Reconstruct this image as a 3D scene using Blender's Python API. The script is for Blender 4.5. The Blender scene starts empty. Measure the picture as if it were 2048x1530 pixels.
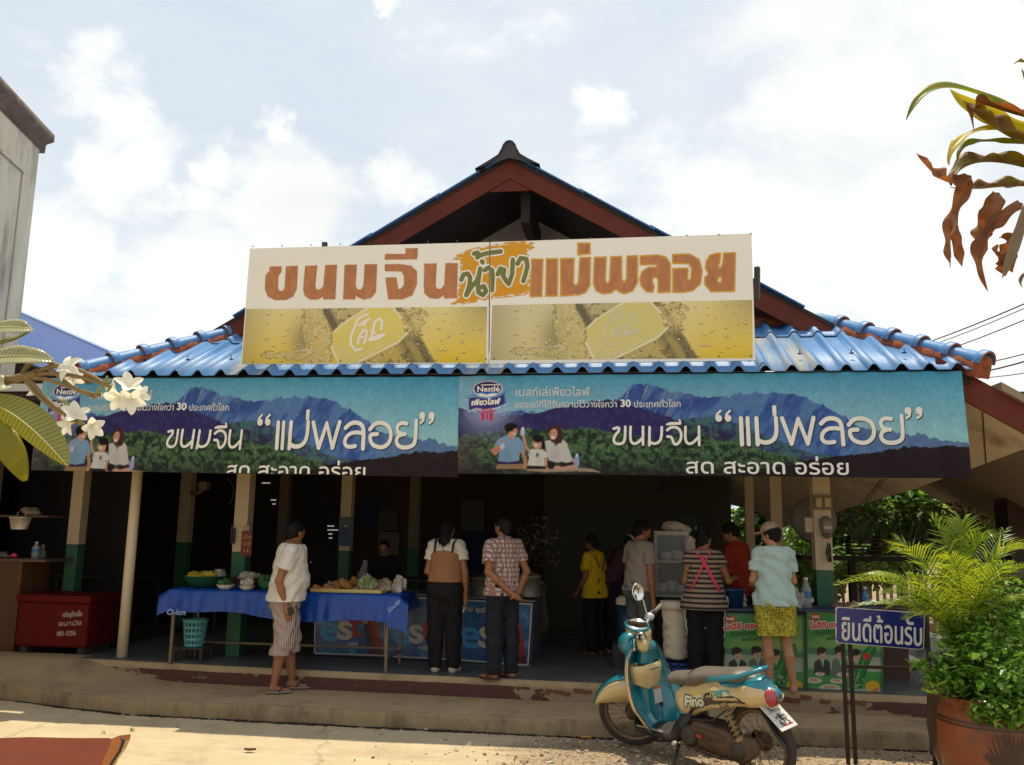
import bpy, math, random
import numpy as np
from mathutils import Vector, Matrix
random.seed(7); RNG = np.random.default_rng(11)
S = bpy.context.scene
COL = S.collection
# camera, sky, sun, exposure
CAM_H = 1.75; FPX = 1750.0; PW, PH = 2048.0, 1530.0
_y, _p, _r = math.radians(7.4), math.radians(9.57), math.radians(0.9)
FWD = np.array([-math.sin(_y)*math.cos(_p), math.cos(_y)*math.cos(_p), math.sin(_p)])
_R0 = np.array([math.cos(_y), math.sin(_y), 0.0]); _U0 = np.cross(_R0, FWD)
RGT = _R0*math.cos(_r) + _U0*math.sin(_r); UPV = -_R0*math.sin(_r) + _U0*math.cos(_r)
EYE = np.array([0.0, 0.0, CAM_H])
cd = bpy.data.cameras.new('camera'); cam = bpy.data.objects.new('camera', cd); COL.objects.link(cam)
cam.matrix_world = Matrix(((RGT[0], UPV[0], -FWD[0], 0), (RGT[1], UPV[1], -FWD[1], 0), (RGT[2], UPV[2], -FWD[2], CAM_H), (0, 0, 0, 1)))
cd.sensor_fit = 'HORIZONTAL'; cd.sensor_width = 36.0; cd.lens = 36.0*FPX/PW
cd.clip_start = 0.05; cd.clip_end = 3000.0
S.camera = cam
SUN_EL, SUN_AZ = math.radians(78.3), math.radians(-3.0)      # azimuth from +Y towards +X: the sun stands behind the building
S.view_settings.view_transform = 'Standard'; S.view_settings.look = 'None'
S.view_settings.gamma = 1.0; S.view_settings.use_curve_mapping = False
S.view_settings.exposure = 0.10
sd = bpy.data.lights.new('sun', 'SUN'); sd.energy = 4.6; sd.angle = math.radians(0.5); sd.color = (1.0, 0.90, 0.70)
sun = bpy.data.objects.new('sun', sd); COL.objects.link(sun)
_sv = Vector((math.sin(SUN_AZ)*math.cos(SUN_EL), math.cos(SUN_AZ)*math.cos(SUN_EL), math.sin(SUN_EL)))
sun.rotation_euler = _sv.to_track_quat('Z', 'Y').to_euler()
sun.location = (0, 20, 40)
def ray(x, y):
 x = np.asarray(x, float); y = np.asarray(y, float)
 return FWD*FPX + RGT*(x[..., None]-PW/2) + UPV*(PH/2-y[..., None])
def at(x, y, Y=None, z=None):
 d = ray(x, y)
 t = (Y/d[..., 1]) if Y is not None else (z-CAM_H)/d[..., 2]
 return EYE + d*t[..., None]
def onplane(x, y, P0, N):
 d = ray(x, y); P0 = np.asarray(P0, float); N = np.asarray(N, float)
 t = ((P0-EYE)@N)/(d@N)
 return EYE + d*t[..., None]
w = bpy.data.worlds.new('World'); S.world = w; w.use_nodes = True
def build_world():
 nt = w.node_tree; N = nt.nodes; L = nt.links; N.clear()
 out = N.new('ShaderNodeOutputWorld'); bg = N.new('ShaderNodeBackground'); L.new(bg.outputs[0], out.inputs[0])
 bg.inputs[1].default_value = 0.1
 sky = N.new('ShaderNodeTexSky'); sky.sky_type = 'NISHITA'; sky.sun_disc = False
 sky.sun_elevation = SUN_EL; sky.sun_rotation = SUN_AZ; sky.air_density = 1.0; sky.dust_density = 2.0
 tc = N.new('ShaderNodeTexCoord'); G = tc.outputs['Generated']
 def math_(op, a, b=None, c=None, clamp=False):
  n = N.new('ShaderNodeMath'); n.operation = op; n.use_clamp = clamp
  for i, v in enumerate((a, b, c)):
   if v is None: continue
   if isinstance(v, (int, float)): n.inputs[i].default_value = v
   else: L.new(v, n.inputs[i])
  return n.outputs[0]
 def noise(scale, detail, rough, dist=0.0, off=(0, 0, 0), sq=1.6):
  m = N.new('ShaderNodeMapping'); L.new(G, m.inputs[0]); m.inputs['Location'].default_value = off; m.inputs['Scale'].default_value = (1, 1, sq)
  n = N.new('ShaderNodeTexNoise'); L.new(m.outputs[0], n.inputs['Vector'])
  n.inputs['Scale'].default_value = scale; n.inputs['Detail'].default_value = detail; n.inputs['Roughness'].default_value = rough; n.inputs['Distortion'].default_value = dist
  return n.outputs['Fac']
 fine = noise(9.0, 9, 0.62, 0.25); big = noise(2.1, 4, 0.5, 0.3, (3.1, 1.2, 0.4)); wisp = noise(4.0, 7, 0.68, 1.2, (7, 2, 5), 3.0)
 blobs = [(205, 210, 70), (235, 330, 95), (160, 280, 55), (310, 370, 60), (430, 320, 60), (400, 370, 60), (540, 400, 110), (620, 440, 130), (800, 350, 60), (560, 262, 38), (760, 22, 26),
             (420, 620, 220), (150, 520, 120), (620, 560, 170), (1210, 210, 60), (1760, 150, 260), (1950, 60, 260), (1420, 440, 120), (1560, 520, 200), (1800, 520, 220), (1960, 640, 240), (1780, 400, 90), (1400, 600, 260), (1640, 30, 140)]
 dn = N.new('ShaderNodeTexNoise'); dn.inputs['Scale'].default_value = 7.0; dn.inputs['Detail'].default_value = 7; dn.inputs['Roughness'].default_value = .62; L.new(G, dn.inputs['Vector'])
 dsub = N.new('ShaderNodeVectorMath'); dsub.operation = 'MULTIPLY_ADD'; L.new(dn.outputs['Color'], dsub.inputs[0]); dsub.inputs[1].default_value = (.16, .16, .16); dsub.inputs[2].default_value = (-.08, -.08, -.08)
 dadd = N.new('ShaderNodeVectorMath'); dadd.operation = 'ADD'; L.new(G, dadd.inputs[0]); L.new(dsub.outputs[0], dadd.inputs[1]); GD = dadd.outputs[0]
 acc = None
 for (px, py, r) in blobs:
  d = ray(px, py); d = d/np.linalg.norm(d)
  vm = N.new('ShaderNodeVectorMath'); vm.operation = 'DISTANCE'; L.new(GD, vm.inputs[0]); vm.inputs[1].default_value = tuple(d)
  m = math_('MULTIPLY_ADD', vm.outputs['Value'], -1750.0/r/1.5, 1.0, clamp=True)
  acc = m if acc is None else math_('MAXIMUM', acc, m)
 f2 = math_('MULTIPLY_ADD', fine, 2.6, -1.3)
 dens = math_('ADD', math_('MULTIPLY', acc, 1.0), math_('MULTIPLY', f2, 0.62))
 cum = N.new('ShaderNodeMapRange'); cum.interpolation_type = 'SMOOTHSTEP'; L.new(dens, cum.inputs[0]); cum.inputs[1].default_value = 0.12; cum.inputs[2].default_value = 0.75
 veil = math_('MULTIPLY_ADD', wisp, 1.2, -0.28, clamp=True)
 veil = math_('ADD', veil, math_('MULTIPLY_ADD', big, 1.4, -0.62, clamp=True), clamp=True)
 sep = N.new('ShaderNodeSeparateXYZ'); L.new(G, sep.inputs[0])
 xw = math_('MULTIPLY_ADD', sep.outputs['X'], 0.9, 0.25, clamp=True)       # thicker cloud to the right
 low = math_('MULTIPLY_ADD', sep.outputs['Z'], -1.7, 0.78, clamp=True)     # and towards the horizon
 veil = math_('ADD', veil, math_('ADD', xw, low), clamp=True)
 veil = math_('MULTIPLY_ADD', veil, 0.66, 0.04, clamp=True)
 def mixc(f, a, b):
  n = N.new('ShaderNodeMix'); n.data_type = 'RGBA'
  if isinstance(f, float): n.inputs[0].default_value = f
  else: L.new(f, n.inputs[0])
  for i, v in ((6, a), (7, b)):
   if isinstance(v, tuple): n.inputs[i].default_value = v
   else: L.new(v, n.inputs[i])
  return n.outputs[2]
 base = mixc(0.80, sky.outputs[0], (6.6, 7.6, 8.7, 1))
 c1 = mixc(veil, base, (8.6, 8.95, 9.0, 1))
 shade = mixc(math_('MULTIPLY_ADD', big, 2.2, -0.7, clamp=True), (8.5, 8.7, 8.6, 1), (11.6, 11.9, 11.3, 1))
 c2 = mixc(cum.outputs[0], c1, shade)
 L.new(c2, bg.inputs[0])
build_world()
# materials
def sr(r, g, b):
 f = lambda c: (c/255.0/12.92) if c/255.0 <= 0.04045 else ((c/255.0+0.055)/1.055)**2.4
 return (f(r), f(g), f(b))
MATS = {}
def mat(name, c=(.5, .5, .5), rough=.7, metal=0.0, var=.12, scale=8.0, bump=0.0, bscale=40.0, spec=.5, c2=None, f2=(.45, .65), s2=3.0, coat=0.0, trans=0.0, alpha=1.0, sheen=0.0, sss=0.0, detail=6, stretch=(1, 1, 1), ior=1.45):
 if name in MATS: return MATS[name]
 m = bpy.data.materials.new(name); m.use_nodes = True; MATS[name] = m
 nt = m.node_tree; N = nt.nodes; L = nt.links; b = N['Principled BSDF']
 b.inputs['Roughness'].default_value = rough; b.inputs['Metallic'].default_value = metal
 b.inputs['Specular IOR Level'].default_value = spec; b.inputs['Coat Weight'].default_value = coat; b.inputs['Coat Roughness'].default_value = .08
 b.inputs['Transmission Weight'].default_value = trans; b.inputs['Alpha'].default_value = alpha; b.inputs['IOR'].default_value = ior
 tc = N.new('ShaderNodeTexCoord'); mp = N.new('ShaderNodeMapping'); L.new(tc.outputs['Object'], mp.inputs[0]); mp.inputs['Scale'].default_value = stretch
 def nz(sc, det=detail, r=.6):
  n = N.new('ShaderNodeTexNoise'); L.new(mp.outputs[0], n.inputs['Vector']); n.inputs['Scale'].default_value = sc; n.inputs['Detail'].default_value = det; n.inputs['Roughness'].default_value = r
  return n.outputs['Fac']
 def mix(f, a, bb):
  n = N.new('ShaderNodeMix'); n.data_type = 'RGBA'; L.new(f, n.inputs[0])
  for i, v in ((6, a), (7, bb)):
   if isinstance(v, tuple): n.inputs[i].default_value = v[:3]+(1,)
   else: L.new(v, n.inputs[i])
  return n.outputs[2]
 lo = tuple(max(0, x*(1-var)) for x in c); hi = tuple(min(1, x*(1+var)) for x in c)
 col = None
 if var > 0: col = mix(nz(scale), lo, hi)
 if c2 is not None:
  mr = N.new('ShaderNodeMapRange'); L.new(nz(s2, 9, .68), mr.inputs[0]); mr.inputs[1].default_value = f2[0]; mr.inputs[2].default_value = f2[1]
  col = mix(mr.outputs[0], col if col is not None else c, c2)
 if col is None: b.inputs['Base Color'].default_value = tuple(c)+(1,)
 else: L.new(col, b.inputs['Base Color'])
 if bump > 0:
  bn = N.new('ShaderNodeBump'); bn.inputs['Strength'].default_value = bump; bn.inputs['Distance'].default_value = .01
  L.new(nz(bscale, 5), bn.inputs['Height']); L.new(bn.outputs[0], b.inputs['Normal'])
 if sss > 0: b.inputs['Subsurface Weight'].default_value = sss; b.inputs['Subsurface Radius'].default_value = (.02, .008, .004); b.inputs['Subsurface Scale'].default_value = .5
 return m
def vmat(name, rough=.6, spec=.3, bump=0.0, bscale=30.0, coat=0.0):
 """print: the colours come from the mesh's colour attribute"""
 if name in MATS: return MATS[name]
 m = mat(name, (.5, .5, .5), rough, var=0, bump=bump, bscale=bscale, spec=spec, coat=coat)
 n = m.node_tree.nodes.new('ShaderNodeAttribute'); n.attribute_name = 'Col'
 m.node_tree.links.new(n.outputs['Color'], m.node_tree.nodes['Principled BSDF'].inputs['Base Color'])
 return m
def leafmat(name, c, back=None, trans=.35, rough=.4, var=.25, scale=5.0, tc=None, c2=None, f2=(.45, .65), s2=3.0):
 """leaves: a principled surface mixed with a translucent one"""
 if name in MATS: return MATS[name]
 m = mat(name, c, rough, var=var, scale=scale, bump=.15, bscale=60, c2=c2, f2=f2, s2=s2)
 N = m.node_tree.nodes; L = m.node_tree.links; b = N['Principled BSDF']; o = N['Material Output']
 t = N.new('ShaderNodeBsdfTranslucent'); mx = N.new('ShaderNodeMixShader'); mx.inputs[0].default_value = trans
 t.inputs[0].default_value = (tc or tuple(min(1, x*2.2) for x in c))+(1,)
 L.new(b.outputs[0], mx.inputs[1]); L.new(t.outputs[0], mx.inputs[2]); L.new(mx.outputs[0], o.inputs[0])
 return m
# mesh helpers
def link(name, me, parent=None, loc=None):
 o = bpy.data.objects.new(name, me); COL.objects.link(o)
 if parent is not None: o.parent = parent
 if loc is not None: o.location = loc
 return o
def tag(o, label=None, cat=None, group=None, kind=None):
 if label: o['label'] = label
 if cat: o['category'] = cat
 if group: o['group'] = group
 if kind: o['kind'] = kind
 return o
def thing(name, label, cat, loc=(0, 0, 0), rz=0.0, group=None):
 o = bpy.data.objects.new(name, None); COL.objects.link(o); o.location = loc; o.rotation_euler = (0, 0, rz); o.empty_display_size = .1
 return tag(o, label, cat, group)
def mesh_np(name, V, Fq, mats=None, smooth=False, colors=None, mi=None):
 V = np.ascontiguousarray(V, dtype=np.float32).reshape(-1, 3); Fq = np.ascontiguousarray(Fq, dtype=np.int32)
 me = bpy.data.meshes.new(name); k = Fq.shape[1] if len(Fq) else 4
 me.vertices.add(len(V)); me.vertices.foreach_set('co', V.ravel())
 me.loops.add(Fq.size); me.loops.foreach_set('vertex_index', Fq.ravel())
 me.polygons.add(len(Fq)); me.polygons.foreach_set('loop_start', np.arange(0, Fq.size, k, dtype=np.int32))
 if smooth: me.polygons.foreach_set('use_smooth', np.ones(len(Fq), bool))
 for m in (mats or []): me.materials.append(m)
 if mi is not None: me.polygons.foreach_set('material_index', np.asarray(mi, dtype=np.int32))
 me.update(calc_edges=True)
 if colors is not None:
  a = me.color_attributes.new('Col', 'FLOAT_COLOR', 'POINT')
  c = np.ones((len(V), 4), np.float32); c[:, :3] = colors.reshape(-1, 3); a.data.foreach_set('color', c.ravel())
 return me
class MB:
 """collects shapes; build() links them as ONE mesh object"""
 def __init__(s): s.v = []; s.f = []; s.sm = []; s.m = []; s.mi = 0
 def add(s, V, F, smooth=False):
  n = len(s.v); s.v += [tuple(map(float, p)) for p in V]; s.f += [tuple(int(i)+n for i in f) for f in F]; s.sm += [smooth]*len(F); s.m += [s.mi]*len(F); return s
 def box(s, c, d, rz=0.0, M=None, taper=1.0):
  x, y, z = d[0]/2, d[1]/2, d[2]/2
  P = [(-x, -y, -z), (x, -y, -z), (x, y, -z), (-x, y, -z), (-x*taper, -y*taper, z), (x*taper, -y*taper, z), (x*taper, y*taper, z), (-x*taper, y*taper, z)]
  M = M or Matrix.Rotation(rz, 4, 'Z')
  P = [(M @ Vector(p)) + Vector(c) for p in P]
  return s.add(P, [(0, 3, 2, 1), (4, 5, 6, 7), (0, 1, 5, 4), (1, 2, 6, 5), (2, 3, 7, 6), (3, 0, 4, 7)])
 def b2(s, a, b):
  return s.box([(a[i]+b[i])/2 for i in range(3)], [abs(b[i]-a[i]) for i in range(3)])
 def bar(s, a, b, wd, h, up=(0, 0, 1)):
  a = Vector(a); b = Vector(b); d = b-a; z = d.normalized(); x = z.cross(Vector(up))
  if x.length < 1e-4: x = z.cross(Vector((0, 1, 0)))
  x.normalize(); y = x.cross(z)
  P = [p + x*sx*wd/2 + y*sy*h/2 for p in (a, b) for sx, sy in ((-1, -1), (1, -1), (1, 1), (-1, 1))]
  return s.add(P, [(0, 1, 2, 3), (7, 6, 5, 4), (0, 4, 5, 1), (1, 5, 6, 2), (2, 6, 7, 3), (3, 7, 4, 0)])
 def tube(s, pts, r, n=8, cap=True):
  pts = [Vector(p) for p in pts]; k = len(pts)
  rs = list(r) if hasattr(r, '__len__') else [r]*k
  V = []; prev = None
  for i, p in enumerate(pts):
   t = (pts[min(i+1, k-1)]-pts[max(i-1, 0)]).normalized()
   if prev is None: x = t.orthogonal().normalized()
   else: x = (prev - t*prev.dot(t)); x = x.normalized() if x.length > 1e-6 else t.orthogonal().normalized()
   prev = x; y = t.cross(x)
   for j in range(n):
    a = 2*math.pi*j/n; V.append(p + (x*math.cos(a)+y*math.sin(a))*rs[i])
  F = [(i*n+j, i*n+(j+1) % n, (i+1)*n+(j+1) % n, (i+1)*n+j) for i in range(k-1) for j in range(n)]
  s.add(V, F, True)
  if cap:
   n0 = len(s.v)-len(V); s.f += [tuple(n0+j for j in reversed(range(n))), tuple(n0+(k-1)*n+j for j in range(n))]; s.sm += [False]*2; s.m += [s.mi]*2
  return s
 def lathe(s, prof, c=(0, 0, 0), n=24, M=None, a0=0.0, a1=2*math.pi):
  full = abs(a1-a0-2*math.pi) < 1e-6; k = n if full else n+1
  V = []
  for r, z in prof:
   for j in range(k):
    a = a0+(a1-a0)*j/n; p = Vector((r*math.cos(a), r*math.sin(a), z))
    if M is not None: p = M @ p
    V.append(p+Vector(c))
  F = [(i*k+j, i*k+(j+1) % k, (i+1)*k+(j+1) % k, (i+1)*k+j) for i in range(len(prof)-1) for j in range(n)]
  return s.add(V, F, True)
 def prism(s, poly, y0, y1, ax='y'):
  """polygon given as pairs, extruded along the third axis"""
  n = len(poly)
  def P(a, b, t): return {'y': (a, t, b), 'x': (t, a, b), 'z': (a, b, t)}[ax]
  V = [P(a, b, y0) for a, b in poly]+[P(a, b, y1) for a, b in poly]
  return s.add(V, [tuple(range(n)), tuple(range(2*n-1, n-1, -1))]+[(i, n+i, n+(i+1) % n, (i+1) % n) for i in range(n)])
 def loft(s, secs, n=20, closed=True, cap=True):
  """secs: list of rings (each n points)"""
  V = [p for r in secs for p in r]; n = len(secs[0])
  F = [(i*n+j, i*n+(j+1) % n, (i+1)*n+(j+1) % n, (i+1)*n+j) for i in range(len(secs)-1) for j in range(n if closed else n-1)]
  s.add(V, F, True)
  if cap and closed:
   n0 = len(s.v)-len(V); s.f += [tuple(n0+j for j in reversed(range(n))), tuple(n0+(len(secs)-1)*n+j for j in range(n))]; s.sm += [False]*2; s.m += [s.mi]*2
  return s
 def sphere(s, c, r, n=12, m=8, sc=(1, 1, 1)):
  prof = [(r*math.sin(math.pi*i/m), -r*math.cos(math.pi*i/m)) for i in range(m+1)]
  M = Matrix.Diagonal((sc[0], sc[1], sc[2], 1))
  return s.lathe(prof, c, n, M)
 def build(s, name, m=None, parent=None, label=None, bevel=0.0, kind=None):
  me = bpy.data.meshes.new(name); me.from_pydata(s.v, [], s.f)
  for x in (m if isinstance(m, (list, tuple)) else [m]):
   if x is not None: me.materials.append(x)
  me.polygons.foreach_set('use_smooth', s.sm); me.polygons.foreach_set('material_index', s.m)
  me.validate(); me.update()
  o = link(name, me, parent)
  if bevel > 0:
   md = o.modifiers.new('b', 'BEVEL'); md.width = bevel; md.segments = 2; md.limit_method = 'ANGLE'; md.angle_limit = .7
  if label: o['label'] = label
  if kind: o['kind'] = kind
  return o
def solo(mb, name, m, label, cat, group=None, bevel=0.0, kind=None):
 return tag(mb.build(name, m, None, bevel=bevel), label, cat, group, kind)
# signed distance fields meshed by surface nets (bodies, clothes, soft things)
def nets(F, o, h):
 s = F < 0
 nx, ny, nz = F.shape
 c = np.zeros((nx-1, ny-1, nz-1), np.int8)
 for i in (0, 1):
  for j in (0, 1):
   for k in (0, 1): c += s[i:nx-1+i, j:ny-1+j, k:nz-1+k]
 I = np.argwhere((c > 0) & (c < 8))
 if len(I) == 0: return np.zeros((0, 3)), np.zeros((0, 4), int)
 idx = -np.ones(c.shape, np.int64); idx[I[:, 0], I[:, 1], I[:, 2]] = np.arange(len(I))
 P = np.zeros((len(I), 3)); cnt = np.zeros(len(I))
 cor = [(i, j, k) for i in (0, 1) for j in (0, 1) for k in (0, 1)]
 for a in cor:
  for ax in range(3):
   if a[ax]: continue
   b = list(a); b[ax] = 1
   fa = F[I[:, 0]+a[0], I[:, 1]+a[1], I[:, 2]+a[2]]; fb = F[I[:, 0]+b[0], I[:, 1]+b[1], I[:, 2]+b[2]]
   m = (fa < 0) != (fb < 0); t = np.where(m, fa/np.where(m, fa-fb, 1), 0)
   q = np.tile(np.array(a, float), (len(I), 1)); q[:, ax] = t
   P[m] += q[m]; cnt[m] += 1
 P = (I+P/cnt[:, None])*h+np.asarray(o)
 Q = []
 for ax in range(3):
  u, v = [(1, 2), (2, 0), (0, 1)][ax]
  sl = [slice(None)]*3; sl2 = [slice(None)]*3; sl[ax] = slice(0, -1); sl2[ax] = slice(1, None)
  A = s[tuple(sl)]; B = s[tuple(sl2)]
  E = np.argwhere(A != B)
  ok = (E[:, u] > 0) & (E[:, v] > 0) & (E[:, u] < F.shape[u]-1) & (E[:, v] < F.shape[v]-1); E = E[ok]
  if len(E) == 0: continue
  def cell(du, dv):
   e = E.copy(); e[:, u] -= du; e[:, v] -= dv; return idx[e[:, 0], e[:, 1], e[:, 2]]
  q = np.stack([cell(0, 0), cell(1, 0), cell(1, 1), cell(0, 1)], 1)
  flip = ~A[E[:, 0], E[:, 1], E[:, 2]]; q[flip] = q[flip][:, ::-1]
  Q.append(q)
 return P, np.concatenate(Q)
class Field:
 def __init__(s, lo, hi, h=.008):
  s.lo = np.array(lo, float); s.h = h; n = np.ceil((np.array(hi)-s.lo)/h).astype(int)+1
  s.F = np.full(n, .12, np.float32); s.n = n
  s.ax = [s.lo[i]+np.arange(n[i])*h for i in range(3)]
 def _blk(s, lo, hi):
  a = np.clip(np.floor((lo-s.lo)/s.h).astype(int), 0, s.n); b = np.clip(np.ceil((hi-s.lo)/s.h).astype(int)+1, 0, s.n)
  if (b <= a).any(): return None
  sl = tuple(slice(a[i], b[i]) for i in range(3))
  G = np.meshgrid(*[s.ax[i][sl[i]] for i in range(3)], indexing='ij')
  return sl, np.stack(G, -1).astype(np.float32)
 def _mix(s, sl, d, k):
  f = s.F[sl]
  if k <= 0: s.F[sl] = np.minimum(f, d); return
  hh = np.clip(.5+.5*(f-d)/k, 0, 1); s.F[sl] = f*(1-hh)+d*hh-k*hh*(1-hh)
 def cone(s, a, b, ra, rb, k=.02, sc=None):
  a = np.array(a, float); b = np.array(b, float); r = max(ra, rb)*(1 if sc is None else max(1, max(sc)))+.05
  q = s._blk(np.minimum(a, b)-r, np.maximum(a, b)+r)
  if q is None: return s
  sl, P = q; d = (b-a).astype(np.float32); t = np.clip(((P-a.astype(np.float32))@d)/max(1e-9, float(d@d)), 0, 1)
  off = P-a.astype(np.float32)-t[..., None]*d
  if sc is not None: off = off/np.array(sc, np.float32)
  D = np.sqrt((off**2).sum(-1))-(ra+(rb-ra)*t)
  if sc is not None: D = D*min(sc)
  s._mix(sl, D, k); return s
 def ell(s, c, r, k=.02, M=None):
  c = np.array(c, float); r = np.array(r, float); R = r.max()+.05
  q = s._blk(c-R, c+R)
  if q is None: return s
  sl, P = q; O = P-c.astype(np.float32)
  if M is not None: O = O@np.array(M, np.float32)      # columns of M are the ellipsoid's axes
  q0 = np.sqrt(((O/r)**2).sum(-1)); q1 = np.sqrt(((O/r**2)**2).sum(-1))+1e-6
  s._mix(sl, (q0*(q0-1)/q1).astype(np.float32), k); return s
 def cut(s, p, n, k=0.0):
  """removes the side n points to"""
  G = np.meshgrid(*s.ax, indexing='ij'); n = np.array(n, float); n /= np.linalg.norm(n)
  d = sum((G[i]-p[i])*n[i] for i in range(3)); s.F = np.maximum(s.F, d.astype(np.float32)); return s
 def fun(s, f):
  G = np.meshgrid(*s.ax, indexing='ij'); s.F = f(s.F, G[0], G[1], G[2]).astype(np.float32); return s
 def wrinkle(s, amp=.004, f=(30, 30, 18), ph=0.0):
  def g(F, X, Y, Z):
   a = np.sin(X*f[0]+Z*f[2]*.9+ph+1.7*np.sin(Y*21+ph))*np.sin(Z*f[2]*1.3-X*9+2.1*np.sin(X*f[0]*.6+ph*2))+.6*np.sin(Z*46+X*25+3*np.sin(Y*17+Z*8+ph))
   return F+amp*1.5*a
  return s.fun(g)
 def build(s, name, m, parent=None, label=None, colors=None, smooth=1):
  P, Q = nets(s.F, s.lo, s.h)
  if len(Q) and smooth:
   for _ in range(smooth):
    A = np.zeros_like(P); C = np.zeros(len(P))
    for i in range(4):
     np.add.at(A, Q[:, i], P[Q[:, (i+1) % 4]]); np.add.at(C, Q[:, i], 1); np.add.at(A, Q[:, i], P[Q[:, (i-1) % 4]]); np.add.at(C, Q[:, i], 1)
    P = P*.5+.5*A/np.maximum(C, 1)[:, None]
  me = mesh_np(name, P, Q, [m] if not isinstance(m, list) else m, True, colors(P) if colors else None)
  o = link(name, me, parent)
  if label: o['label'] = label
  return o
# flat print: canvases painted in numpy, laid on a grid as a colour attribute; lettering as thin meshes
def vnoise(x, y, seed=0):
 xi = np.floor(x).astype(np.int64); yi = np.floor(y).astype(np.int64); fx = x-xi; fy = y-yi
 fx = fx*fx*(3-2*fx); fy = fy*fy*(3-2*fy)
 def hsh(i, j):
  n = (i*374761393+j*668265263+seed*1442695041) & 0xffffffff; n = ((n ^ (n >> 13))*1274126177) & 0xffffffff; n = n ^ (n >> 16); return (n & 0xffff)/65535.0
 return (hsh(xi, yi)*(1-fx)+hsh(xi+1, yi)*fx)*(1-fy)+(hsh(xi, yi+1)*(1-fx)+hsh(xi+1, yi+1)*fx)*fy
def fbm(x, y, o=4, seed=0):
 a = 0; w_ = .5; t = 0
 for i in range(o): a = a+w_*vnoise(x*2**i, y*2**i, seed+i*17); t += w_; w_ *= .55
 return a/t
class Canvas:
 """a picture in the photograph's pixel frame; x0..x1, y0..y1 with a step"""
 def __init__(s, x0, y0, x1, y1, step, zo=(0, 0), zs=1.0):
  s.x0, s.y0, s.step = x0, y0, step; s.nx = int(round((x1-x0)/step))+1; s.ny = int(round((y1-y0)/step))+1
  s.X, s.Y = np.meshgrid(x0+np.arange(s.nx)*step, y0+np.arange(s.ny)*step)
  s.C = np.zeros((s.ny, s.nx, 3)); s.zo, s.zs = zo, zs
 def z(s, P): return [(p[0]/s.zs+s.zo[0], p[1]/s.zs+s.zo[1]) for p in P]
 def polymask(s, P, ss=3):
  P = s.z(P); n = len(P); M = np.zeros((s.ny, s.nx))
  for a in range(ss):
   for b in range(ss):
    X = s.X+((a+.5)/ss-.5)*s.step; Y = s.Y+((b+.5)/ss-.5)*s.step; ins = np.zeros(M.shape, bool)
    for i in range(n):
     xa, ya = P[i]; xb, yb = P[(i+1) % n]
     if ya == yb: continue
     ins ^= ((ya > Y) != (yb > Y)) & (X < (xb-xa)*(Y-ya)/(yb-ya)+xa)
    M += ins
  return M/ss/ss
 def put(s, M, c, a=1.0):
  M = np.clip(M*a, 0, 1)[..., None]; s.C = s.C*(1-M)+np.asarray(c)*M
 def poly(s, P, c, a=1.0, ss=2): s.put(s.polymask(P, ss), c, a)
 def ell(s, x, y, rx, ry, c, a=1.0, rot=0.0, soft=None):
  (x, y), = s.z([(x, y)]); rx /= s.zs; ry /= s.zs
  dx = s.X-x; dy = s.Y-y; ca, sa = math.cos(rot), math.sin(rot); u = (dx*ca+dy*sa)/rx; v = (-dx*sa+dy*ca)/ry
  d = (np.sqrt(u*u+v*v)-1)*min(rx, ry); w_ = soft/s.zs if soft else s.step*.6
  s.put(np.clip(.5-d/w_/2, 0, 1), c, a)
 def line(s, P, wd, c, a=1.0):
  P = s.z(P); D = np.full(s.X.shape, 1e9); wd = wd/s.zs
  for (xa, ya), (xb, yb) in zip(P[:-1], P[1:]):
   dx, dy = xb-xa, yb-ya; t = np.clip(((s.X-xa)*dx+(s.Y-ya)*dy)/max(1e-9, dx*dx+dy*dy), 0, 1)
   D = np.minimum(D, np.hypot(s.X-xa-t*dx, s.Y-ya-t*dy))
  s.put(np.clip(.5-(D-wd/2)/s.step/1.2, 0, 1), c, a)
 def build(s, name, plane, m, parent=None, label=None, bulge=None, thick=.012):
  """plane: function(px, py) -> 3D points; bulge adds to Y"""
  P = plane(s.X, s.Y)
  if bulge is not None: P = P+bulge(P)
  V = P.reshape(-1, 3); i = np.arange(s.nx*s.ny).reshape(s.ny, s.nx)
  Q = np.stack([i[1:, :-1], i[1:, 1:], i[:-1, 1:], i[:-1, :-1]], -1).reshape(-1, 4)
  c = np.clip(s.C, 0, 1).reshape(-1, 3)
  rim = np.concatenate([i[0, :], i[1:, -1], i[-1, -2::-1], i[-2:0:-1, 0]])   # a rim and a back give the sheet its thickness
  n0 = len(V); back = V[rim]+np.array([0, thick, 0]); V = np.concatenate([V, back]); c = np.concatenate([c, c[rim]*.6]); k = len(rim)
  a = np.arange(k); b = (a+1) % k
  Q = np.concatenate([Q, np.stack([rim[a], rim[b], n0+b, n0+a], -1)])
  o = link(name, mesh_np(name, V, Q, [m], True, c), parent)
  if label: o['label'] = label
  return o
TEXTCACHE = {}
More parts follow.
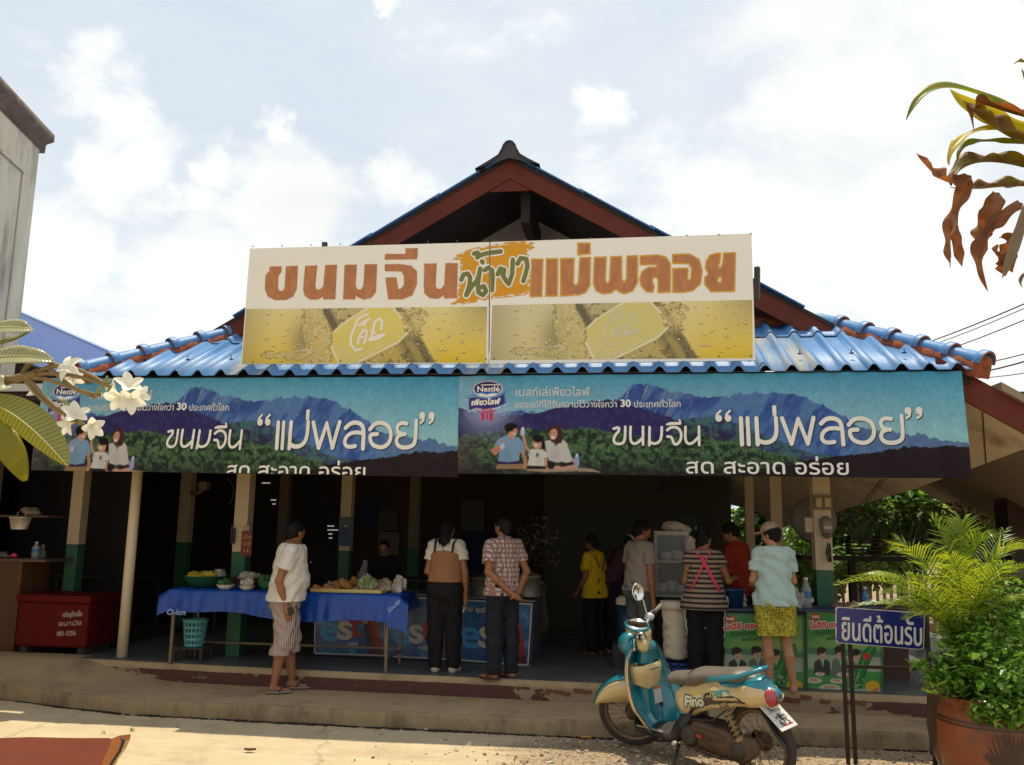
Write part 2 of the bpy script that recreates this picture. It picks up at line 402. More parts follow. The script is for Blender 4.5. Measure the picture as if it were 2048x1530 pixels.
def glyph_polys(txt):
 """outlines of a text in units of its size, from Blender's built-in font"""
 if txt in TEXTCACHE: return TEXTCACHE[txt]
 c = bpy.data.curves.new('lettering', 'FONT'); c.body = txt; c.size = 1.0; c.fill_mode = 'NONE' if False else 'BOTH'; c.resolution_u = 3
 c.dimensions = '2D'; c.fill_mode = 'NONE'
 o = bpy.data.objects.new('lettering', c); COL.objects.link(o)
 dg = bpy.context.evaluated_depsgraph_get(); e = o.evaluated_get(dg); me = e.to_mesh()
 V = np.zeros(len(me.vertices)*3); me.vertices.foreach_get('co', V); V = V.reshape(-1, 3)[:, :2]
 E = np.zeros(len(me.edges)*2, int); me.edges.foreach_get('vertices', E); E = E.reshape(-1, 2)
 e.to_mesh_clear(); bpy.data.objects.remove(o); bpy.data.curves.remove(c)
 nxt = {}
 for a, b in E: nxt.setdefault(a, []).append(b); nxt.setdefault(b, []).append(a)
 seen = set(); loops = []
 for st in nxt:
  if st in seen: continue
  lp = [st]; seen.add(st); cur = st
  while True:
   nn = [q for q in nxt[cur] if q not in seen]
   if not nn: break
   cur = nn[0]; seen.add(cur); lp.append(cur)
  loops.append(V[lp])
 TEXTCACHE[txt] = loops; return loops
class Mask:
 """a fine raster (cells of `step` pixels) from which a thin mesh of merged runs is made"""
 def __init__(s, x0, y0, x1, y1, step, zo=(0, 0), zs=1.0):
  s.x0, s.y0, s.step = x0, y0, step; s.nx = int((x1-x0)/step)+1; s.ny = int((y1-y0)/step)+1
  s.X, s.Y = np.meshgrid(x0+(np.arange(s.nx)+.5)*step, y0+(np.arange(s.ny)+.5)*step); s.M = np.zeros((s.ny, s.nx), bool); s.zo, s.zs = zo, zs
 def _ins(s, P):
  P = np.asarray(P); n = len(P); W = np.zeros(s.M.shape, np.int32)
  j0 = max(0, int((P[:, 1].min()-s.y0)/s.step)-1); j1 = min(s.ny, int((P[:, 1].max()-s.y0)/s.step)+2)
  i0 = max(0, int((P[:, 0].min()-s.x0)/s.step)-1); i1 = min(s.nx, int((P[:, 0].max()-s.x0)/s.step)+2)
  if j1 <= j0 or i1 <= i0: return W
  X = s.X[j0:j1, i0:i1]; Y = s.Y[j0:j1, i0:i1]; w_ = W[j0:j1, i0:i1]
  for i in range(n):
   xa, ya = P[i]; xb, yb = P[(i+1) % n]
   if ya == yb: continue
   c = ((ya > Y) != (yb > Y)) & (X < (xb-xa)*(Y-ya)/(yb-ya)+xa)
   w_ += np.where(c, 1 if yb > ya else -1, 0)
  return W
 def poly(s, P, sub=False):
  P = [(p[0]/s.zs+s.zo[0], p[1]/s.zs+s.zo[1]) for p in P]; m = s._ins(P) != 0
  s.M = (s.M & ~m) if sub else (s.M | m); return s
 def stroke(s, P, wd):
  P = [(p[0]/s.zs+s.zo[0], p[1]/s.zs+s.zo[1]) for p in P]; D = np.full(s.X.shape, 1e9)
  for (xa, ya), (xb, yb) in zip(P[:-1], P[1:]):
   dx, dy = xb-xa, yb-ya; t = np.clip(((s.X-xa)*dx+(s.Y-ya)*dy)/max(1e-9, dx*dx+dy*dy), 0, 1)
   D = np.minimum(D, np.hypot(s.X-xa-t*dx, s.Y-ya-t*dy))
  s.M |= D < wd/s.zs/2; return s
 def text(s, txt, x, y, size, xs=1.0, slope=0.0, shear=0.0, right=None, top=None):
  """baseline starts at (x, y) in pixels; right: stretch so the text ends there"""
  L = glyph_polys(txt)
  w0 = max(l[:, 0].max() for l in L)
  if right is not None: xs = (right-x)/(w0*size)
  W = np.zeros(s.M.shape, np.int32)
  for l in L:
   px = x+(l[:, 0]+l[:, 1]*shear)*size*xs; W += s._ins(np.stack([px, y-l[:, 1]*size+(px-x)*slope], 1))
  s.M |= W != 0; return s
 def grown(s, r):
  n = Mask.__new__(Mask); n.__dict__.update(s.__dict__); k = max(1, int(round(abs(r)/s.step))); M = s.M if r > 0 else ~s.M; out = M.copy()
  for dy in range(-k, k+1):
   wx = int(math.sqrt(k*k-dy*dy)); row = np.zeros_like(M); src = M
   acc = src.copy()
   for dx in range(1, wx+1):
    acc[:, dx:] |= src[:, :-dx]; acc[:, :-dx] |= src[:, dx:]
   if dy >= 0: row[dy:] = acc[:acc.shape[0]-dy] if dy else acc
   else: row[:dy] = acc[-dy:]
   out |= row
  n.M = out if r > 0 else ~out; return n
 def build(s, name, plane, m, parent=None, off=-.0015, label=None, bulge=None):
  M = s.M; rects = []; open_ = {}
  for j in range(s.ny+1):
   cur = {}
   if j < s.ny:
    r = M[j].astype(np.int8); d = np.diff(np.concatenate([[0], r, [0]])); st = np.where(d == 1)[0]; en = np.where(d == -1)[0]
    for a, b in zip(st, en): cur[(a, b)] = 1
   if bulge is not None:
    c2_ = {}
    for (a, b) in cur:
     e = [a]+[q for q in range((a//10+1)*10, b, 10)]+[b]
     for u_, v_ in zip(e[:-1], e[1:]): c2_[(u_, v_)] = 1
    cur = c2_
   for k in list(open_):
    if k not in cur or j-open_[k] > 12: rects.append((k[0], k[1], open_.pop(k), j))
   for k in cur:
    if k not in open_: open_[k] = j
  if not rects: return None
  R = np.array(rects, float); xa = s.x0+R[:, 0]*s.step; xb = s.x0+R[:, 1]*s.step; ya = s.y0+R[:, 2]*s.step; yb = s.y0+R[:, 3]*s.step
  PX = np.stack([xa, xb, xb, xa], 1).ravel(); PY = np.stack([yb, yb, ya, ya], 1).ravel()
  P = plane(PX, PY)
  if bulge is not None: P = P+bulge(P)
  P = P+np.array([0, off, 0]); o = link(name, mesh_np(name, P, np.arange(len(P)).reshape(-1, 4), [m]), parent); o['kind'] = 'stuff'
  if label: o['label'] = label
  return o
# ground, step, floor
Z_WALK, Z_FLOOR = 0.15, 0.32
Y_CURB, Y_RISER, Y_EAVE, Z_EAVE = 8.0, 8.86, 8.32, 3.27
def ground_mat():
 m = mat('pale concrete yard', (.50, .40, .25), .93, var=.16, scale=2.0, bump=.35, bscale=70, c2=(.36, .275, .165), f2=(.5, .72), s2=1.6)
 nt = m.node_tree; N = nt.nodes; L = nt.links; b = N['Principled BSDF']; src = b.inputs['Base Color'].links[0].from_socket
 tc = N.new('ShaderNodeTexCoord'); mp = N.new('ShaderNodeMapping'); mp.inputs['Scale'].default_value = (.7, 3.2, 1); L.new(tc.outputs['Object'], mp.inputs[0])
 n = N.new('ShaderNodeTexNoise'); n.inputs['Scale'].default_value = 2.6; n.inputs['Detail'].default_value = 9; n.inputs['Roughness'].default_value = .7; L.new(mp.outputs[0], n.inputs['Vector'])
 r = N.new('ShaderNodeMapRange'); r.inputs[1].default_value = .5; r.inputs[2].default_value = .66; L.new(n.outputs['Fac'], r.inputs[0])
 sx = N.new('ShaderNodeSeparateXYZ'); L.new(tc.outputs['Object'], sx.inputs[0])
 g = N.new('ShaderNodeMath'); g.operation = 'MULTIPLY_ADD'; L.new(n.outputs['Fac'], g.inputs[0]); g.inputs[1].default_value = 3.0; L.new(sx.outputs['X'], g.inputs[2])
 gr = N.new('ShaderNodeMapRange'); gr.inputs[1].default_value = .35; gr.inputs[2].default_value = .9; L.new(g.outputs[0], gr.inputs[0])
 v = N.new('ShaderNodeTexVoronoi'); v.inputs['Scale'].default_value = 42; L.new(tc.outputs['Object'], v.inputs['Vector'])
 cr = N.new('ShaderNodeMix'); cr.data_type = 'RGBA'; L.new(v.outputs['Distance'], cr.inputs[0]); cr.inputs[6].default_value = (.43, .33, .205, 1); cr.inputs[7].default_value = (.19, .125, .075, 1)
 a = N.new('ShaderNodeMix'); a.data_type = 'RGBA'; L.new(r.outputs[0], a.inputs[0]); L.new(src, a.inputs[6]); a.inputs[7].default_value = (.55, .46, .30, 1)
 c = N.new('ShaderNodeMix'); c.data_type = 'RGBA'; L.new(gr.outputs[0], c.inputs[0]); L.new(a.outputs[2], c.inputs[6]); L.new(cr.outputs[2], c.inputs[7])
 vd = N.new('ShaderNodeTexVoronoi'); vd.feature = 'DISTANCE_TO_EDGE'; vd.inputs['Scale'].default_value = .3; dm = N.new('ShaderNodeVectorMath'); dm.operation = 'MULTIPLY_ADD'; dn = N.new('ShaderNodeTexNoise'); dn.inputs['Scale'].default_value = 3.0; dn.inputs['Detail'].default_value = 8; L.new(tc.outputs['Object'], dn.inputs['Vector']); L.new(dn.outputs['Color'], dm.inputs[0]); dm.inputs[1].default_value = (.5, .5, 0); L.new(tc.outputs['Object'], dm.inputs[2]); L.new(dm.outputs[0], vd.inputs['Vector'])
 ck = N.new('ShaderNodeMapRange'); ck.inputs[1].default_value = .0; ck.inputs[2].default_value = .006; ck.inputs[3].default_value = .72; ck.inputs[4].default_value = 1.0; L.new(vd.outputs['Distance'], ck.inputs[0])
 gn = N.new('ShaderNodeTexNoise'); gn.inputs['Scale'].default_value = 160; gn.inputs['Detail'].default_value = 3; L.new(tc.outputs['Object'], gn.inputs['Vector']); gm = N.new('ShaderNodeMapRange'); gm.inputs[1].default_value = .3; gm.inputs[2].default_value = .7; gm.inputs[3].default_value = .72; gm.inputs[4].default_value = 1.18; L.new(gn.outputs['Fac'], gm.inputs[0])
 mu = N.new('ShaderNodeMath'); mu.operation = 'MULTIPLY'; L.new(ck.outputs[0], mu.inputs[0]); L.new(gm.outputs[0], mu.inputs[1]); sc = N.new('ShaderNodeVectorMath'); sc.operation = 'SCALE'; L.new(c.outputs[2], sc.inputs[0]); L.new(mu.outputs[0], sc.inputs['Scale'])
 L.new(sc.outputs[0], b.inputs['Base Color'])
 return m
MG = ground_mat()
def ground():
 xs = np.concatenate([[-400, -60, -20], np.linspace(-9, 6, 121), [20, 60, 400]]); ys = np.concatenate([[-200, -20, -2], np.linspace(2, 9, 71), [20, 60, 600]])
 X, Y = np.meshgrid(xs, ys); Z = (fbm(X*1.3+40, Y*1.3+40, 4, 5)-.5)*.03*((X > -9.1) & (X < 6.1) & (Y > 1) & (Y < 9.1))
 V = np.stack([X, Y, Z-.004], -1).reshape(-1, 3); i = np.arange(X.size).reshape(X.shape)
 Q = np.stack([i[:-1, :-1], i[:-1, 1:], i[1:, 1:], i[1:, :-1]], -1).reshape(-1, 4)
 o = link('ground', mesh_np('ground', V, Q, [MG], True)); tag(o, 'pale dusty concrete yard turning to gravel on the right', kind='structure')
ground()
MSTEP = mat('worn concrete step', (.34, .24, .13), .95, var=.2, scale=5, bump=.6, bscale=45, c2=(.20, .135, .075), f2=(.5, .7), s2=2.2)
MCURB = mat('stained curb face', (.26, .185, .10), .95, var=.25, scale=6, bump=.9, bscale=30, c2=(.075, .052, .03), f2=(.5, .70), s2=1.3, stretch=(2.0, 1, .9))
MFLR = mat('grey floor paint', (.075, .078, .08), .45, var=.25, scale=4, bump=.15, bscale=30, c2=(.16, .15, .13), f2=(.5, .7), s2=2)
MRED = mat('flaking maroon paint', (.085, .028, .02), .8, var=.3, scale=10, bump=.8, bscale=50, c2=(.26, .18, .105), f2=(.58, .60), s2=3.0, stretch=(1, 1, 2.0))
def fade_paint():
 nt = MRED.node_tree; N = nt.nodes; L = nt.links; mr = [n for n in N if n.type == 'MAP_RANGE'][0]; src = mr.inputs[0].links[0].from_socket
 tc = N.new('ShaderNodeTexCoord'); sx = N.new('ShaderNodeSeparateXYZ'); L.new(tc.outputs['Object'], sx.inputs[0])
 def m(a, b, c, d): q = N.new('ShaderNodeMapRange'); L.new(sx.outputs['X'], q.inputs[0]); q.inputs[1].default_value = a; q.inputs[2].default_value = b; q.inputs[3].default_value = c; q.inputs[4].default_value = d; return q.outputs[0]
 mn = N.new('ShaderNodeMath'); mn.operation = 'MINIMUM'; L.new(m(-1.3, -.3, 0, .22), mn.inputs[0]); L.new(m(1.8, 2.6, .22, 0), mn.inputs[1])
 mx = N.new('ShaderNodeMath'); mx.operation = 'MAXIMUM'; L.new(mn.outputs[0], mx.inputs[0]); L.new(m(-5.4, -4.6, .25, 0), mx.inputs[1])
 ad = N.new('ShaderNodeMath'); ad.operation = 'ADD'; L.new(src, ad.inputs[0]); L.new(mx.outputs[0], ad.inputs[1]); L.new(ad.outputs[0], mr.inputs[0])
fade_paint()
def slab(name, path, z0, z1, yback, m, mf, label, jit=.012, n=140, top=.03, mt=None):
 """a slab whose front edge follows path (x, y) and is slightly chipped"""
 xs = np.linspace(path[0][0], path[-1][0], n); ys = np.interp(xs, [p[0] for p in path], [p[1] for p in path])
 j = (fbm(xs*3+9, xs*0+z1*30, 3, 3)-.5)*jit*2; k = (fbm(xs*5+2, xs*0+3+z1*9, 3, 8)-.5)*jit
 rows = [np.stack([xs, ys+j*1.0, xs*0+z0], 1), np.stack([xs, ys+j*.6, xs*0+z1-top+k], 1), np.stack([xs, ys+j*.5+.012, xs*0+z1-.006+k*.4], 1), np.stack([xs, ys+.04, xs*0+z1], 1), np.stack([xs, xs*0+yback, xs*0+z1], 1)]
 V = np.concatenate(rows); i = np.arange(5*n).reshape(5, n); Q = np.stack([i[:-1, :-1], i[:-1, 1:], i[1:, 1:], i[1:, :-1]], -1)
 mi = np.repeat([1, 2, 2, 0], n-1)
 o = link(name, mesh_np(name, V, Q.reshape(-1, 4), [m, mf, mt or mf], False, mi=mi)); tag(o, label, kind='structure'); return o
CP = [(-8.5, 8.62), (-7.0, 8.56), (-6.07, 8.40), (-5.3, 8.18), (-4.6, 8.04), (-3.4, 7.99), (-.5, 7.93), (2, 8.0), (5, 8.05)]
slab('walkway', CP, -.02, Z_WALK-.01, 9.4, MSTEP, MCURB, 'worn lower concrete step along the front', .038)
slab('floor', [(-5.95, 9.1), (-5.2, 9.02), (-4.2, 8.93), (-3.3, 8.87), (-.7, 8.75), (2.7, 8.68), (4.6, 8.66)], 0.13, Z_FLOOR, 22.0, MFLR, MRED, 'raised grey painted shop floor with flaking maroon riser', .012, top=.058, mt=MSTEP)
X_, Y_ = np.meshgrid(np.linspace(-8.5, -4.2, 50), np.linspace(8.55, 9.35, 24)); ss_ = lambda t: np.clip(t, 0, 1)**2*(3-2*np.clip(t, 0, 1))
Z_ = .136+.19*ss_((-4.5-X_)/1.5)*ss_((Y_-8.58)/.55)+(fbm(X_*3+40, Y_*3, 3, 5)-.5)*.008; i_ = np.arange(X_.size).reshape(X_.shape)
tag(link('ramp', mesh_np('ramp', np.stack([X_, Y_, Z_], -1), np.stack([i_[:-1, :-1], i_[:-1, 1:], i_[1:, 1:], i_[1:, :-1]], -1).reshape(-1, 4), [MSTEP], True)), 'concrete ramp rising to the shop floor', kind='structure')
mb = MB()
for i in range(1500):
 x = random.uniform(-6.5, 3.2); y = np.interp(x, [p[0] for p in CP], [p[1] for p in CP])-random.uniform(-.02, .03)*random.random(); r = random.uniform(.003, .013)*(.6+1.2*float(fbm(np.float64(x*2.2), np.float64(3.), 3, 4)))
 mb.box((x, y, r*.2), (r*2.4, r*1.2, r*.8), rz=random.uniform(0, 3))
tag(mb.build('soil', mat('dark soil', (.03, .02, .013), 1, bump=.5)), 'dark soil crumbs along the foot of the step', kind='stuff')
def stones():
 base = [Vector(p) for p in ((-1, -.7, -.4), (.9, -.9, -.3), (1, .8, -.45), (-.8, 1, -.3), (-.6, -.5, .5), (.6, -.6, .45), (.5, .7, .5), (-.6, .5, .42))]
 F = [(0, 3, 2, 1), (4, 5, 6, 7), (0, 1, 5, 4), (1, 2, 6, 5), (2, 3, 7, 6), (3, 0, 4, 7)]
 mb = MB(); n = 0
 while n < 5200:
  x = random.uniform(-2.2, 4.2); y = random.uniform(5.6, 7.92)
  if random.random() > min(1, max(.03, (x+1.5)/1.6)): continue
  r = random.choice((.004, .005, .006, .008, .011, .015)) * random.uniform(.8, 1.2); M = Matrix.Rotation(random.uniform(0, 6.3), 3, 'Z') @ Matrix.Rotation(random.uniform(-.6, .6), 3, 'X')
  mb.mi = random.choice((0, 0, 1, 2)); mb.add([(M @ (v*r))+Vector((x, y, r*.25)) for v in base], F); n += 1
 tag(mb.build('gravel', [mat('gravel light', (.42, .33, .22), .9, bump=.4), mat('gravel brown', (.2, .13, .08), .9, bump=.4), mat('gravel grey', (.3, .26, .2), .9, bump=.4)]), 'loose gravel in front of the steps on the right', kind='stuff')
stones()
for i, px in enumerate((1098, 1118, 1135, 1158, 1176, 1545, 1572, 1590, 1612, 1650, 1705, 1725)):
 p = at(px, 1384+(px-1098)*.028+random.uniform(-5, 6), Y=8.75-(px-1098)/650*.06); mb = MB(); mb.box((0, 0, 0), (random.uniform(.05, .11), .03, random.uniform(.025, .04)), M=Matrix.Rotation(random.uniform(-.08, .08), 4, 'Y'))
 o = mb.build('exposed_brick', mat('brick', (.16, .055, .028), .9, var=.3, scale=20, bump=.7), bpy.data.objects['floor'], bevel=.004); o.location = (p[0], p[1]-.004, p[2])
# the restaurant: roof, gable, columns, walls
REST = thing('restaurant', 'open fronted restaurant under a blue tiled hip and gable roof', 'building', (0, 0, 0))
MB_ = mat
M_BLUE = mat('blue roof sheet', (.07, .20, .43), .40, var=.14, scale=3, bump=.3, bscale=90, spec=.5, c2=(.24, .25, .24), f2=(.56, .82), s2=3.2, stretch=(3.5, .5, .5))
M_TILEEDGE = mat('roof sheet dark edge', (.035, .03, .035), .8)
M_TERRA = mat('terracotta mortar', (.28, .075, .03), .9, var=.3, scale=9, bump=1.0, bscale=35, c2=(.14, .05, .03), f2=(.5, .7), s2=4)
M_BARGE = mat('maroon painted bargeboard', (.125, .028, .016), .6, spec=.2, var=.22, scale=4, bump=.2, stretch=(1, 1, 1), c2=(.07, .022, .016), f2=(.55, .75), s2=2.5)
M_DARKW = mat('dark roof underside', (.035, .026, .024), .85, var=.2)
M_GREYW = mat('grey gable wall', (.42, .36, .30), .9, var=.08)
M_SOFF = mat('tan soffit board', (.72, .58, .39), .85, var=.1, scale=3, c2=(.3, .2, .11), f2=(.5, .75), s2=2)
M_CREAM = mat('cream column paint', (.46, .36, .23), .8, var=.08, scale=5, bump=.15, c2=(.38, .29, .18), f2=(.55, .75), s2=3)
M_GREEN = mat('green column paint', (.028, .10, .05), .7, var=.15, scale=5, bump=.15)
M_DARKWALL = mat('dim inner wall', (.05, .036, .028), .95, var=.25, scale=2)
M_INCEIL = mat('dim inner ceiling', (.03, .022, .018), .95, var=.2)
SL = .50                                             # apron slope
XL, XR = -5.62, 3.27                                 # eave ends
RUN = 1.62                                           # apron depth to the foot of the gable
PER = .2445
def prof(u):                                         # the tile sheet's wave: wide flat trough, narrow crest
 t = abs(((u/PER) % 1.0)-.5)*2
 if t < .46: return 0.0
 t = min(1, (t-.46)/.46); return .058*(t*t*(3-2*t))
def sheet(x0, x1, y0, y1f, zoff, name='roof_sheet', m=None, thick=.007):
 nx = max(2, int(round((x1-x0)/(PER/12))))+1; ny = 3
 xs = [x0+(x1-x0)*i/(nx-1) for i in range(nx)]
 V = [];
 for s in (0, 1):
  for x in xs:
   yt = y1f(x)
   for j in range(ny):
    y = y0+(max(yt, y0+.002)-y0)*j/(ny-1); V.append((x, y, Z_EAVE+SL*(y-Y_EAVE)+prof(x-XR)+zoff-thick*s))
 k = nx*ny; F = []; mi = []
 for i in range(nx-1):
  for j in range(ny-1):
   a = i*ny+j; F.append((a, a+ny, a+ny+1, a+1)); mi.append(0); F.append((k+a, k+a+1, k+a+ny+1, k+a+ny)); mi.append(1)
  a = i*ny; F.append((a, k+a, k+a+ny, a+ny)); mi.append(0)
  a = i*ny+ny-1; F.append((a, a+ny, k+a+ny, k+a)); mi.append(1)
 for a0 in (0, (nx-1)*ny):
  for j in range(ny-1): a = a0+j; F.append((a, a+1, k+a+1, k+a) if a0 else (a, k+a, k+a+1, a+1)); mi.append(0)
 V2 = np.array(V); o = link(name, mesh_np(name, V2, np.array(F), [m or M_BLUE, M_TILEEDGE], True, mi=mi), REST); return o
hipR = lambda x: Y_EAVE+(XR-.02-x)*1.47               # right hip line in plan
hipL = lambda x: Y_EAVE+(x-XL-.02)*1.47
topY = lambda x: max(Y_EAVE+.001, min(Y_EAVE+RUN, hipR(x), hipL(x)))
NS = int((XR-XL)/(2*PER))+1
M_BLUE2 = mat('stained blue roof sheet', (.09, .21, .40), .5, var=.15, scale=3, bump=.4, bscale=90, spec=.4, c2=(.36, .30, .20), f2=(.46, .66), s2=2.2, stretch=(6, .35, .35))
for i in range(NS):
 x1 = XR-2*PER*i+.0; x0 = max(XL+.03, x1-2*PER-.055)
 if x1-x0 < .05: continue
 sheet(x0, x1, Y_EAVE-.02+random.uniform(-.012, .008), lambda x: min(topY(x), Y_EAVE+1.28), random.uniform(-.004, .005), m=M_BLUE2 if i in (3, 9, 14) else None)
 if topY((x0+x1)/2) > Y_EAVE+1.1: sheet(x0, x1, Y_EAVE+1.10, lambda x: max(topY(x), Y_EAVE+1.11), .016)
mb = MB(); zu = lambda y: Z_EAVE+SL*(y-Y_EAVE)-.03; mb.add([(XL+.12, Y_EAVE+.06, zu(Y_EAVE+.06)), (XR-.12, Y_EAVE+.06, zu(Y_EAVE+.06)), (XR-1.15, Y_EAVE+1.6, zu(Y_EAVE+1.6)), (XL+1.15, Y_EAVE+1.6, zu(Y_EAVE+1.6))], [(0, 1, 2, 3)]); mb.build('added_underlay', M_DARKW, REST)  # added dark sheet, hides the bright gap under the tiles
mb = MB()
for i in range(1, 18):
 x = XR-.5*PER-2*PER*i*.99; y = Y_EAVE+.30
 if y < topY(x)-.1: mb.tube([(x, y, Z_EAVE+SL*(y-Y_EAVE)+.05), (x, y-.004, Z_EAVE+SL*(y-Y_EAVE)+.105)], .0045, 5); mb.box((x, y, Z_EAVE+SL*(y-Y_EAVE)+.064), (.05, .012, .008)); mb.box((x, y, Z_EAVE+SL*(y-Y_EAVE)+.064), (.012, .04, .008))
mb.build('hook_bolts', mat('rusty steel', (.05, .03, .022), .7, .6), REST, kind='stuff')
mb = MB(); mb.b2((XL+.1, Y_EAVE+.10, Z_EAVE-.13), (XR-.1, Y_EAVE+.13, Z_EAVE-.0)); mb.build('fascia', M_DARKW, REST)
def hip(sx):
 e = Vector((XR if sx > 0 else XL, Y_EAVE, Z_EAVE+.03)); d = Vector((-sx*1.0/1.47*RUN, RUN, SL*RUN)); L = d.length; u = d.normalized()
 side = u.cross(Vector((0, 0, 1))).normalized(); up = side.cross(u)
 mb = MB(); n = 40; secs = []
 for i in range(n+1):
  c = e+d*(i/n*1.0)+up*.02; wv = .098+.010*math.sin(i*1.9)+.006*random.uniform(-1, 1)
  secs.append([c-up*.045+side*a*wv*1.15+up*b for a, b in ((-1, -.10), (-.85, .02), (-.45, .075), (.45, .075), (.85, .02), (1, -.10))])
 mb.loft(secs, 6); mb.build('hip_mortar', M_TERRA, REST)
 k = 6; seg = L/k
 for i in range(k):
  a = e+u*(i*seg)+up*.028; mb = MB(); M = Matrix((side, up, u)).transposed().to_4x4()
  def ring(r, t, th=0.): return [a+u*t+side*(r*math.cos(q))+up*(r*math.sin(q)+th) for q in [math.pi*1.12*j/12-.19 for j in range(13)]]
  rr = .076
  outer = [ring(rr+.03, -.015), ring(rr+.034, .005), ring(rr+.034, .05), ring(rr+.012, .07), ring(rr+.004, .09), ring(rr-.006, seg+.03)]
  mb.loft(outer, 13, closed=False); inner = [ring(rr+.018, -.012), ring(rr+.004, .05), ring(rr-.02, seg+.03)]; mb.loft([list(reversed(r)) for r in inner], 13, closed=False)
  mb.mi = 1; mb.loft([ring(rr+.031, -.016), ring(rr+.012, -.018)], 13, closed=False)
  mb.build('ridge_tile', [M_BLUE, M_TERRA], REST)
 mb = MB(); mb.sphere(e+up*.025+u*.02, .070, 14, 10, (1, .6, .95)); mb.build('hip_end', M_TERRA, REST)
hip(1); hip(-1)
mb = MB(); secs = []; yb = Y_EAVE+RUN; zb = Z_EAVE+SL*RUN
xa, xb = XL+RUN/1.47+.0, XR-RUN/1.47-.0
for i in range(61):
 x = xa+(xb-xa)*i/60; q = .012*math.sin(i*2.1)+random.uniform(-.008, .008)
 secs.append([(x, yb-.10-q, zb-.06), (x, yb-.06, zb+.055+q), (x, yb+.02, zb+.11+q), (x, yb+.12, zb+.12), (x, yb+.14, zb-.1)])
mb.loft(secs, 5); mb.build('ridge_mortar', M_TERRA, REST)
YG = 9.62
AP = at(1020, 319, Y=YG); gx, gz = AP[0], AP[2]
GR = at(1655, 651, Y=YG); GL = at(440, 655, Y=YG); print('gable', AP, GL, GR)
slR = (gz-GR[2])/(GR[0]-gx); slL = (gz-GL[2])/(gx-GL[0]); sg = (slR+slL)/2; print('slopes', slL, slR)
half = 3.2; bw = .205                                  # bargeboard depth
YB = 20.0
for sx in (-1, 1):
 mb = MB()
 def P(t, dz, y): return (gx+sx*t, y, gz-sg*t+dz)
 dzb = bw*math.sqrt(1+sg*sg)
 tE = (gz-3.93)/sg; tB = tE-dzb/sg; a = [P(0, 0, YG), P(tE, 0, YG), P(tB, -dzb, YG), P(0, -dzb, YG)]; b = [(p[0], YG+.03, p[2]) for p in a]
 V = a+b; F = [(0, 1, 2, 3), (7, 6, 5, 4), (0, 4, 5, 1), (1, 5, 6, 2), (2, 6, 7, 3), (3, 7, 4, 0)]
 mb.add(V, F); mb.build('bargeboard', M_BARGE, REST)
 mb = MB(); a = [P(.0, .035, YG-.012), P(tE, .035, YG-.012), P(tE, -.012, YG-.012), P(0, -.012, YG-.012)]; b = [(p[0], YG+.05, p[2]) for p in a]; mb.add(a+b, F); mb.build('verge_trim', mat('dark verge', (.03, .02, .02), .8), REST)
 for k in range(4):
  t0 = .02+k*half/4; t1 = t0+half/4+.05; o_ = .060-.0*k
  mb = MB(); a = [P(t0, o_+.010, YG-.06), P(t1, o_-.006, YG-.06), P(t1, o_-.02, YG-.06), P(t0, o_-.004, YG-.06)]; b = [(p[0], YB, p[2]) for p in a]; mb.add(a+b, F); mb.build('upper_roof_sheet', M_BLUE, REST)
 mb = MB(); a = [P(0, -.02, YG+.03), P(half, -.02, YG+.03), P(half, -.06, YG+.03), P(0, -.06, YG+.03)]; b = [(p[0], YB, p[2]) for p in a]; mb.add(a+b, F); mb.build('roof_underside', M_DARKW, REST)
dz0 = bw*math.sqrt(1+sg*sg)
mb = MB(); mb.prism([(gx-.25, gz-dz0-.25*sg-.005), (gx+.25, gz-dz0-.25*sg-.005), (gx, gz-dz0-.0)], YG+.012, YG+.035); mb.build('gusset_board', M_BARGE, REST)
prf = []
for t, z in ((-.40, -.20), (-.22, -.085), (-.13, -.02), (-.09, .06), (-.075, .11), (-.04, .155), (0, .168), (.04, .155), (.075, .11), (.09, .06), (.13, -.02), (.22, -.085), (.36, -.17)): prf.append((gx+t, gz+z*.92+.045))
mb = MB(); mb.loft([[(x, y, z) for x, z in prf] for y in (YG-.10, YB)], len(prf), closed=False); mb.loft([[(x-(x-gx)*.12, y, z-.02) for x, z in reversed(prf)] for y in (YG-.10, YB)], len(prf), closed=False)
mb.add([(x, YG-.09, z) for x, z in prf]+[(gx, YG-.09, gz-.02)], [tuple(range(len(prf)+1))][::-1]); mb.build('ridge_cap', mat('dark ridge cap', (.045, .035, .035), .45, var=.2), REST)
YW = 11.3
bz_ = float(at(1045, 445, Y=YG+.3)[2]); mb = MB(); mb.b2((gx+.10, YG+.3, bz_), (gx+.21, YW, bz_+.36)); mb.build('ridge_beam', M_DARKW, REST)
mb = MB(); zt = float(at(1056, 416, Y=YW)[2]); wx = float(at(1056, 416, Y=YW)[0]); hb = 3.3; mb.add([(wx-hb, YW, zt-hb*sg), (wx+hb, YW, zt-hb*sg), (wx, YW, zt)], [(0, 1, 2)]); mb.build('gable_wall', M_GREYW, REST)
mb = MB(); mb.b2((gx-hb+.2, YW-.02, zt-hb*sg-1.2), (gx+hb-.2, YW+.1, zt-hb*sg)); mb.build('gable_wall', M_GREYW, REST)
mb = MB();
for k in (-2, 0, 2): mb.b2((gx+k*1.2+.09, YW-.012, zt-hb*sg), (gx+k*1.2+.1, YW-.003, zt-abs(k)*1.2*sg-.12))
mb.build('board_seam', M_DARKW, REST, kind='stuff')
for sx, X in ((1, XR), (-1, XL)):
 xi = X-sx*RUN/1.47; mb = MB(); mb.add([(X, Y_EAVE, Z_EAVE), (xi, Y_EAVE+RUN, Z_EAVE+SL*RUN), (xi, YB, Z_EAVE+SL*RUN), (X, YB, Z_EAVE)], [(0, 1, 2, 3) if sx < 0 else (3, 2, 1, 0)]); mb.build('side_roof', M_BLUE, REST)
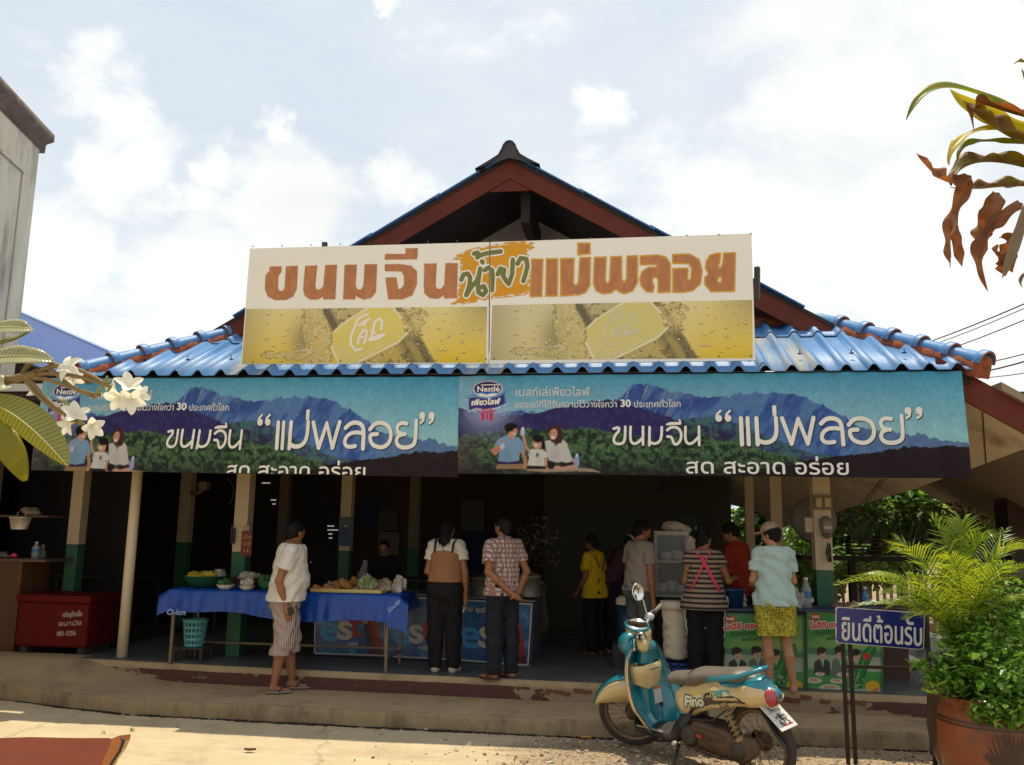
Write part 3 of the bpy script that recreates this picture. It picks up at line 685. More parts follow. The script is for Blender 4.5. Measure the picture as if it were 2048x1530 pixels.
mb = MB(); mb.b2((XL+1.1, YB-.1, .3), (XR-1.1, YB, 4.1)); mb.build('back_gable_wall', M_DARKWALL, REST)
fa, fb = at(1928, 772, Y=8.5), at(2048, 838, Y=8.5); srk = (fa[2]-fb[2])/(fb[0]-fa[0])
fc, fd_ = at(1928, 802, Y=8.5), at(2048, 862, Y=8.5)
x9 = fb[0]+1.6
mb = MB(); Pk = lambda x, dz, y: (x, y, fa[2]-srk*(x-fa[0])+dz)
a = [Pk(fa[0]-.25, .12, 8.44), Pk(x9, .12, 8.44), Pk(x9, -.16, 8.44), Pk(fa[0]-.25, -.16, 8.44)]; b = [(p[0], 8.47, p[2]) for p in a]; F6 = [(0, 1, 2, 3), (7, 6, 5, 4), (0, 4, 5, 1), (1, 5, 6, 2), (2, 6, 7, 3), (3, 7, 4, 0)]
mb.add(a+b, F6); mb.build('rake_board', M_BARGE, REST)
mb = MB(); a = [Pk(fa[0]+.28, .19, 8.38), Pk(x9, .19, 8.38), Pk(x9, .115, 8.38), Pk(fa[0]+.28, .115, 8.38)]; b = [(p[0], 14.0, p[2]) for p in a]; mb.add(a+b, F6); mb.build('side_roof_edge', mat('weathered tan sheet', (.28, .21, .14), .8, var=.2, bump=.3), REST)
_p0 = at(1928, 802, Y=8.5); _p1 = at(2048, 862, Y=8.5); _p2 = at(1600, 1045, Y=13.6); NL = np.cross(_p1-_p0, _p2-_p0)
V = [tuple(map(float, onplane(float(x), float(y), _p0, NL))) for x, y in [(1700, 868), (1928, 802), (2150, 913), (2150, 852), (2048, 898), (1950, 935), (1820, 980), (1690, 1018), (1625, 1042), (1565, 1052), (1500, 1018), (1440, 1005), (1440, 950)][:2]+[(2150, 913), (2048, 898), (1950, 935), (1820, 980), (1690, 1018), (1625, 1042), (1565, 1052), (1500, 1018), (1440, 1005), (1440, 950)]]
print('soffit', [tuple(round(c, 2) for c in p) for p in V])
mb = MB(); n = len(V); mb.add(V+[(p[0], p[1], p[2]+.02) for p in V], [tuple(range(n)), tuple(range(2*n-1, n-1, -1))]+[(i, n+i, n+(i+1) % n, (i+1) % n) for i in range(n)]); mb.build('soffit', M_SOFF, REST)
mb = MB(); q0 = onplane(1965., 824., _p0, NL); q1 = onplane(1972., 928., _p0, NL); mb.bar(tuple(q0-np.array([0, 0, .003])), tuple(q1-np.array([0, 0, .003])), .012, .006); mb.build('soffit_seam', M_DARKW, REST)
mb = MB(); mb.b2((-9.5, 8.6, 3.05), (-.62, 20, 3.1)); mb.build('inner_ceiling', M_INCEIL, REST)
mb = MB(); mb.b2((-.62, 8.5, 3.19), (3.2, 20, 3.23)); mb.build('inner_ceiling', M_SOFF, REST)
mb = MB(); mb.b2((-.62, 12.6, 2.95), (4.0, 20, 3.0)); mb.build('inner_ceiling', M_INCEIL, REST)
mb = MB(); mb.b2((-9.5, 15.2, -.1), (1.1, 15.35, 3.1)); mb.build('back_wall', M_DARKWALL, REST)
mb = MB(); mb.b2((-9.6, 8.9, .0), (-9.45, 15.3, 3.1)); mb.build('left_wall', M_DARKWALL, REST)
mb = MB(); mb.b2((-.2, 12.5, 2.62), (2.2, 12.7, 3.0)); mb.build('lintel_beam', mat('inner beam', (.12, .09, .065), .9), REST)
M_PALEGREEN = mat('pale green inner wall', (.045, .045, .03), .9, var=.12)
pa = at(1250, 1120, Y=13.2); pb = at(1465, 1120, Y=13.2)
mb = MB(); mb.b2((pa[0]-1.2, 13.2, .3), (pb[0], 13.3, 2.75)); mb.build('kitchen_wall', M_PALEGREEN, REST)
def column(px, py, Y, wpx, zsplit, zt=3.1, z0=Z_FLOOR, top=None, bottom=None, label=None, lab=None):
 c = at(px, py, Y=Y)[0]; wd = wpx/FPX*Y*.98
 t = thing('column', lab, 'column', (c, Y+wd/2, z0), 0, 'concrete columns of the restaurant')
 mb = MB(); mb.b2((-wd/2, -wd/2, 0), (wd/2, wd/2, zsplit-z0)); mb.build('painted_base', bottom or M_GREEN, t, bevel=.006)
 mb = MB(); mb.b2((-wd/2, -wd/2, zsplit-z0), (wd/2, wd/2, zt-z0)); mb.build('shaft', top or M_CREAM, t, bevel=.006)
 return t, c, wd
K1 = column(143, 1100, 9.9, 27, 1.50, lab='cream column with green base behind the red ice chest')
K2 = column(369, 1000, 12.2, 24, 1.5, lab='dim column with wall fan behind the basket of greens')
K3 = column(482, 1030, 9.55, 30, 1.46, lab='cream and green column with a red notice behind the blue table')
K4 = column(692, 1010, 11.2, 23, 1.45, lab='slim column wearing blue and yellow poster behind the food table')
K5 = column(828, 1000, 13.0, 20, 1.45, top=mat('shade darkened column paint', (.16, .12, .08), .9), lab='dark column behind the woman in brown overalls')  # darker copy of the cream paint: interior shade put into the colour
K6 = column(567, 1000, 13.6, 20, 1.45, top=MATS['shade darkened column paint'], lab='dark column behind the man in the white polo shirt')
K7 = column(1499, 1010, 12.0, 17, .6, bottom=M_CREAM, lab='slim cream column behind the person in red')
K8 = column(1552, 1000, 11.2, 22, .6, bottom=M_CREAM, lab='cream column behind the person wearing the cap')
K9 = column(1645, 1030, 9.3, 33, 1.40, lab='front cream column with electric meter and sockets')
mb = MB(); a = at(262, 1100, Y=9.25)
t = thing('steel_post', 'round cream steel post at the left front edge of the floor', 'post', (a[0], 9.25, Z_FLOOR))
mb.tube([(0, 0, 0), (0, 0, 2.85)], .056, 20); mb.build('pipe', mat('cream post paint', (.60, .50, .34), .5, var=.06, bump=.05), t)
mb = MB(); mb.lathe([(.0, .006), (.085, .006), (.085, 0)], n=20); mb.build('base_plate', mat('dark plate', (.05, .05, .05), .7), t)
# the big sign of two boards
YS = 8.44
def sgn(px, py):
 px = np.asarray(px, float); py = np.asarray(py, float); return at(px, py, Y=YS)
M_PRINT = vmat('sign print', .45, .4); M_CLOTH = vmat('banner print', .75, .15, bump=.25, bscale=9)
M_SIGNBRN = mat('hand painted brown', (.46, .185, .07), .6, var=.42, scale=14, bump=.1, stretch=(1, 1, .45), detail=9)
M_OCH = mat('ochre outline', (.62, .33, .03), .6, var=.1)
M_ORANGE = mat('orange brush stroke', (.66, .30, .006), .6, var=.08)
M_OLIVE = mat('olive script', (.17, .18, .045), .6, var=.15)
M_WHT = mat('cream white paint', (.80, .77, .68), .55, var=.05)
M_BOARD = mat('sign board white', (.84, .81, .73), .55, var=.04, scale=3, c2=(.72, .67, .57), f2=(.6, .85), s2=2)
TLc, TMc, TRc = (500, 497), (979.5, 484), (1503, 467); BLc, BMc, BRc = (482, 728), (977.5, 728), (1511, 721)
def board(a, b, c, d, label):
 P = [sgn(*q) for q in (a, b, c, d)]; mb = MB(); V = [tuple(p) for p in P]+[(p[0], p[1]+.03, p[2]) for p in P]
 mb.add(V, [(3, 2, 1, 0), (4, 5, 6, 7), (0, 1, 5, 4), (1, 2, 6, 5), (2, 3, 7, 6), (3, 0, 4, 7)])
 return tag(mb.build('sign_board', M_BOARD), label, 'sign', 'boards of the big roof sign')
SB1 = board(TLc, (978.6, 484.2), (976.4, 728), BLc, 'left white sign board with brown lettering over a yellow drink picture')
SB2 = board((981, 484), TRc, BRc, (979, 728), 'right white sign board with ochre edged brown lettering over a yellow drink picture')
z2 = ((460, 270), 1873/600.); z3 = ((960, 270), 1873/600.)
def zp(P, z): return [(p[0]/z[1]+z[0][0], p[1]/z[1]+z[0][1]) for p in P]
G1 = [[(248, 822), (322, 820), (322, 855), (303, 880), (300, 955), (308, 972), (328, 975), (340, 955), (350, 820), (425, 816), (418, 960), (395, 1008), (352, 1030), (280, 1030), (235, 1008), (218, 960), (222, 872), (245, 852)],
      [(470, 818), (546, 814), (533, 945), (542, 965), (563, 965), (583, 940), (595, 813), (669, 810), (658, 1027), (582, 1027), (582, 1008), (550, 1028), (500, 1028), (466, 1004), (457, 960)],
      [(716, 811), (793, 809), (785, 940), (797, 964), (820, 965), (833, 940), (841, 808), (919, 806), (912, 980), (882, 1018), (835, 1028), (797, 1012), (784, 1000), (783, 1027), (706, 1027)],
      [(966, 808), (1060, 806), (1130, 815), (1167, 850), (1168, 930), (1140, 1000), (1080, 1026), (988, 1027), (970, 890), (1040, 888), (1050, 962), (1066, 960), (1086, 935), (1086, 880), (1070, 853), (966, 850)],
      [(968, 742), (1095, 742), (1096, 708), (1174, 706), (1169, 776), (966, 779)],
      [(1213, 803), (1291, 802), (1284, 942), (1295, 962), (1318, 960), (1338, 935), (1345, 801), (1423, 800), (1416, 1019), (1338, 1021), (1337, 1003), (1300, 1022), (1250, 1021), (1214, 990), (1210, 940)]]
G3 = [[(320, 772), (397, 772), (390, 1012), (309, 1014)], [(411, 769), (489, 769), (487, 1009), (406, 1011)],
      [(500, 768), (592, 766), (587, 925), (599, 937), (611, 915), (620, 762), (694, 761), (690, 940), (664, 985), (610, 1004), (590, 995), (590, 1004), (499, 1009)],
      [(607, 672), (691, 671), (691, 746), (607, 753)],
      [(710, 760), (793, 758), (786, 905), (797, 924), (806, 905), (813, 757), (888, 754), (890, 900), (900, 917), (911, 895), (914, 752), (988, 750), (988, 920), (955, 978), (900, 995), (870, 985), (850, 968), (820, 990), (768, 996), (722, 976), (704, 930)],
      [(997, 752), (1110, 745), (1165, 760), (1193, 805), (1193, 985), (1107, 987), (1108, 905), (1098, 892), (1085, 893), (1078, 910), (1092, 945), (1083, 985), (1038, 983), (1003, 945), (993, 900), (1008, 850), (1050, 822), (1100, 822), (1096, 812), (997, 815)],
      [(1199, 742), (1310, 740), (1372, 775), (1391, 850), (1380, 930), (1332, 975), (1270, 986), (1200, 987), (1200, 831), (1303, 827), (1300, 900), (1312, 900), (1316, 832), (1300, 807), (1199, 805)],
      [(1408, 790), (1432, 748), (1480, 734), (1506, 734), (1500, 800), (1491, 818), (1500, 826), (1511, 800), (1518, 733), (1598, 732), (1593, 979), (1440, 982), (1400, 935), (1398, 890), (1422, 866), (1404, 835)]]
mk = Mask(510, 480, 1110, 640, .45)
for g in G1: mk.poly(zp(g, z2))
mk.build('lettering', sgn, M_SIGNBRN, SB1, -.003)
m0 = Mask(1050, 478, 1490, 610, .4)
for g in G3: m0.poly(zp(g, z3))
m0.poly(zp([(1088, 893), (1080, 905), (1088, 920), (1094, 905)], z3), True)
hole = zp([(1490, 892), (1505, 892), (1503, 915), (1488, 915)], z3); m0.poly(hole, True)
m1 = m0.grown(-3.0)
m0.build('letter_outline', sgn, M_OCH, SB2, -.003); m1.build('lettering', sgn, M_SIGNBRN, SB2, -.0045)
B2 = [(1390, 775), (1420, 745), (1470, 722), (1560, 695), (1640, 682), (1640, 1028), (1545, 1040), (1450, 1066), (1455, 1050), (1375, 1062), (1380, 1040), (1415, 1035), (1420, 1000), (1440, 780), (1385, 782)]
B3 = [(60, 690), (150, 672), (250, 660), (345, 672), (320, 690), (345, 700), (300, 725), (322, 735), (300, 765), (318, 800), (310, 985), (280, 1000), (70, 1025)]
for sb, B, zz, xr in ((SB1, B2, z2, (880, 978.3)), (SB2, B3, z3, (981.2, 1080))):
 mk = Mask(xr[0], 470, xr[1], 625, .45); mk.poly(zp(B, zz))
 rag = fbm(mk.X*.16+3, mk.Y*.55, 4, 9)
 edge = mk.grown(-5).M; mk.M = mk.M & (edge | (rag > .46)); mk.build('brush_stroke', sgn, M_ORANGE, sb, -.0022)
ST = [[(1445, 905), (1458, 872), (1485, 866), (1500, 890), (1496, 940), (1476, 1000)], [(1476, 1000), (1500, 960), (1545, 905), (1556, 870), (1562, 835)], [(1562, 835), (1548, 930), (1552, 985), (1580, 1000), (1600, 975), (1585, 945), (1560, 955)],
      [(1525, 742), (1545, 735), (1560, 752), (1545, 765)], [(1560, 752), (1610, 738), (1690, 728)], [(1574, 790), (1578, 796)], [(1590, 845), (1612, 830), (1636, 845), (1640, 890), (1636, 970)],
      [(1672, 870), (1688, 835), (1712, 842), (1705, 880), (1720, 905), (1740, 930)], [(1740, 930), (1762, 870), (1766, 780)], [(1795, 805), (1815, 770), (1850, 775), (1858, 820), (1845, 870), (1832, 912)], [(1672, 870), (1680, 862)]]
for sb, xr in ((SB1, (900, 978.3)), (SB2, (981.2, 1090))):
 mk = Mask(xr[0], 480, xr[1], 612, .4)
 for s_ in ST: mk.stroke(zp(s_, z2), 28/z2[1])
 mk.grown(3.2).build('script_outline', sgn, M_WHT, sb, -.0042); mk.build('script_lettering', sgn, M_OLIVE, sb, -.0056)
def drink(u, v, pale):
 """u 0..1 across, v 0..1 down"""
 X = u*4.0; Y = v; n1 = fbm(X*5, Y*5, 5, 3); n2 = fbm(X*14+3, Y*14, 4, 21); n3 = fbm(X*30+3, Y*30, 3, 5)
 C = np.zeros(u.shape+(3,)); lo = np.array([.34, .26, .09]); yel = np.array([.74, .52, .03]); pal = np.array([.72, .63, .30])
 t = np.clip(v*.9+.1*n1+np.where(u > .8, .1, 0), 0, 1)[..., None]
 C[:] = pal*(1-t)+yel*t
 fade = np.clip(1-u*1.15, 0, 1)*pale; fade = fade[..., None]; C = C*(1-fade)+np.array([.60, .54, .37])*fade
 def put(M, c, a=1):
  nonlocal C
  M = np.clip(M*a, 0, 1)[..., None]; C = C*(1-M)+np.array(c)*M
 sm = lambda x, w_=.02: np.clip(x/w_*.5+.5, 0, 1)
 put(np.exp(-((u-.24)/.05)**2-((v-.6)/.4)**2), (.25, .20, .10), .75)
 put(sm(.06-u, .06)*.6, (.35, .28, .14)); put(sm(u-.93, .1)*sm(.3-v, .4), (.22, .15, .05), .8)
 d = (u-.30)*4-(v*.0)-.0
 ax = (u*4-1.25)*.72-(v-.0)*.69; band = sm(.0+ax+.10, .02)*0
 lft = u*4-(1.24+v*.52); rgt = (2.62+ v*.55)-u*4      # slanted bottle sides
 bot = sm(lft)*sm(rgt)
 dk = bot*sm(.5-((u*4-1.3)*.55+v*.0+ (n2-.5)*.6)*1.4, .3)
 put(bot*(n2*.8+.2), (.36, .27, .10), .9); put(bot*(n3 > .64), (.62, .55, .36), .5); put(bot*(n2 < .36), (.10, .075, .035), .7)
 put(sm(lft)*sm(.16-lft, .05), (.09, .07, .045), .85)
 put(sm(rgt)*sm(.42-rgt, .1)*sm(v-.5, .1), (.10, .08, .04), .75); put(sm(rgt)*sm(.30-rgt, .03)*sm(rgt-.16, .03)*sm(v-.55, .1), (.45, .34, .1), .7)
 def quad(P, g=0.0):
  M = np.ones(u.shape)
  n = len(P)
  for i in range(n):
   xa, ya = P[i]; xb, yb = P[(i+1) % n]; L_ = math.hypot(xb-xa, yb-ya); M = np.minimum(M, sm((((xb-xa)*(v-ya)-(yb-ya)*(u*4-xa))/L_)+g, .012))
  return M
 Q = [(1.38, .54), (1.60, .30), (1.95, .05), (2.05, -.02), (2.42, -.02), (2.80, .48), (2.55, .62), (2.22, 1.0), (1.60, 1.02)]
 put(quad(Q, .018), (.80, .75, .56)); put(quad(Q, -.01), (.66, .52, .10)); put(quad(Q, -.01)*sm(.75-v, .5), (.72, .61, .18), .8)
 put(quad(Q, -.01)*np.clip(pale*1.0, 0, 1), (.60, .53, .25), .7)
 put(quad(Q, -.01)*sm(v-.72-.1*np.sin(u*30), .05)*(np.sin((u*4+v*1.3)*60) > .2), (.68, .62, .4), .6)
 sp = np.exp(-((u-.275-.04*v)/.055)**2)*(1-.5*np.abs(v-.35)); sp2 = np.exp(-((v-.86)/.1)**2)*np.exp(-((u-.2)/.13)**2); sp3 = np.exp(-((u-.70)/.05)**2)*np.exp(-((v-.25)/.35)**2)
 tt = sp+sp2*.9+sp3*.7; ed = (n1*.55+n2*.45)*1.3-tt
 put((ed < .22)*(tt > .18), (.55, .44, .16), .75); put((np.abs(ed-.22) < .035)*(tt > .15), (.17, .12, .045), .75); put((n3 > .66)*(tt > .4), (.70, .64, .46), .6); put((n3 < .30)*(tt > .35), (.20, .14, .05), .5)
 r = np.random.default_rng(5)
 for i in range(95):
  bx = r.uniform(.7, .99) if i < 60 else r.uniform(.08, .34); by = r.uniform(.06, .95); br = r.choice([.012, .016, .022, .03]); q = np.hypot(u*4-bx*4, v-by)
  put((q < br)*(v > by-.2*br), (.20, .13, .03), .7); put((q < br*.55)*(v < by+.3*br), (.75, .68, .45), .9)
 return np.clip(C, 0, 1)
def picture(sb, quadpx, pale, off):
 (ax, ay), (bx, by), (cx, cy), (dx, dy) = quadpx; nx, ny = 640, 150
 U, Vv = np.meshgrid(np.linspace(0, 1, nx), np.linspace(0, 1, ny)); PX = (ax*(1-U)+bx*U)*(1-Vv)+(dx*(1-U)+cx*U)*Vv; PY = (ay*(1-U)+by*U)*(1-Vv)+(dy*(1-U)+cy*U)*Vv
 P = sgn(PX, PY)+np.array([0, -.0025, 0]); i = np.arange(nx*ny).reshape(ny, nx); Q = np.stack([i[1:, :-1], i[1:, 1:], i[:-1, 1:], i[:-1, :-1]], -1).reshape(-1, 4)
 link('drink_picture', mesh_np('drink_picture', P.reshape(-1, 3), Q, [M_PRINT], False, drink(U, Vv, pale)), sb)
qa = zp([(102, 1088), (1605, 1072), (1598, 1420), (76, 1427)], z2); qb = zp([(78, 1064), (1698, 1030), (1702, 1392), (66, 1405)], z3)
picture(SB1, qa, .0, 0); picture(SB2, qb, .75, 0)
LG = [[(800, 1150), (830, 1130), (860, 1120)], [(800, 1150), (780, 1200), (755, 1260), (755, 1310), (785, 1345), (825, 1335)], [(808, 1190), (840, 1165)], [(800, 1300), (808, 1260), (835, 1215), (855, 1225), (850, 1270), (838, 1300)], [(812, 1262), (830, 1262)], [(838, 1190), (850, 1160), (868, 1150)],
      [(878, 1280), (895, 1215), (905, 1170), (935, 1145), (950, 1165), (945, 1215)], [(885, 1225), (905, 1235)], [(870, 1275), (920, 1255), (965, 1245), (930, 1270), (875, 1283)]]
for sb, zz, dx, dy, m, wd in ((SB1, z2, 0, 0, M_WHT, 15), (SB2, z3, 22, -32, mat('faded label', (.62, .57, .40), .6), 13)):
 mk = Mask(690, 600, 800, 712, .4) if sb is SB1 else Mask(1190, 595, 1300, 702, .4)
 for s_ in LG: mk.stroke(zp([(p[0]+dx, p[1]+dy) for p in s_], zz), wd/zz[1])
 mk.build('drink_logo', sgn, m, sb, -.005)
for sb, (xa, xb), ya, yb in ((SB1, (506, 972), 494, 722), (SB2, (988, 1502), 482, 716)):
 mb = MB()
 for i in range(9):
  for top in (0, 1):
   x = xa+(xb-xa)*i/8; y = ((ya-3)+(x-xa)*(-.0265 if True else 0)+2 if top else yb+(x-xa)*-.012+2); p = sgn(x, y); mb.sphere((p[0], p[1]-.003, p[2]), .008, 6, 4)
 mb.build('screws', mat('rusty screw', (.12, .06, .03), .7, .3), sb, kind='stuff')
mb = MB()
p = at(1512, 540, Y=8.5); mb.bar((p[0], 8.50, p[2]-.3), (p[0]+.02, 8.55, p[2]+.04), .05, .05)
tag(mb.build('angle_iron', mat('dark angle iron', (.05, .035, .03), .7)), 'dark frame post sticking out behind the right end of the big sign', 'frame')
mb = MB(); p = at(660, 490, Y=8.6); mb.bar((p[0]-.04, 8.55, p[2]-.4), (p[0]-.04, 8.55, p[2]+.012), .05, .04)
tag(mb.build('angle_iron', MATS['dark angle iron']), 'dark frame stub peeking over the top of the left sign board', 'frame')
# the two printed banners under the eave
YBN = 8.335
zb7 = ((900, 720), 2048/580.); zb8 = ((1440, 720), 2048/608.)
def quadmap(c, P):
 """bilinear from the art frame of the right banner (px) to the banner's own corner pixels"""
 (x0, y0, x1, y1) = (918., 757., 1942., 957.)
 def f(px, py):
  u = (np.asarray(px, float)-x0)/(x1-x0); v = (np.asarray(py, float)-y0)/(y1-y0)
  (ax, ay), (bx, by), (cx, cy), (dx, dy) = P; X = (ax*(1-u)+bx*u)*(1-v)+(dx*(1-u)+cx*u)*v; Y = (ay*(1-u)+by*u)*(1-v)+(dy*(1-u)+cy*u)*v
  return at(X, Y, Y=YBN)
 return f
def banner_art(cv):
 X, Y = cv.X, cv.Y
 n = fbm(X*.03, Y*.03, 5, 2); nf = fbm(X*.11, Y*.13, 5, 7); nf2 = fbm(X*.3, Y*.33, 3, 12)
 t = np.clip((Y-750)/130., 0, 1)[..., None]; L_ = np.clip((X-1500)/450., 0, 1)[..., None]
 top = np.array([.055, .30, .48])*(1-L_)+np.array([.045, .30, .52])*L_; bot = np.array([.34, .54, .64])*(1-L_)+np.array([.27, .55, .60])*L_
 cv.C = top*(1-t)+bot*t
 lt = np.clip((990-X)/80, 0, 1); cv.put(lt*.6, (.28, .50, .60))
 cv.C *= (1+(n[..., None]-.5)*.12)
 def ridge(P, jag, seed):
  xs = [p[0] for p in P]; ys = [p[1] for p in P]; y = np.interp(X, xs, ys); return Y > y+(fbm(X*.09, X*0+seed, 4, seed)-.5)*jag
 far = [(1130, 830), (1190, 822), (1240, 808), (1262, 784), (1285, 776), (1330, 782), (1350, 792), (1400, 800), (1440, 803), (1490, 797), (1520, 795), (1590, 798), (1620, 806), (1680, 830), (1730, 862), (1790, 872), (1850, 876), (1900, 888), (1945, 893)]
 m = ridge(far, 12, 31).astype(float); a = fbm(X*.05+Y*.03, Y*.025, 5, 40)
 cv.put(m, (.05, .11, .34)); cv.put(m*np.clip((a-.45)*7, 0, 1)*.55, (.13, .26, .46)); cv.put(m*np.clip((.45-a)*7, 0, 1)*.55, (.03, .06, .24)); cv.put(m*np.clip((X-1690)/60, 0, 1)*.7, (.12, .20, .36))
 cv.put(m*(fbm(X*.12+Y*.06, Y*.03, 4, 51) > .62)*np.clip((1420-X)/120, 0, 1), (.22, .30, .42), .7)
 mid = [(918, 822), (940, 828), (975, 836), (1035, 838), (1090, 830), (1130, 822), (1180, 812), (1230, 806), (1290, 825), (1370, 850), (1450, 870), (1520, 905), (1560, 930)]
 m = ridge(mid, 8, 61).astype(float)*(X < 1560); cv.put(m, (.035, .028, .12)); cv.put(m*(nf > .55)*.5, (.05, .05, .17))
 m2 = ridge([(1330, 850), (1430, 840), (1500, 862), (1560, 888), (1620, 908), (1700, 925), (1760, 935)], 10, 66).astype(float)*(X > 1350)*(X < 1760); cv.put(m2*(nf > .46), (.05, .12, .085), .8); cv.put(m2*(nf <= .46), (.035, .03, .07), .8)
 fo = [(918, 880), (960, 872), (1040, 865), (1110, 868), (1180, 862), (1240, 874), (1330, 886), (1400, 880), (1480, 892), (1560, 915), (1640, 928), (1700, 935)]
 m = ridge(fo, 10, 71).astype(float)*(X < 1720)
 cv.put(m, (.028, .06, .034)); cv.put(m*np.clip((nf-.47)*7, 0, 1), (.065, .125, .055)); cv.put(m*np.clip((nf2-.58)*9, 0, 1)*(nf > .45), (.13, .20, .10), .8); cv.put(m*(nf < .42), (.018, .03, .025), .85); cv.put(m*np.clip((990-X)/70, 0, 1), (.09, .07, .075), .7)
 cv.put(m*np.clip((Y-915)/45, 0, 1), (.022, .016, .022), .8)
 m = ridge([(1400, 962), (1520, 948), (1620, 925), (1690, 915), (1760, 908), (1830, 897), (1860, 900), (1905, 896), (1945, 900)], 6, 81).astype(float); cv.put(m, (.022, .014, .018)); cv.put(m*(nf > .58)*np.clip((915-Y)/20, 0, 1), (.05, .035, .03), .6)
 cv.put(np.clip((Y-935)/22, 0, 1)*np.clip((X-1130)/60, 0, 1), (.02, .013, .018), .8)
 cv.C *= (1+(nf2[..., None]-.5)*.30)*(1+(nf[..., None]-.5)*.25)*.90
 cv.zo, cv.zs = zb7
 cv.ell(270, 430, 130, 95, (.30, .38, .60), .55, soft=90)
 for k in range(26):
  q = math.pi*(.02+.96*k/25); cv.line([(268+60*math.cos(q), 390+40*math.sin(q)), (268+165*math.cos(q), 380+110*math.sin(q))], 2.4, (.45, .5, .75), .45)
 cv.poly([(135, 290), (180, 282), (260, 300), (350, 285), (392, 262), (400, 330), (330, 365), (250, 372), (190, 372), (140, 385)], (.05, .04, .20))
 cv.line([(112, 290), (150, 268), (200, 275), (262, 298), (330, 290), (385, 262), (412, 232)], 5, (.03, .12, .38)); cv.line([(135, 388), (190, 366), (260, 378), (340, 365), (398, 340)], 6, (.75, .75, .8), .8); cv.line([(372, 355), (402, 322)], 7, (.04, .2, .5))
 cv.ell(272, 225, 113, 62, (.06, .06, .18)); cv.ell(272, 225, 108, 58, (.75, .74, .72)); cv.ell(272, 223, 100, 51, (.035, .025, .11))
 cv.poly([(172, 240), (200, 252), (230, 246), (262, 256), (300, 248), (345, 254), (372, 240), (340, 272), (272, 284), (205, 272)], (.05, .20, .55)); cv.poly([(190, 262), (225, 258), (262, 268), (300, 260), (350, 262), (310, 280), (262, 284), (215, 278)], (.75, .75, .74))
 for (x, s) in ((238, 1), (268, .72), (298, 1)):
  c = (.55, .02, .07); cv.ell(x, 378-(s-1)*-20, 9*s, 9*s, c); cv.poly([(x-10*s, 392), (x+10*s, 392), (x+11*s, 452-8*(1-s)*2), (x-11*s, 452-8*(1-s)*2)], c)
  cv.line([(x-6*s, 398), (x-(38 if x < 250 else 14)*s, 384)], 9*s, c); cv.line([(x+6*s, 398), (x+(32 if x > 280 else 16)*s, 380)], 9*s, c)
 # the family sitting on a mat
 sk = (.42, .20, .12); sk2 = (.50, .26, .17); hair = (.012, .008, .008); blue = (.17, .30, .47); wh = (.48, .46, .45); navy = (.03, .03, .09)
 cv.poly([(550, 812), (690, 822), (900, 812), (1080, 820), (1010, 795), (900, 786), (560, 780)], (.30, .22, .16))
 cv.poly([(335, 800), (345, 760), (420, 735), (540, 770), (550, 800)], (.25, .16, .09)); cv.poly([(330, 768), (350, 735), (500, 735), (505, 765)], (.04, .02, .06))   # man's legs, belt
 cv.poly([(318, 640), (345, 590), (400, 560), (450, 565), (505, 580), (530, 620), (545, 680), (505, 685), (500, 740), (420, 752), (350, 742), (362, 660)], blue); cv.line([(395, 585), (400, 650)], 4, (.1, .2, .33), .6)
 cv.line([(508, 600), (520, 690), (535, 760)], 5, (.12, .22, .35), .7)
 cv.line([(345, 640), (310, 670), (330, 690), (372, 640), (380, 610)], 24, sk); cv.line([(525, 680), (545, 740), (540, 790)], 24, sk)
 cv.ell(448, 535, 30, 42, sk2, rot=.3); cv.ell(440, 500, 46, 30, hair, rot=-.1); cv.poly([(398, 520), (404, 490), (440, 500), (425, 545), (412, 548)], hair); cv.ell(468, 540, 18, 30, sk2, rot=.3); cv.line([(455, 548), (472, 552)], 5, (.8, .75, .7)); cv.line([(432, 575), (450, 585)], 12, sk)
 cv.ell(380, 620, 18, 40, (.25, .33, .55)); cv.ell(380, 640, 16, 20, (.45, .5, .68)); cv.ell(378, 600, 12, 12, sk)
 cv.ell(525, 540, 16, 28, (.4, .45, .65)); cv.ell(525, 512, 8, 10, (.7, .72, .8)); cv.line([(530, 570), (548, 640), (570, 670)], 17, sk2)   # boy's raised arm
 cv.poly([(560, 680), (590, 655), (650, 655), (695, 680), (705, 725), (680, 730), (676, 780), (556, 778), (572, 720)], (.50, .50, .47)); cv.line([(560, 672), (572, 690)], 7, hair); cv.line([(678, 724), (704, 722)], 7, hair); cv.line([(600, 650), (645, 655)], 8, hair); cv.ell(628, 700, 10, 16, (.08, .1, .14))
 cv.line([(688, 730), (684, 800)], 20, sk2); cv.ell(628, 620, 34, 38, sk2); cv.ell(634, 582, 42, 28, hair); cv.poly([(660, 585), (682, 600), (675, 655), (655, 640)], hair); cv.ell(618, 628, 13, 10, (.6, .5, .45)); cv.poly([(555, 775), (690, 780), (692, 800), (552, 800)], (.02, .015, .02))
 cv.poly([(680, 600), (720, 590), (760, 640), (800, 585), (835, 610), (870, 715), (885, 735), (840, 755), (800, 745), (720, 760), (700, 700)], wh); cv.line([(748, 610), (752, 650)], 4, (.4, .3, .28)); cv.line([(700, 640), (735, 745)], 4, (.33, .31, .31), .5); cv.line([(830, 640), (820, 740)], 4, (.33, .31, .31), .5)
 cv.poly([(706, 560), (718, 505), (755, 485), (795, 500), (812, 560), (800, 612), (770, 618), (720, 600)], (.06, .02, .02)); cv.ell(742, 548, 27, 42, sk2, rot=.1); cv.ell(738, 574, 13, 8, (.75, .7, .66)); cv.poly([(715, 540), (720, 500), (765, 492), (775, 530), (750, 510), (728, 520)], (.06, .02, .02))
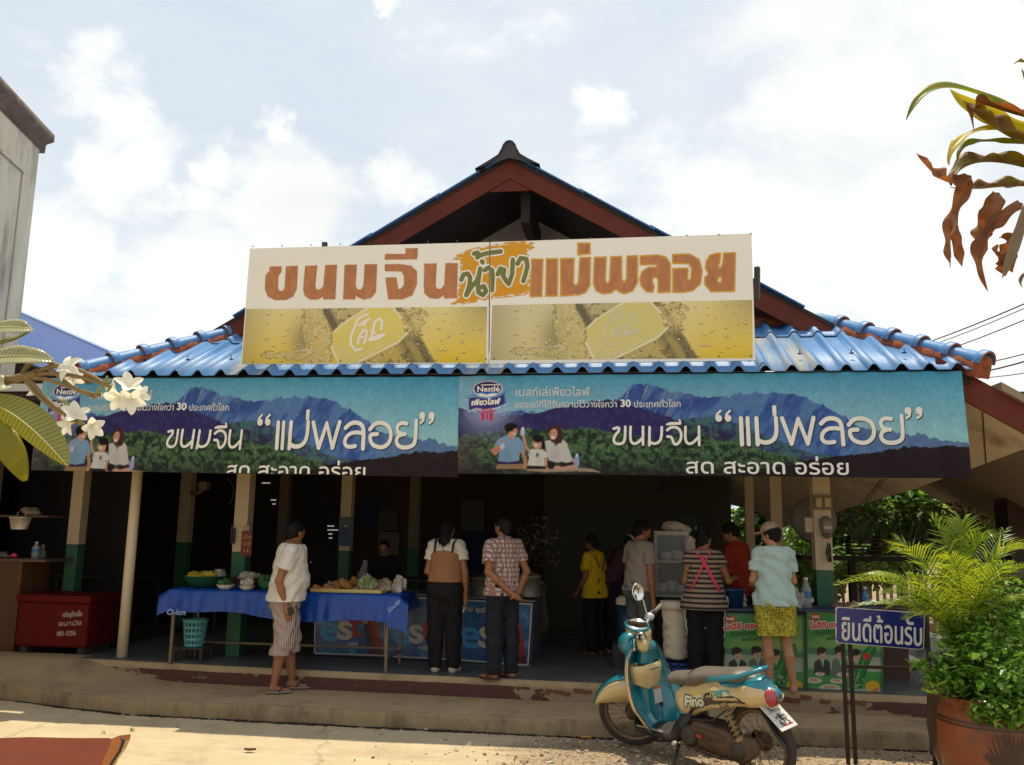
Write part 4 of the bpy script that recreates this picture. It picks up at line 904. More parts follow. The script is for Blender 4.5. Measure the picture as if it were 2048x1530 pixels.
 cv.poly([(700, 735), (760, 750), (740, 800), (705, 795)], (.015, .012, .015)); cv.line([(760, 790), (830, 785), (900, 780)], 26, (.45, .24, .2)); cv.line([(870, 740), (905, 760)], 16, sk2); cv.poly([(770, 765), (880, 745), (900, 762), (800, 785)], (.02, .015, .02)); cv.ell(905, 745, 20, 42, (.22, .30, .52)); cv.ell(908, 700, 9, 12, (.55, .6, .75)); cv.ell(905, 750, 19, 15, (.35, .25, .5))
 for (x, y) in ((440, 531), (462, 529), (614, 611), (636, 611), (730, 541), (752, 540)): cv.line([(x-5, y), (x+5, y)], 3.5, (.05, .02, .015), .8)
 cv.line([(452, 536), (456, 545)], 3, (.33, .15, .09), .7); cv.line([(742, 548), (745, 558)], 3, (.36, .17, .1), .7)
 for (x, y, r) in ((480, 540, 8), (408, 700, 30), (760, 700, 26), (640, 730, 16)): cv.ell(x, y, r, r*1.6, (.05, .05, .08), .22, soft=r)
 cv.zo, cv.zs = (0, 0), 1.0
M_BWHT = mat('banner lettering', (.76, .74, .68), .7, var=.03); M_BSH = mat('banner lettering shadow', (.03, .03, .045), .8, var=0)
def chaikin(P, n=2):
 if len(P) < 4: return P
 for _ in range(n):
  Q = [P[0]]
  for a, b in zip(P[:-1], P[1:]): Q += [(a[0]*.75+b[0]*.25, a[1]*.75+b[1]*.25), (a[0]*.25+b[0]*.75, a[1]*.25+b[1]*.75)]
  P = Q+[P[-1]]
 return P
def zq(P, z): return [(p[0]/z[1]+z[0][0], p[1]/z[1]+z[0][1]) for p in P]
zb6 = ((480, 720), 2048/520.)
W8 = [([(160, 420), (160, 590)], 30), ([(205, 420), (205, 590)], 30), ([(265, 420), (265, 590)], 30), ([(265, 560), (300, 580), (345, 578), (385, 550), (398, 500), (398, 418)], 30), ([(391, 348), (391, 392)], 31),
      ([(440, 420), (495, 585)], 30), ([(495, 585), (548, 425)], 28), ([(548, 425), (605, 585)], 28), ([(605, 585), (652, 418)], 30),
      ([(700, 455), (735, 425), (780, 418), (825, 430), (845, 470), (845, 588)], 30), ([(845, 490), (790, 482), (735, 490), (700, 525), (702, 565), (735, 580), (785, 572)], 28),
      ([(890, 462), (925, 425), (985, 418), (1040, 440), (1062, 490), (1050, 545), (1005, 578), (950, 575), (905, 555), (888, 495), (950, 492)], 29),
      ([(1180, 425), (1140, 418), (1105, 440), (1110, 480), (1155, 492), (1170, 492)], 27), ([(1150, 492), (1110, 505), (1100, 545), (1130, 575), (1190, 578), (1240, 560), (1252, 520), (1252, 405)], 29)]
W7 = [([(1170, 510), (1210, 500), (1205, 530), (1180, 555), (1165, 590), (1180, 615), (1215, 620), (1248, 600), (1252, 498)], 20), ([(1290, 498), (1285, 590), (1305, 618), (1340, 610), (1372, 575)], 20), ([(1378, 498), (1375, 622)], 20), ([(1330, 500), (1330, 500)], 1),
      ([(1425, 500), (1420, 625)], 20), ([(1420, 600), (1450, 618), (1490, 605), (1508, 570), (1512, 500)], 20), ([(1550, 520), (1575, 500), (1620, 500), (1648, 530), (1648, 580), (1625, 615), (1595, 622), (1580, 565), (1550, 565)], 20), ([(1550, 480), (1645, 475), (1640, 452)], 16), ([(1550, 480), (1570, 470), (1640, 470)], 12),
      ([(1680, 498), (1675, 590), (1695, 618), (1730, 610), (1768, 570)], 20), ([(1775, 498), (1772, 625)], 20)]
def banner(corners, label, y1=957., x1=1942.):
 f = quadmap(None, corners)
 cv = Canvas(918, 757, x1, y1, 1.6); banner_art(cv)
 ws = lambda P: np.stack([P[..., 0]*0, .016*np.sin(P[..., 0]*3.1+.8)*np.clip((3.3-P[..., 2]), 0, 1)+.006*np.sin(P[..., 0]*11+P[..., 2]*6)+.010*np.sin(P[..., 0]*1.3-P[..., 2]*4)*np.clip((3.3-P[..., 2]), 0, 1)+.004*np.sin(P[..., 0]*27+np.sin(P[..., 2]*9)), P[..., 0]*0], -1)
 o = cv.build('banner', f, M_CLOTH, bulge=ws, thick=.004); tag(o, label, 'banner', 'printed banners under the eave')
 def fin(mk, nm, off, m):
  mk.M &= (mk.Y < y1-.5)
  mk.build(nm, f, m, o, off, bulge=ws)
 mk = Mask(1215, 770, 1870, 906, .42)
 for P, wd in W8: mk.stroke(zq(chaikin(P), zb8), wd*.93/zb8[1])
 for P, wd in W7:
  if wd > 2: mk.stroke(zq(chaikin(P), zb7), wd*.93/zb7[1])
 for cx in (1918, 1985):                     # opening quotes
  a = zq([(cx, 435)], zb7)[0]; mk.stroke([(a[0], a[1]+1), (a[0], a[1]+1.5)], 13); mk.stroke([(a[0]-4.5, a[1]+1), (a[0]-3, a[1]-7), (a[0]+4, a[1]-13)], 4.5)
 for cx in (1300, 1373):
  a = zq([(cx, 372)], zb8)[0]; mk.stroke([(a[0], a[1]), (a[0], a[1]+.5)], 14); mk.stroke([(a[0]+5, a[1]), (a[0]+3, a[1]+9), (a[0]-4, a[1]+14)], 4.5)
 sh = Mask.__new__(Mask); sh.__dict__.update(mk.__dict__); sh.M = np.zeros_like(mk.M); sh.M[4:, 4:] = mk.M[:-4, :-4]
 fin(sh, 'lettering_shadow', -.003, M_BSH); fin(mk, 'lettering', -.0055, M_BWHT)
 mk = Mask(1360, 900, 1720, 957, .4); mk.text('สด สะอาด อร่อย', 1372, 952, 40, right=1698); fin(mk.grown(.5), 'lettering', -.004, M_BWHT)
 mk = Mask(1020, 770, 1380, 832, .36); mk.text('เนสท์เล่เพียวไลฟ์', 1032, 799, 22.5, right=1183); mk.text('แบรนด์ที่ได้รับความไว้วางใจกว่า', 1031, 822, 17.5, right=1238); mk.text('ประเทศทั่วโลก', 1272, 822, 17.5, right=1367); mk.M |= mk.grown(.4).M; fin(mk, 'lettering', -.004, mat('small lettering', (.52, .54, .55), .7, var=0))
 mk = Mask(1240, 800, 1272, 828, .36); mk.text('30', 1245, 821, 20, right=1266); fin(mk.grown(.9), 'lettering', -.0045, M_BWHT)
 mk = Mask(940, 765, 1010, 826, .36); mk.text('Nestlé', 955, 789.5, 16, right=1001); mk.stroke([(964, 776), (1000, 776)], 1.4); mk2 = mk.grown(.45); fin(mk2, 'badge_lettering', -.004, M_BWHT)
 mk = Mask(940, 795, 1015, 826, .36); mk.text('เพียวไลฟ์', 943, 817, 15, right=1001, slope=-.03, shear=.15); fin(mk.grown(.6), 'badge_lettering', -.004, M_BWHT)
 return o, f
BN2, fB2 = banner([(918, 752), (1924, 742), (1943, 957), (914, 947)], 'right banner with smiling family, blue mountains and white lettering, whole')
BN1, fB1 = banner([(87, 757), (944, 753), (941, 967), (57, 951)], 'left banner, its lower line of lettering cut off, partly behind white blossoms', y1=945., x1=1912.)
# neighbouring buildings
def neighbour():
 Yb = 11.5
 M = mat('streaked old render', (.66, .58, .44), .95, var=.12, scale=2.5, bump=.4, bscale=18, c2=(.20, .155, .11), f2=(.50, .74), s2=1.2, stretch=(1.6, 1.6, .45))
 MC = mat('blackened coping', (.16, .12, .09), .95, var=.4, scale=4, bump=.9, bscale=12, c2=(.30, .24, .18), f2=(.5, .7), s2=2)
 t = thing('concrete_building', 'tall weathered concrete building with blackened coping at the upper left', 'building')
 c = at(82, 272, Y=Yb); a = at(0., 186., z=float(c[2])); d = Vector((a[0]-c[0], a[1]-c[1], 0)).normalized(); p0 = Vector((c[0], c[1], 0)); zt = c[2]
 p1 = p0+d*7.5; n = Vector((-d.y, d.x, 0)); n = n if n.y < 0 or n.x > 0 else -n
 back = p0+Vector((-4, 3.0, 0)); bk1 = p1+Vector((-4, 3.0, 0))
 mb = MB(); mb.add([p0, p1, p1+Vector((0, 0, zt)), p0+Vector((0, 0, zt)), back, back+Vector((0, 0, zt)), bk1, bk1+Vector((0, 0, zt))], [(0, 1, 2, 3), (4, 0, 3, 5), (1, 6, 7, 2), (3, 2, 7, 5)]); mb.build('wall', M, t)
 q0 = at(0, 285, Y=0.1+Yb-1.9)
 out = Vector((d.y, -d.x, 0)); out = out if out.x > 0 else -out
 mb = MB()
 for (s0, s1, z0, z1) in ((.42, 3.6, zt-.78, zt-.73), (.42, .47, zt-6, zt-.78)):
  pa = p0+d*s0+out*.01; pb = p0+d*s1+out*.01; mb.add([pa+Vector((0, 0, z0)), pb+Vector((0, 0, z0)), pb+Vector((0, 0, z1)), pa+Vector((0, 0, z1)), pa+out*.02+Vector((0, 0, z0)), pb+out*.02+Vector((0, 0, z0)), pb+out*.02+Vector((0, 0, z1)), pa+out*.02+Vector((0, 0, z1))], [(4, 5, 6, 7), (0, 1, 5, 4), (3, 7, 6, 2), (0, 4, 7, 3), (1, 2, 6, 5)])
 mb.build('panel_border', M, t)
 mb = MB(); e0 = p0-d*.14; prof = [(-.25, -.22), (.02, -.22), (.03, -.08), (.14, -.03), (.14, .08), (.08, .12), (-.25, .12)]
 secs = [[e0+d*s_+out*x+Vector((0, 0, zt+z)) for x, z in prof] for s_ in (0, 1.2, 2.4, 7.8)]; mb.loft(secs, 7); mb.build('coping', MC, t)
neighbour()
def blue_roof():
 t = thing('neighbour_shed', 'long blue ribbed metal roof of the shed behind the left eave', 'shed')
 Yr = 13.0; a = at(28, 622, Y=Yr+2); b = at(215, 705, Y=Yr); c = at(165, 760, Y=Yr-1.5); d = at(0, 700, Y=Yr)
 A, B, C_, D = map(Vector, (tuple(a), tuple(b+(b-a)*.8), tuple(c+(c-d)*.6), tuple(at(-60, 690, Y=Yr+.4))))
 A = A+(A-B)*.3
 M = mat('violet blue metal sheet', (.24, .34, .62), .42, var=.1, spec=.6)
 mb = MB(); n = 26; nn = (B-A).cross(D-A).normalized(); nn = nn if nn.z > 0 else -nn
 for i in range(n):
  for j, (h0, h1) in enumerate(((0, 0), (0, .035), (.035, .035), (.035, 0))):
   s0 = (i+(0, .62, .70, .92)[j])/n; s1 = (i+(.62, .70, .92, 1)[j])/n
   P = [A+(D-A)*s0+nn*h0, B+(C_-B)*s0+nn*h0, B+(C_-B)*s1+nn*h1, A+(D-A)*s1+nn*h1]; mb.add(P, [(0, 1, 2, 3)])
 mb.build('roof', M, t)
 mb = MB(); mb.bar(A+nn*.03, B+nn*.03, .12, .05); mb.build('ridge_flashing', M, t)
 mb = MB(); z = Vector((0, 0, -5)); mb.add([D, C_, C_+z, D+z], [(0, 1, 2, 3)]); mb.build('wall', mat('dark shed wall', (.02, .016, .016), .9), t)
blue_roof()
def stall_left():
 t = thing('stall_roof', 'low stall eave with white and brown boards beside the left banner', 'stall')
 for i, (ya, yb_, m, nm) in enumerate(((768, 782, M_WHT, 'board'), (783, 792, mat('stall brown', (.07, .03, .02), .8), 'board'), (793, 797, M_WHT, 'board'), (798, 850, mat('stall dark green', (.012, .03, .02), .9), 'awning'))):
  a = at(-60, ya, Y=9.6); b = at(110, yb_, Y=9.6); mb = MB(); mb.b2((a[0], 9.6+i*.02, b[2]), (b[0], 9.64+i*.02, a[2])); mb.build(nm, m, t)
 mb = MB(); a = at(-30, 905, Y=9.2); b = at(75, 782, Y=9.2); mb.tube([tuple(a), tuple(b)], .06, 14); mb.build('brace_pipe', mat('white plastic pipe', (.55, .5, .42), .35), t)
stall_left()
# on the floor: tables, counters and what stands on them
M_STEEL = mat('dull steel', (.35, .32, .28), .38, .85, var=.15); M_POT = mat('aluminium pot', (.30, .28, .25), .42, .75, var=.15); M_TIN = mat('rusty table leg', (.16, .12, .08), .6, .4, var=.3, scale=20)
M_BLUECL = mat('blue plastic tablecloth', (.004, .05, .28), .32, var=.2, scale=6, bump=.8, bscale=14, spec=.5, stretch=(1, 1, .35))
M_BAG = mat('clear plastic bag', (.55, .50, .44), .25, alpha=.45, var=.1, bump=.6, bscale=40)
F_ = Z_FLOOR
def P2(px, py, z=F_): p = at(px, py, z=z); return Vector(tuple(map(float, p)))
def blue_table():
 a = at(345, 1186, Y=9.0); b = at(800, 1196, Y=8.95); zt = 1.075
 x0, x1 = float(a[0]), float(b[0]); y0, y1 = 8.92, 9.55
 t = thing('food_table', 'long folding table on thin metal legs laid with food at the floor edge', 'table', (0, 0, 0))
 mb = MB(); mb.b2((x0, y0, zt-.03), (x1, y1, zt)); mb.build('tabletop', MATS['dull steel'], t)
 for x in (x0+.06, x1-.12):
  for y in (y0+.03, y1-.05): mb = MB(); mb.b2((x-.014, y-.014, F_), (x+.014, y+.014, zt-.03)); mb.build('leg', M_TIN, t)
 for x in (x0+.06, x1-.12): mb = MB(); mb.bar((x, y0+.04, F_+.13), (x, y1-.06, F_+.13), .02, .02); mb.build('stretcher', M_TIN, t)
 mb = MB(); mb.bar((x0+.06, y1-.05, F_+.16), (x1-.12, y1-.05, F_+.16), .02, .02); mb.build('stretcher', M_TIN, t)
 nx = 160; rows = [(y1, 0), (y0, 0), (y0-.012, .012), (y0-.02, .06), (y0-.03, .12), (y0-.03, .18), (y0-.035, .25)]
 xs = np.linspace(x0-.10, x1+.10, nx); V = []
 for r, (y, dz) in enumerate(rows):
  f = 0 if r < 2 else (r-1)/5
  hang = .245+.035*np.sin(xs*1.9+1)+.018*np.sin(xs*5.1)+np.where(xs > x1-.1, .06, 0)
  zz = zt+.005-(dz/.25)*hang if r > 1 else zt+.006+0*xs
  drop = np.clip((x0-xs)/.10, 0, 1)+np.clip((xs-x1)/.10, 0, 1)
  V.append(np.stack([xs, y+f*(.018*np.sin(xs*9+.6)+.010*np.sin(xs*23+r*.6)+.006*np.sin(xs*51)), zz-drop*(.16 if r < 2 else .05)], 1))
 V = np.concatenate(V); i = np.arange(len(rows)*nx).reshape(len(rows), nx); Q = np.stack([i[:-1, :-1], i[:-1, 1:], i[1:, 1:], i[1:, :-1]], -1).reshape(-1, 4)
 o = link('tablecloth', mesh_np('tablecloth', V, Q, [M_BLUECL], True)); tag(o, 'shiny blue plastic cloth hanging over the long food table', 'tablecloth')
 mk = Mask(325, 1205, 385, 1235, .4); mk.text('O-lon', 332, 1229, 16, slope=.02, shear=.3); mk.grown(.5).build('lettering', lambda x, y: at(x, y, Y=8.845), mat('pale blue print', (.22, .32, .55), .6), o, 0)
 mk = Mask(770, 1195, 800, 1240, .4); mk.text('โลตัส', 776, 1228, 13, slope=-.9); mk.grown(.5).build('lettering', lambda x, y: at(x, y, Y=8.845), MATS['pale blue print'], o, 0)
 return x0, x1, y0, y1, zt
bt = blue_table()
ZT = bt[4]+.008
def bowl(name, px, py, Y, z, r, h, m, label, cat, fill=None, group=None, rim=1.0, fillname='food'):
 x = float(at(px, py, Y=Y)[0]); t = thing(name, label, cat, (x, Y, z), 0, group)
 mb = MB(); mb.lathe([(0, .004), (r*.5, 0), (r*.62, .01), (r*.85, h*.5), (r, h), (r+.008, h+.004), (r-.006, h), (r*.82, h*.5), (r*.5, .015), (0, .012)], n=26); mb.build('bowl', m, t)
 if fill:
  f = Field((-r, -r, 0), (r, r, h+.14), .009 if r > .1 else .006)
  for i in range(14):
   a = random.uniform(0, 6.3); q = random.uniform(0, r*.62); f.ell((q*math.cos(a), q*math.sin(a), h*.8+random.uniform(0, .05)), (r*.3, r*.26, .035), .012)
  f.wrinkle(.006, (90, 90, 80), random.uniform(0, 5)); f.build(fillname, fill, t)
 return t
M_GREENPL = mat('green plastic', (.015, .085, .03), .4, var=.1); M_REDPL = mat('brown plastic basket', (.10, .03, .02), .5, var=.1); M_ENAM = mat('white enamel', (.58, .53, .44), .35, var=.05)
M_YEL = mat('yellow cloth', (.42, .30, .03), .8, var=.25, bump=.6); M_VEG = mat('leafy vegetables', (.03, .10, .02), .7, var=.5, scale=30, bump=1); M_NOOD = mat('pale noodles', (.42, .36, .27), .6, var=.2, scale=40, bump=1)
bowl('basin', 411, 1165, 9.30, ZT, .235, .12, M_GREENPL, 'large green plastic basin covered with a yellow cloth at the table end', 'basin', M_YEL, fillname='cloth')
bowl('bowl', 451, 1178, 9.03, ZT, .095, .05, M_ENAM, 'white bowl standing in front of the leafy greens on the blue table', 'bowl', M_VEG, 'bowls on the food table')
bowl('bowl', 494, 1180, 9.02, ZT, .085, .045, M_ENAM, 'white bowl standing in front of the brown basket on the blue table', 'bowl', M_NOOD, 'bowls on the food table')
bowl('basin', 500, 1165, 9.32, ZT, .19, .11, M_REDPL, 'brown plastic basket heaped with pale noodles on the blue table', 'basin', M_NOOD)
bowl('basin', 536, 1172, 9.2, ZT, .12, .09, mat('light green plastic', (.05, .20, .06), .4), 'light green bowl half hidden behind the man in the white polo', 'bowl', M_VEG)
def jar(px, py, Y, z, r, h, m, label, cat='jar', lid=None):
 x = float(at(px, py, Y=Y)[0]); t = thing('jar', label, cat, (x, Y, z)); mb = MB(); mb.lathe([(0, 0), (r, 0), (r, h*.8), (r*.8, h*.95), (r*.8, h), (0, h)], n=18); mb.build('body', m, t)
 mb = MB(); mb.lathe([(r*.84, h), (r*.84, h+.02), (0, h+.024)], n=18); mb.build('lid', lid or M_STEEL, t); return t
jar(439, 1150, 9.5, ZT, .075, .17, mat('cloudy glass jar', (.30, .27, .23), .2, var=.1), 'lidded cloudy jar behind the bowls on the blue table')
def tray(px, py, Y, w_, d, label, m):
 x = float(at(px, py, Y=Y)[0]); t = thing('tray', label, 'tray', (x, Y, ZT)); mb = MB(); mb.box((0, 0, .008), (w_, d, .012));
 for sx, sy, a, b in ((-1, 0, .01, d), (1, 0, .01, d), (0, -1, w_, .01), (0, 1, w_, .01)): mb.box((sx*w_/2, sy*d/2, .02), (a, b, .035))
 mb.build('base', m, t); return t
tray(700, 1185, 9.12, .75, .3, 'yellow topped food tray holding fried snacks on the blue table', mat('yellow tray', (.46, .36, .12), .6))
M_FRY = mat('fried snacks', (.40, .17, .045), .7, var=.4, scale=25, bump=1)
def heap(name, px, py, Y, z, rx, rz, m, label, cat, n=10, group=None, seed=0, transl=None):
 x = float(at(px, py, Y=Y)[0]); rr = random.Random(seed); f = Field((-rx*1.4, -rx*1.2, -.01), (rx*1.4, rx*1.2, rz*1.9+.03), max(.006, rx/22))
 for i in range(n):
  a = rr.uniform(0, 6.3); q = rr.uniform(0, rx*.7); f.ell((q*math.cos(a), q*math.sin(a)*.7, rr.uniform(.1, 1)*rz*(1-q/rx*.6)), (rx*.36, rx*.33, rz*.42), .012)
 f.wrinkle(.005, (80, 80, 60), seed); f.cut((0, 0, 0.002), (0, 0, -1)); o = f.build(name, m); o.location = (x, Y, z); return tag(o, label, cat, group)
heap('snack_heap', 632, 1178, 9.03, ZT, .075, .06, M_FRY, 'small pile of fried snacks nearest the man in the white polo', 'snacks', seed=1)
heap('snack_heap', 655, 1178, 9.05, ZT+.01, .075, .065, M_FRY, 'second pile of fried snacks beside the clear bag on the tray', 'snacks', seed=2)
heap('fried_chicken', 684, 1160, 9.25, ZT+.02, .12, .09, M_FRY, 'heap of fried chicken towards the back of the blue table', 'snacks', seed=3)
M_BAGV = mat('bag of greens', (.14, .18, .06), .35, var=.5, scale=22, bump=.8, c2=(.42, .38, .28), f2=(.5, .6), s2=14)
M_BAGR = mat('bag of pork rinds', (.30, .17, .11), .35, var=.4, scale=20, bump=.8, c2=(.45, .38, .30), f2=(.5, .62), s2=10)
M_BAGW = mat('crumpled clear bag', (.32, .28, .24), .22, var=.4, scale=12, bump=1, c2=(.50, .46, .41), f2=(.5, .6), s2=9)
heap('food_bag', 735, 1165, 9.15, ZT+.01, .135, .14, M_BAGV, 'plastic bag filled with fresh greens on the yellow tray', 'bag', 12, seed=4)
heap('food_bag', 765, 1165, 9.22, ZT+.01, .12, .12, M_BAGR, 'bag of reddish snacks between the greens and the clear bag', 'bag', 12, seed=5)
heap('food_bag', 798, 1172, 9.15, ZT, .10, .15, M_BAGW, 'crumpled clear bag at the right end of the blue table', 'bag', 12, seed=6)
heap('food_bag', 712, 1150, 9.45, ZT, .10, .12, mat('orange bag', (.40, .15, .04), .5, var=.3, bump=.7), 'small orange food bag standing behind the greens', 'bag', 10, seed=7)
heap('food_bag', 727, 1135, 9.6, ZT+.05, .09, .20, mat('grey bag', (.12, .11, .11), .3, var=.3, bump=.9), 'tall grey plastic bag behind the food on the blue table', 'bag', 10, seed=8)
heap('food_bag', 660, 1150, 9.5, ZT, .05, .08, M_BAGW, 'tiny clear bag behind the fried snacks', 'bag', 8, seed=9)
def slotted_basket():
 c = at(387, 1300, Y=9.25); t = thing('plastic_basket', 'turquoise slotted plastic basket under the left end of the blue table', 'basket', (float(c[0]), 9.25, .47))
 m = mat('turquoise plastic', (.10, .34, .36), .45, var=.06); mb = MB(); R0, R1, Hh = .095, .125, .27; n = 18; rows = 4
 R = lambda z: R0+(R1-R0)*z/Hh
 for k in range(rows+1):
  z = .01+(Hh-.02)*k/rows; mb.lathe([(R(z), z-.014), (R(z)+.004, z-.014), (R(z)+.004, z+.014), (R(z), z+.014), (R(z), z-.014)], n=n*2)
 for i in range(n):
  a = 2*math.pi*i/n; mb.bar((R(0)*math.cos(a), R(0)*math.sin(a), 0), (R(Hh)*math.cos(a), R(Hh)*math.sin(a), Hh), .012, .005, up=(math.cos(a), math.sin(a), 0))
 mb.build('wall', m, t); mb = MB(); mb.lathe([(R1-.003, Hh), (R1+.014, Hh), (R1+.014, Hh+.012), (R1-.003, Hh+.012)], n=30); mb.build('rim', m, t); mb = MB(); mb.lathe([(0, .0), (R0, 0)], n=24); mb.build('base', m, t)
 mb = MB(); mb.box((0, 0, -.014), (.36, .30, .02)); tag(mb.build('low_shelf', M_DARKW), 'dark low stool holding up the turquoise basket', 'stool').location = (float(c[0]), 9.25, .47)
slotted_basket()
for sx in (-.15, .15):
 for sy in (-.12, .12): mb = MB(); mb.b2((sx-.015, sy-.015, F_-.47), (sx+.015, sy+.015, -.025)); mb.build('leg', M_DARKW, bpy.data.objects['low_shelf'])
def counter(name, corners, Yf, depth, label, art, ins=0.0, step=1.0, frame=None):
 """corners (px): TL TR BR BL of the printed front, on a vertical plane through two floor points"""
 (ax, ay), (bx, by), (cx, cy), (dx, dy) = corners
 A = at(dx, dy, Y=Yf[0]); B = at(cx, cy, Y=Yf[1]); u = B-A; u[2] = 0; u = u/np.linalg.norm(u); n = np.array([u[1], -u[0], 0.0])
 f = lambda X, Y: onplane(np.asarray(X, float), np.asarray(Y, float), A, n)
 t = thing(name, label, 'counter'); back = -n*depth
 P = [f(q[0], q[1]) for q in corners]; inn = [p-n*.012 for p in P]
 mb = MB(); V = [tuple(p) for p in inn]+[tuple(p+back) for p in inn]; mb.add(V, [(3, 2, 1, 0), (4, 5, 6, 7), (0, 1, 5, 4), (1, 2, 6, 5), (2, 3, 7, 6), (3, 0, 4, 7)]); mb.build('body', mat('counter body', (.035, .04, .06), .7), t)
 return t, f, n, P
def front_print(t, f, n, q, art, step=1.0, frame=None, thick=3.0):
 (ax, ay), (bx, by), (cx, cy), (dx, dy) = q; nx = int(math.hypot(bx-ax, by-ay)/step); ny = int(math.hypot(dx-ax, dy-ay)/step)
 U, Vv = np.meshgrid(np.linspace(0, 1, nx), np.linspace(0, 1, ny)); W_ = math.hypot(bx-ax, by-ay); H_ = math.hypot(dx-ax, dy-ay)
 cv = Canvas(0, 0, W_, H_, step); cv.X = U*W_; cv.Y = Vv*H_; cv.C = np.zeros((ny, nx, 3)); cv.nx, cv.ny = nx, ny; art(cv, W_, H_)
 f2 = lambda X, Y: f((ax*(1-X/W_)+bx*X/W_)*(1-Y/H_)+(dx*(1-X/W_)+cx*X/W_)*Y/H_, (ay*(1-X/W_)+by*X/W_)*(1-Y/H_)+(dy*(1-X/W_)+cy*X/W_)*Y/H_)
 P = f2(cv.X, cv.Y)+n*.001; i = np.arange(nx*ny).reshape(ny, nx); Q = np.stack([i[1:, :-1], i[1:, 1:], i[:-1, 1:], i[:-1, :-1]], -1).reshape(-1, 4)
 o = link('printed_front', mesh_np('printed_front', P.reshape(-1, 3), Q, [vmat('counter print', .3, .5)], False, np.clip(cv.C, 0, 1)), t)
 if frame:
  mb = MB(); K = [f(*c) for c in q]
  for a_, b_ in ((0, 1), (1, 2), (2, 3), (3, 0)): mb.bar(tuple(K[a_]+n*.008), tuple(K[b_]+n*.008), .014, .014, up=tuple(n))
  mb.build('frame', frame, t)
 return o, f2, W_, H_
def est_art(cv, W_, H_):
 X, Y = cv.X, cv.Y; s = W_/145.; g = fbm(X*.05/s+5, Y*.05, 4, 4); cv.C[:] = (.012, .055, .17); cv.put(np.clip(1-Y/H_*1.2, 0, 1)*.6, (.01, .11, .24)); cv.put((g > .5)*.35, (.03, .12, .26)); cv.put(np.clip((g-.62)*9, 0, 1)*.5, (.12, .25, .4))
 for k in range(12):
  x = (20+k*9)*s; cv.line([(x, H_), (x+(k-6)*6*s, H_*.72)], .8, (.12, .26, .42), .5)
 cv.ell(55*s, H_*.60, 40*s, 34*s, (.03, .09, .2), .7); cv.ell(55*s, H_*.60, 33*s, 29*s, (.02, .07, .20), .8)
 cv.poly([(96*s, H_*.12), (116*s, H_*.1), (143*s, H_), (118*s, H_)], (.09, .01, .008)); cv.poly([(104*s, H_*.12), (118*s, H_*.1), (140*s, H_*.8), (128*s, H_*.9)], (.22, .02, .012), .8); cv.poly([(90*s, H_*.1), (100*s, H_*.1), (122*s, H_), (112*s, H_)], (.03, .02, .03)); cv.ell(104*s, H_*.42, 6*s, 8, (.4, .36, .3), .9); cv.ell(104*s, H_*.42, 3*s, 5, (.12, .01, .01))
def est_text(o, f2, W_, H_, n):
 s = W_/145.; pl = lambda x, y: f2(x, y)
 def T(txt, x, y, sz, right, m, g, off, sl=0):
  mk = Mask(0, 0, W_, H_, .45); mk.text(txt, x*s, y*H_, sz, right=right*s, slope=sl); mk = mk.grown(g) if g else mk; ob = mk.build('lettering', pl, m, o, 0);
  if ob: ob.location = tuple(n*off)
 T('e', 8, .78, 80*s, 47, mat('print light blue', (.03, .22, .46), .4), 1.6, .003); T('s', 44, .75, 80*s, 76, mat('print white', (.42, .38, .33), .4), 1.7, .0045); T('t', 73, .70, 74*s, 95, mat('print red', (.26, .012, .015), .4), 1.7, .006)
 T('COLA', 66, .86, 8*s, 90, MATS['print white'], .3, .003, -.12); T('ใหม่ สุดขั้ว', 14, .17, 13, 66, MATS['print white'], .4, .003, .05)
def est_counter():
 c = [(630, 1180), (1068, 1206), (1062, 1332), (630, 1310)]
 t, f, n, P = counter('drinks_counter', c, (9.85, 9.70), .62, 'long drinks counter with blue cola posters under the steel pots', None)
 W1 = mat('white counter edge', (.42, .40, .37), .5)
 for q in ([(632, 1184), (770, 1191), (770, 1311), (630, 1306)], [(776, 1192), (910, 1199), (909, 1319), (776, 1312)], [(911, 1199), (1064, 1208), (1056, 1330), (909, 1319)]):
  o, f2, a, b = front_print(t, f, n, q, est_art, .9, W1); est_text(o, f2, a, b, n)
 mb = MB(); K = [f(628, 1178), f(1070, 1204)]; up = np.array([0, 0, .012]); mb.add([tuple(K[0]+n*.03), tuple(K[1]+n*.03), tuple(K[1]-n*.66), tuple(K[0]-n*.66)]+[tuple(q+up) for q in (K[0]+n*.03, K[1]+n*.03, K[1]-n*.66, K[0]-n*.66)], [(3, 2, 1, 0), (4, 5, 6, 7), (0, 1, 5, 4), (1, 2, 6, 5), (2, 3, 7, 6), (3, 0, 4, 7)]); mb.build('countertop', mat('counter top steel', (.2, .19, .18), .4, .6), t)
 mb = MB()
 for q in ((640, 1310), (900, 1322), (1050, 1332)):
  p = f(*q)-n*.1; mb.b2((p[0]-.02, p[1]-.02, F_), (p[0]+.02, p[1]+.02, p[2]+.02))
 mb.build('feet', M_TIN, t, kind='stuff')
 return f, n, float(K[1][2])
fE, nE, zE = est_counter()
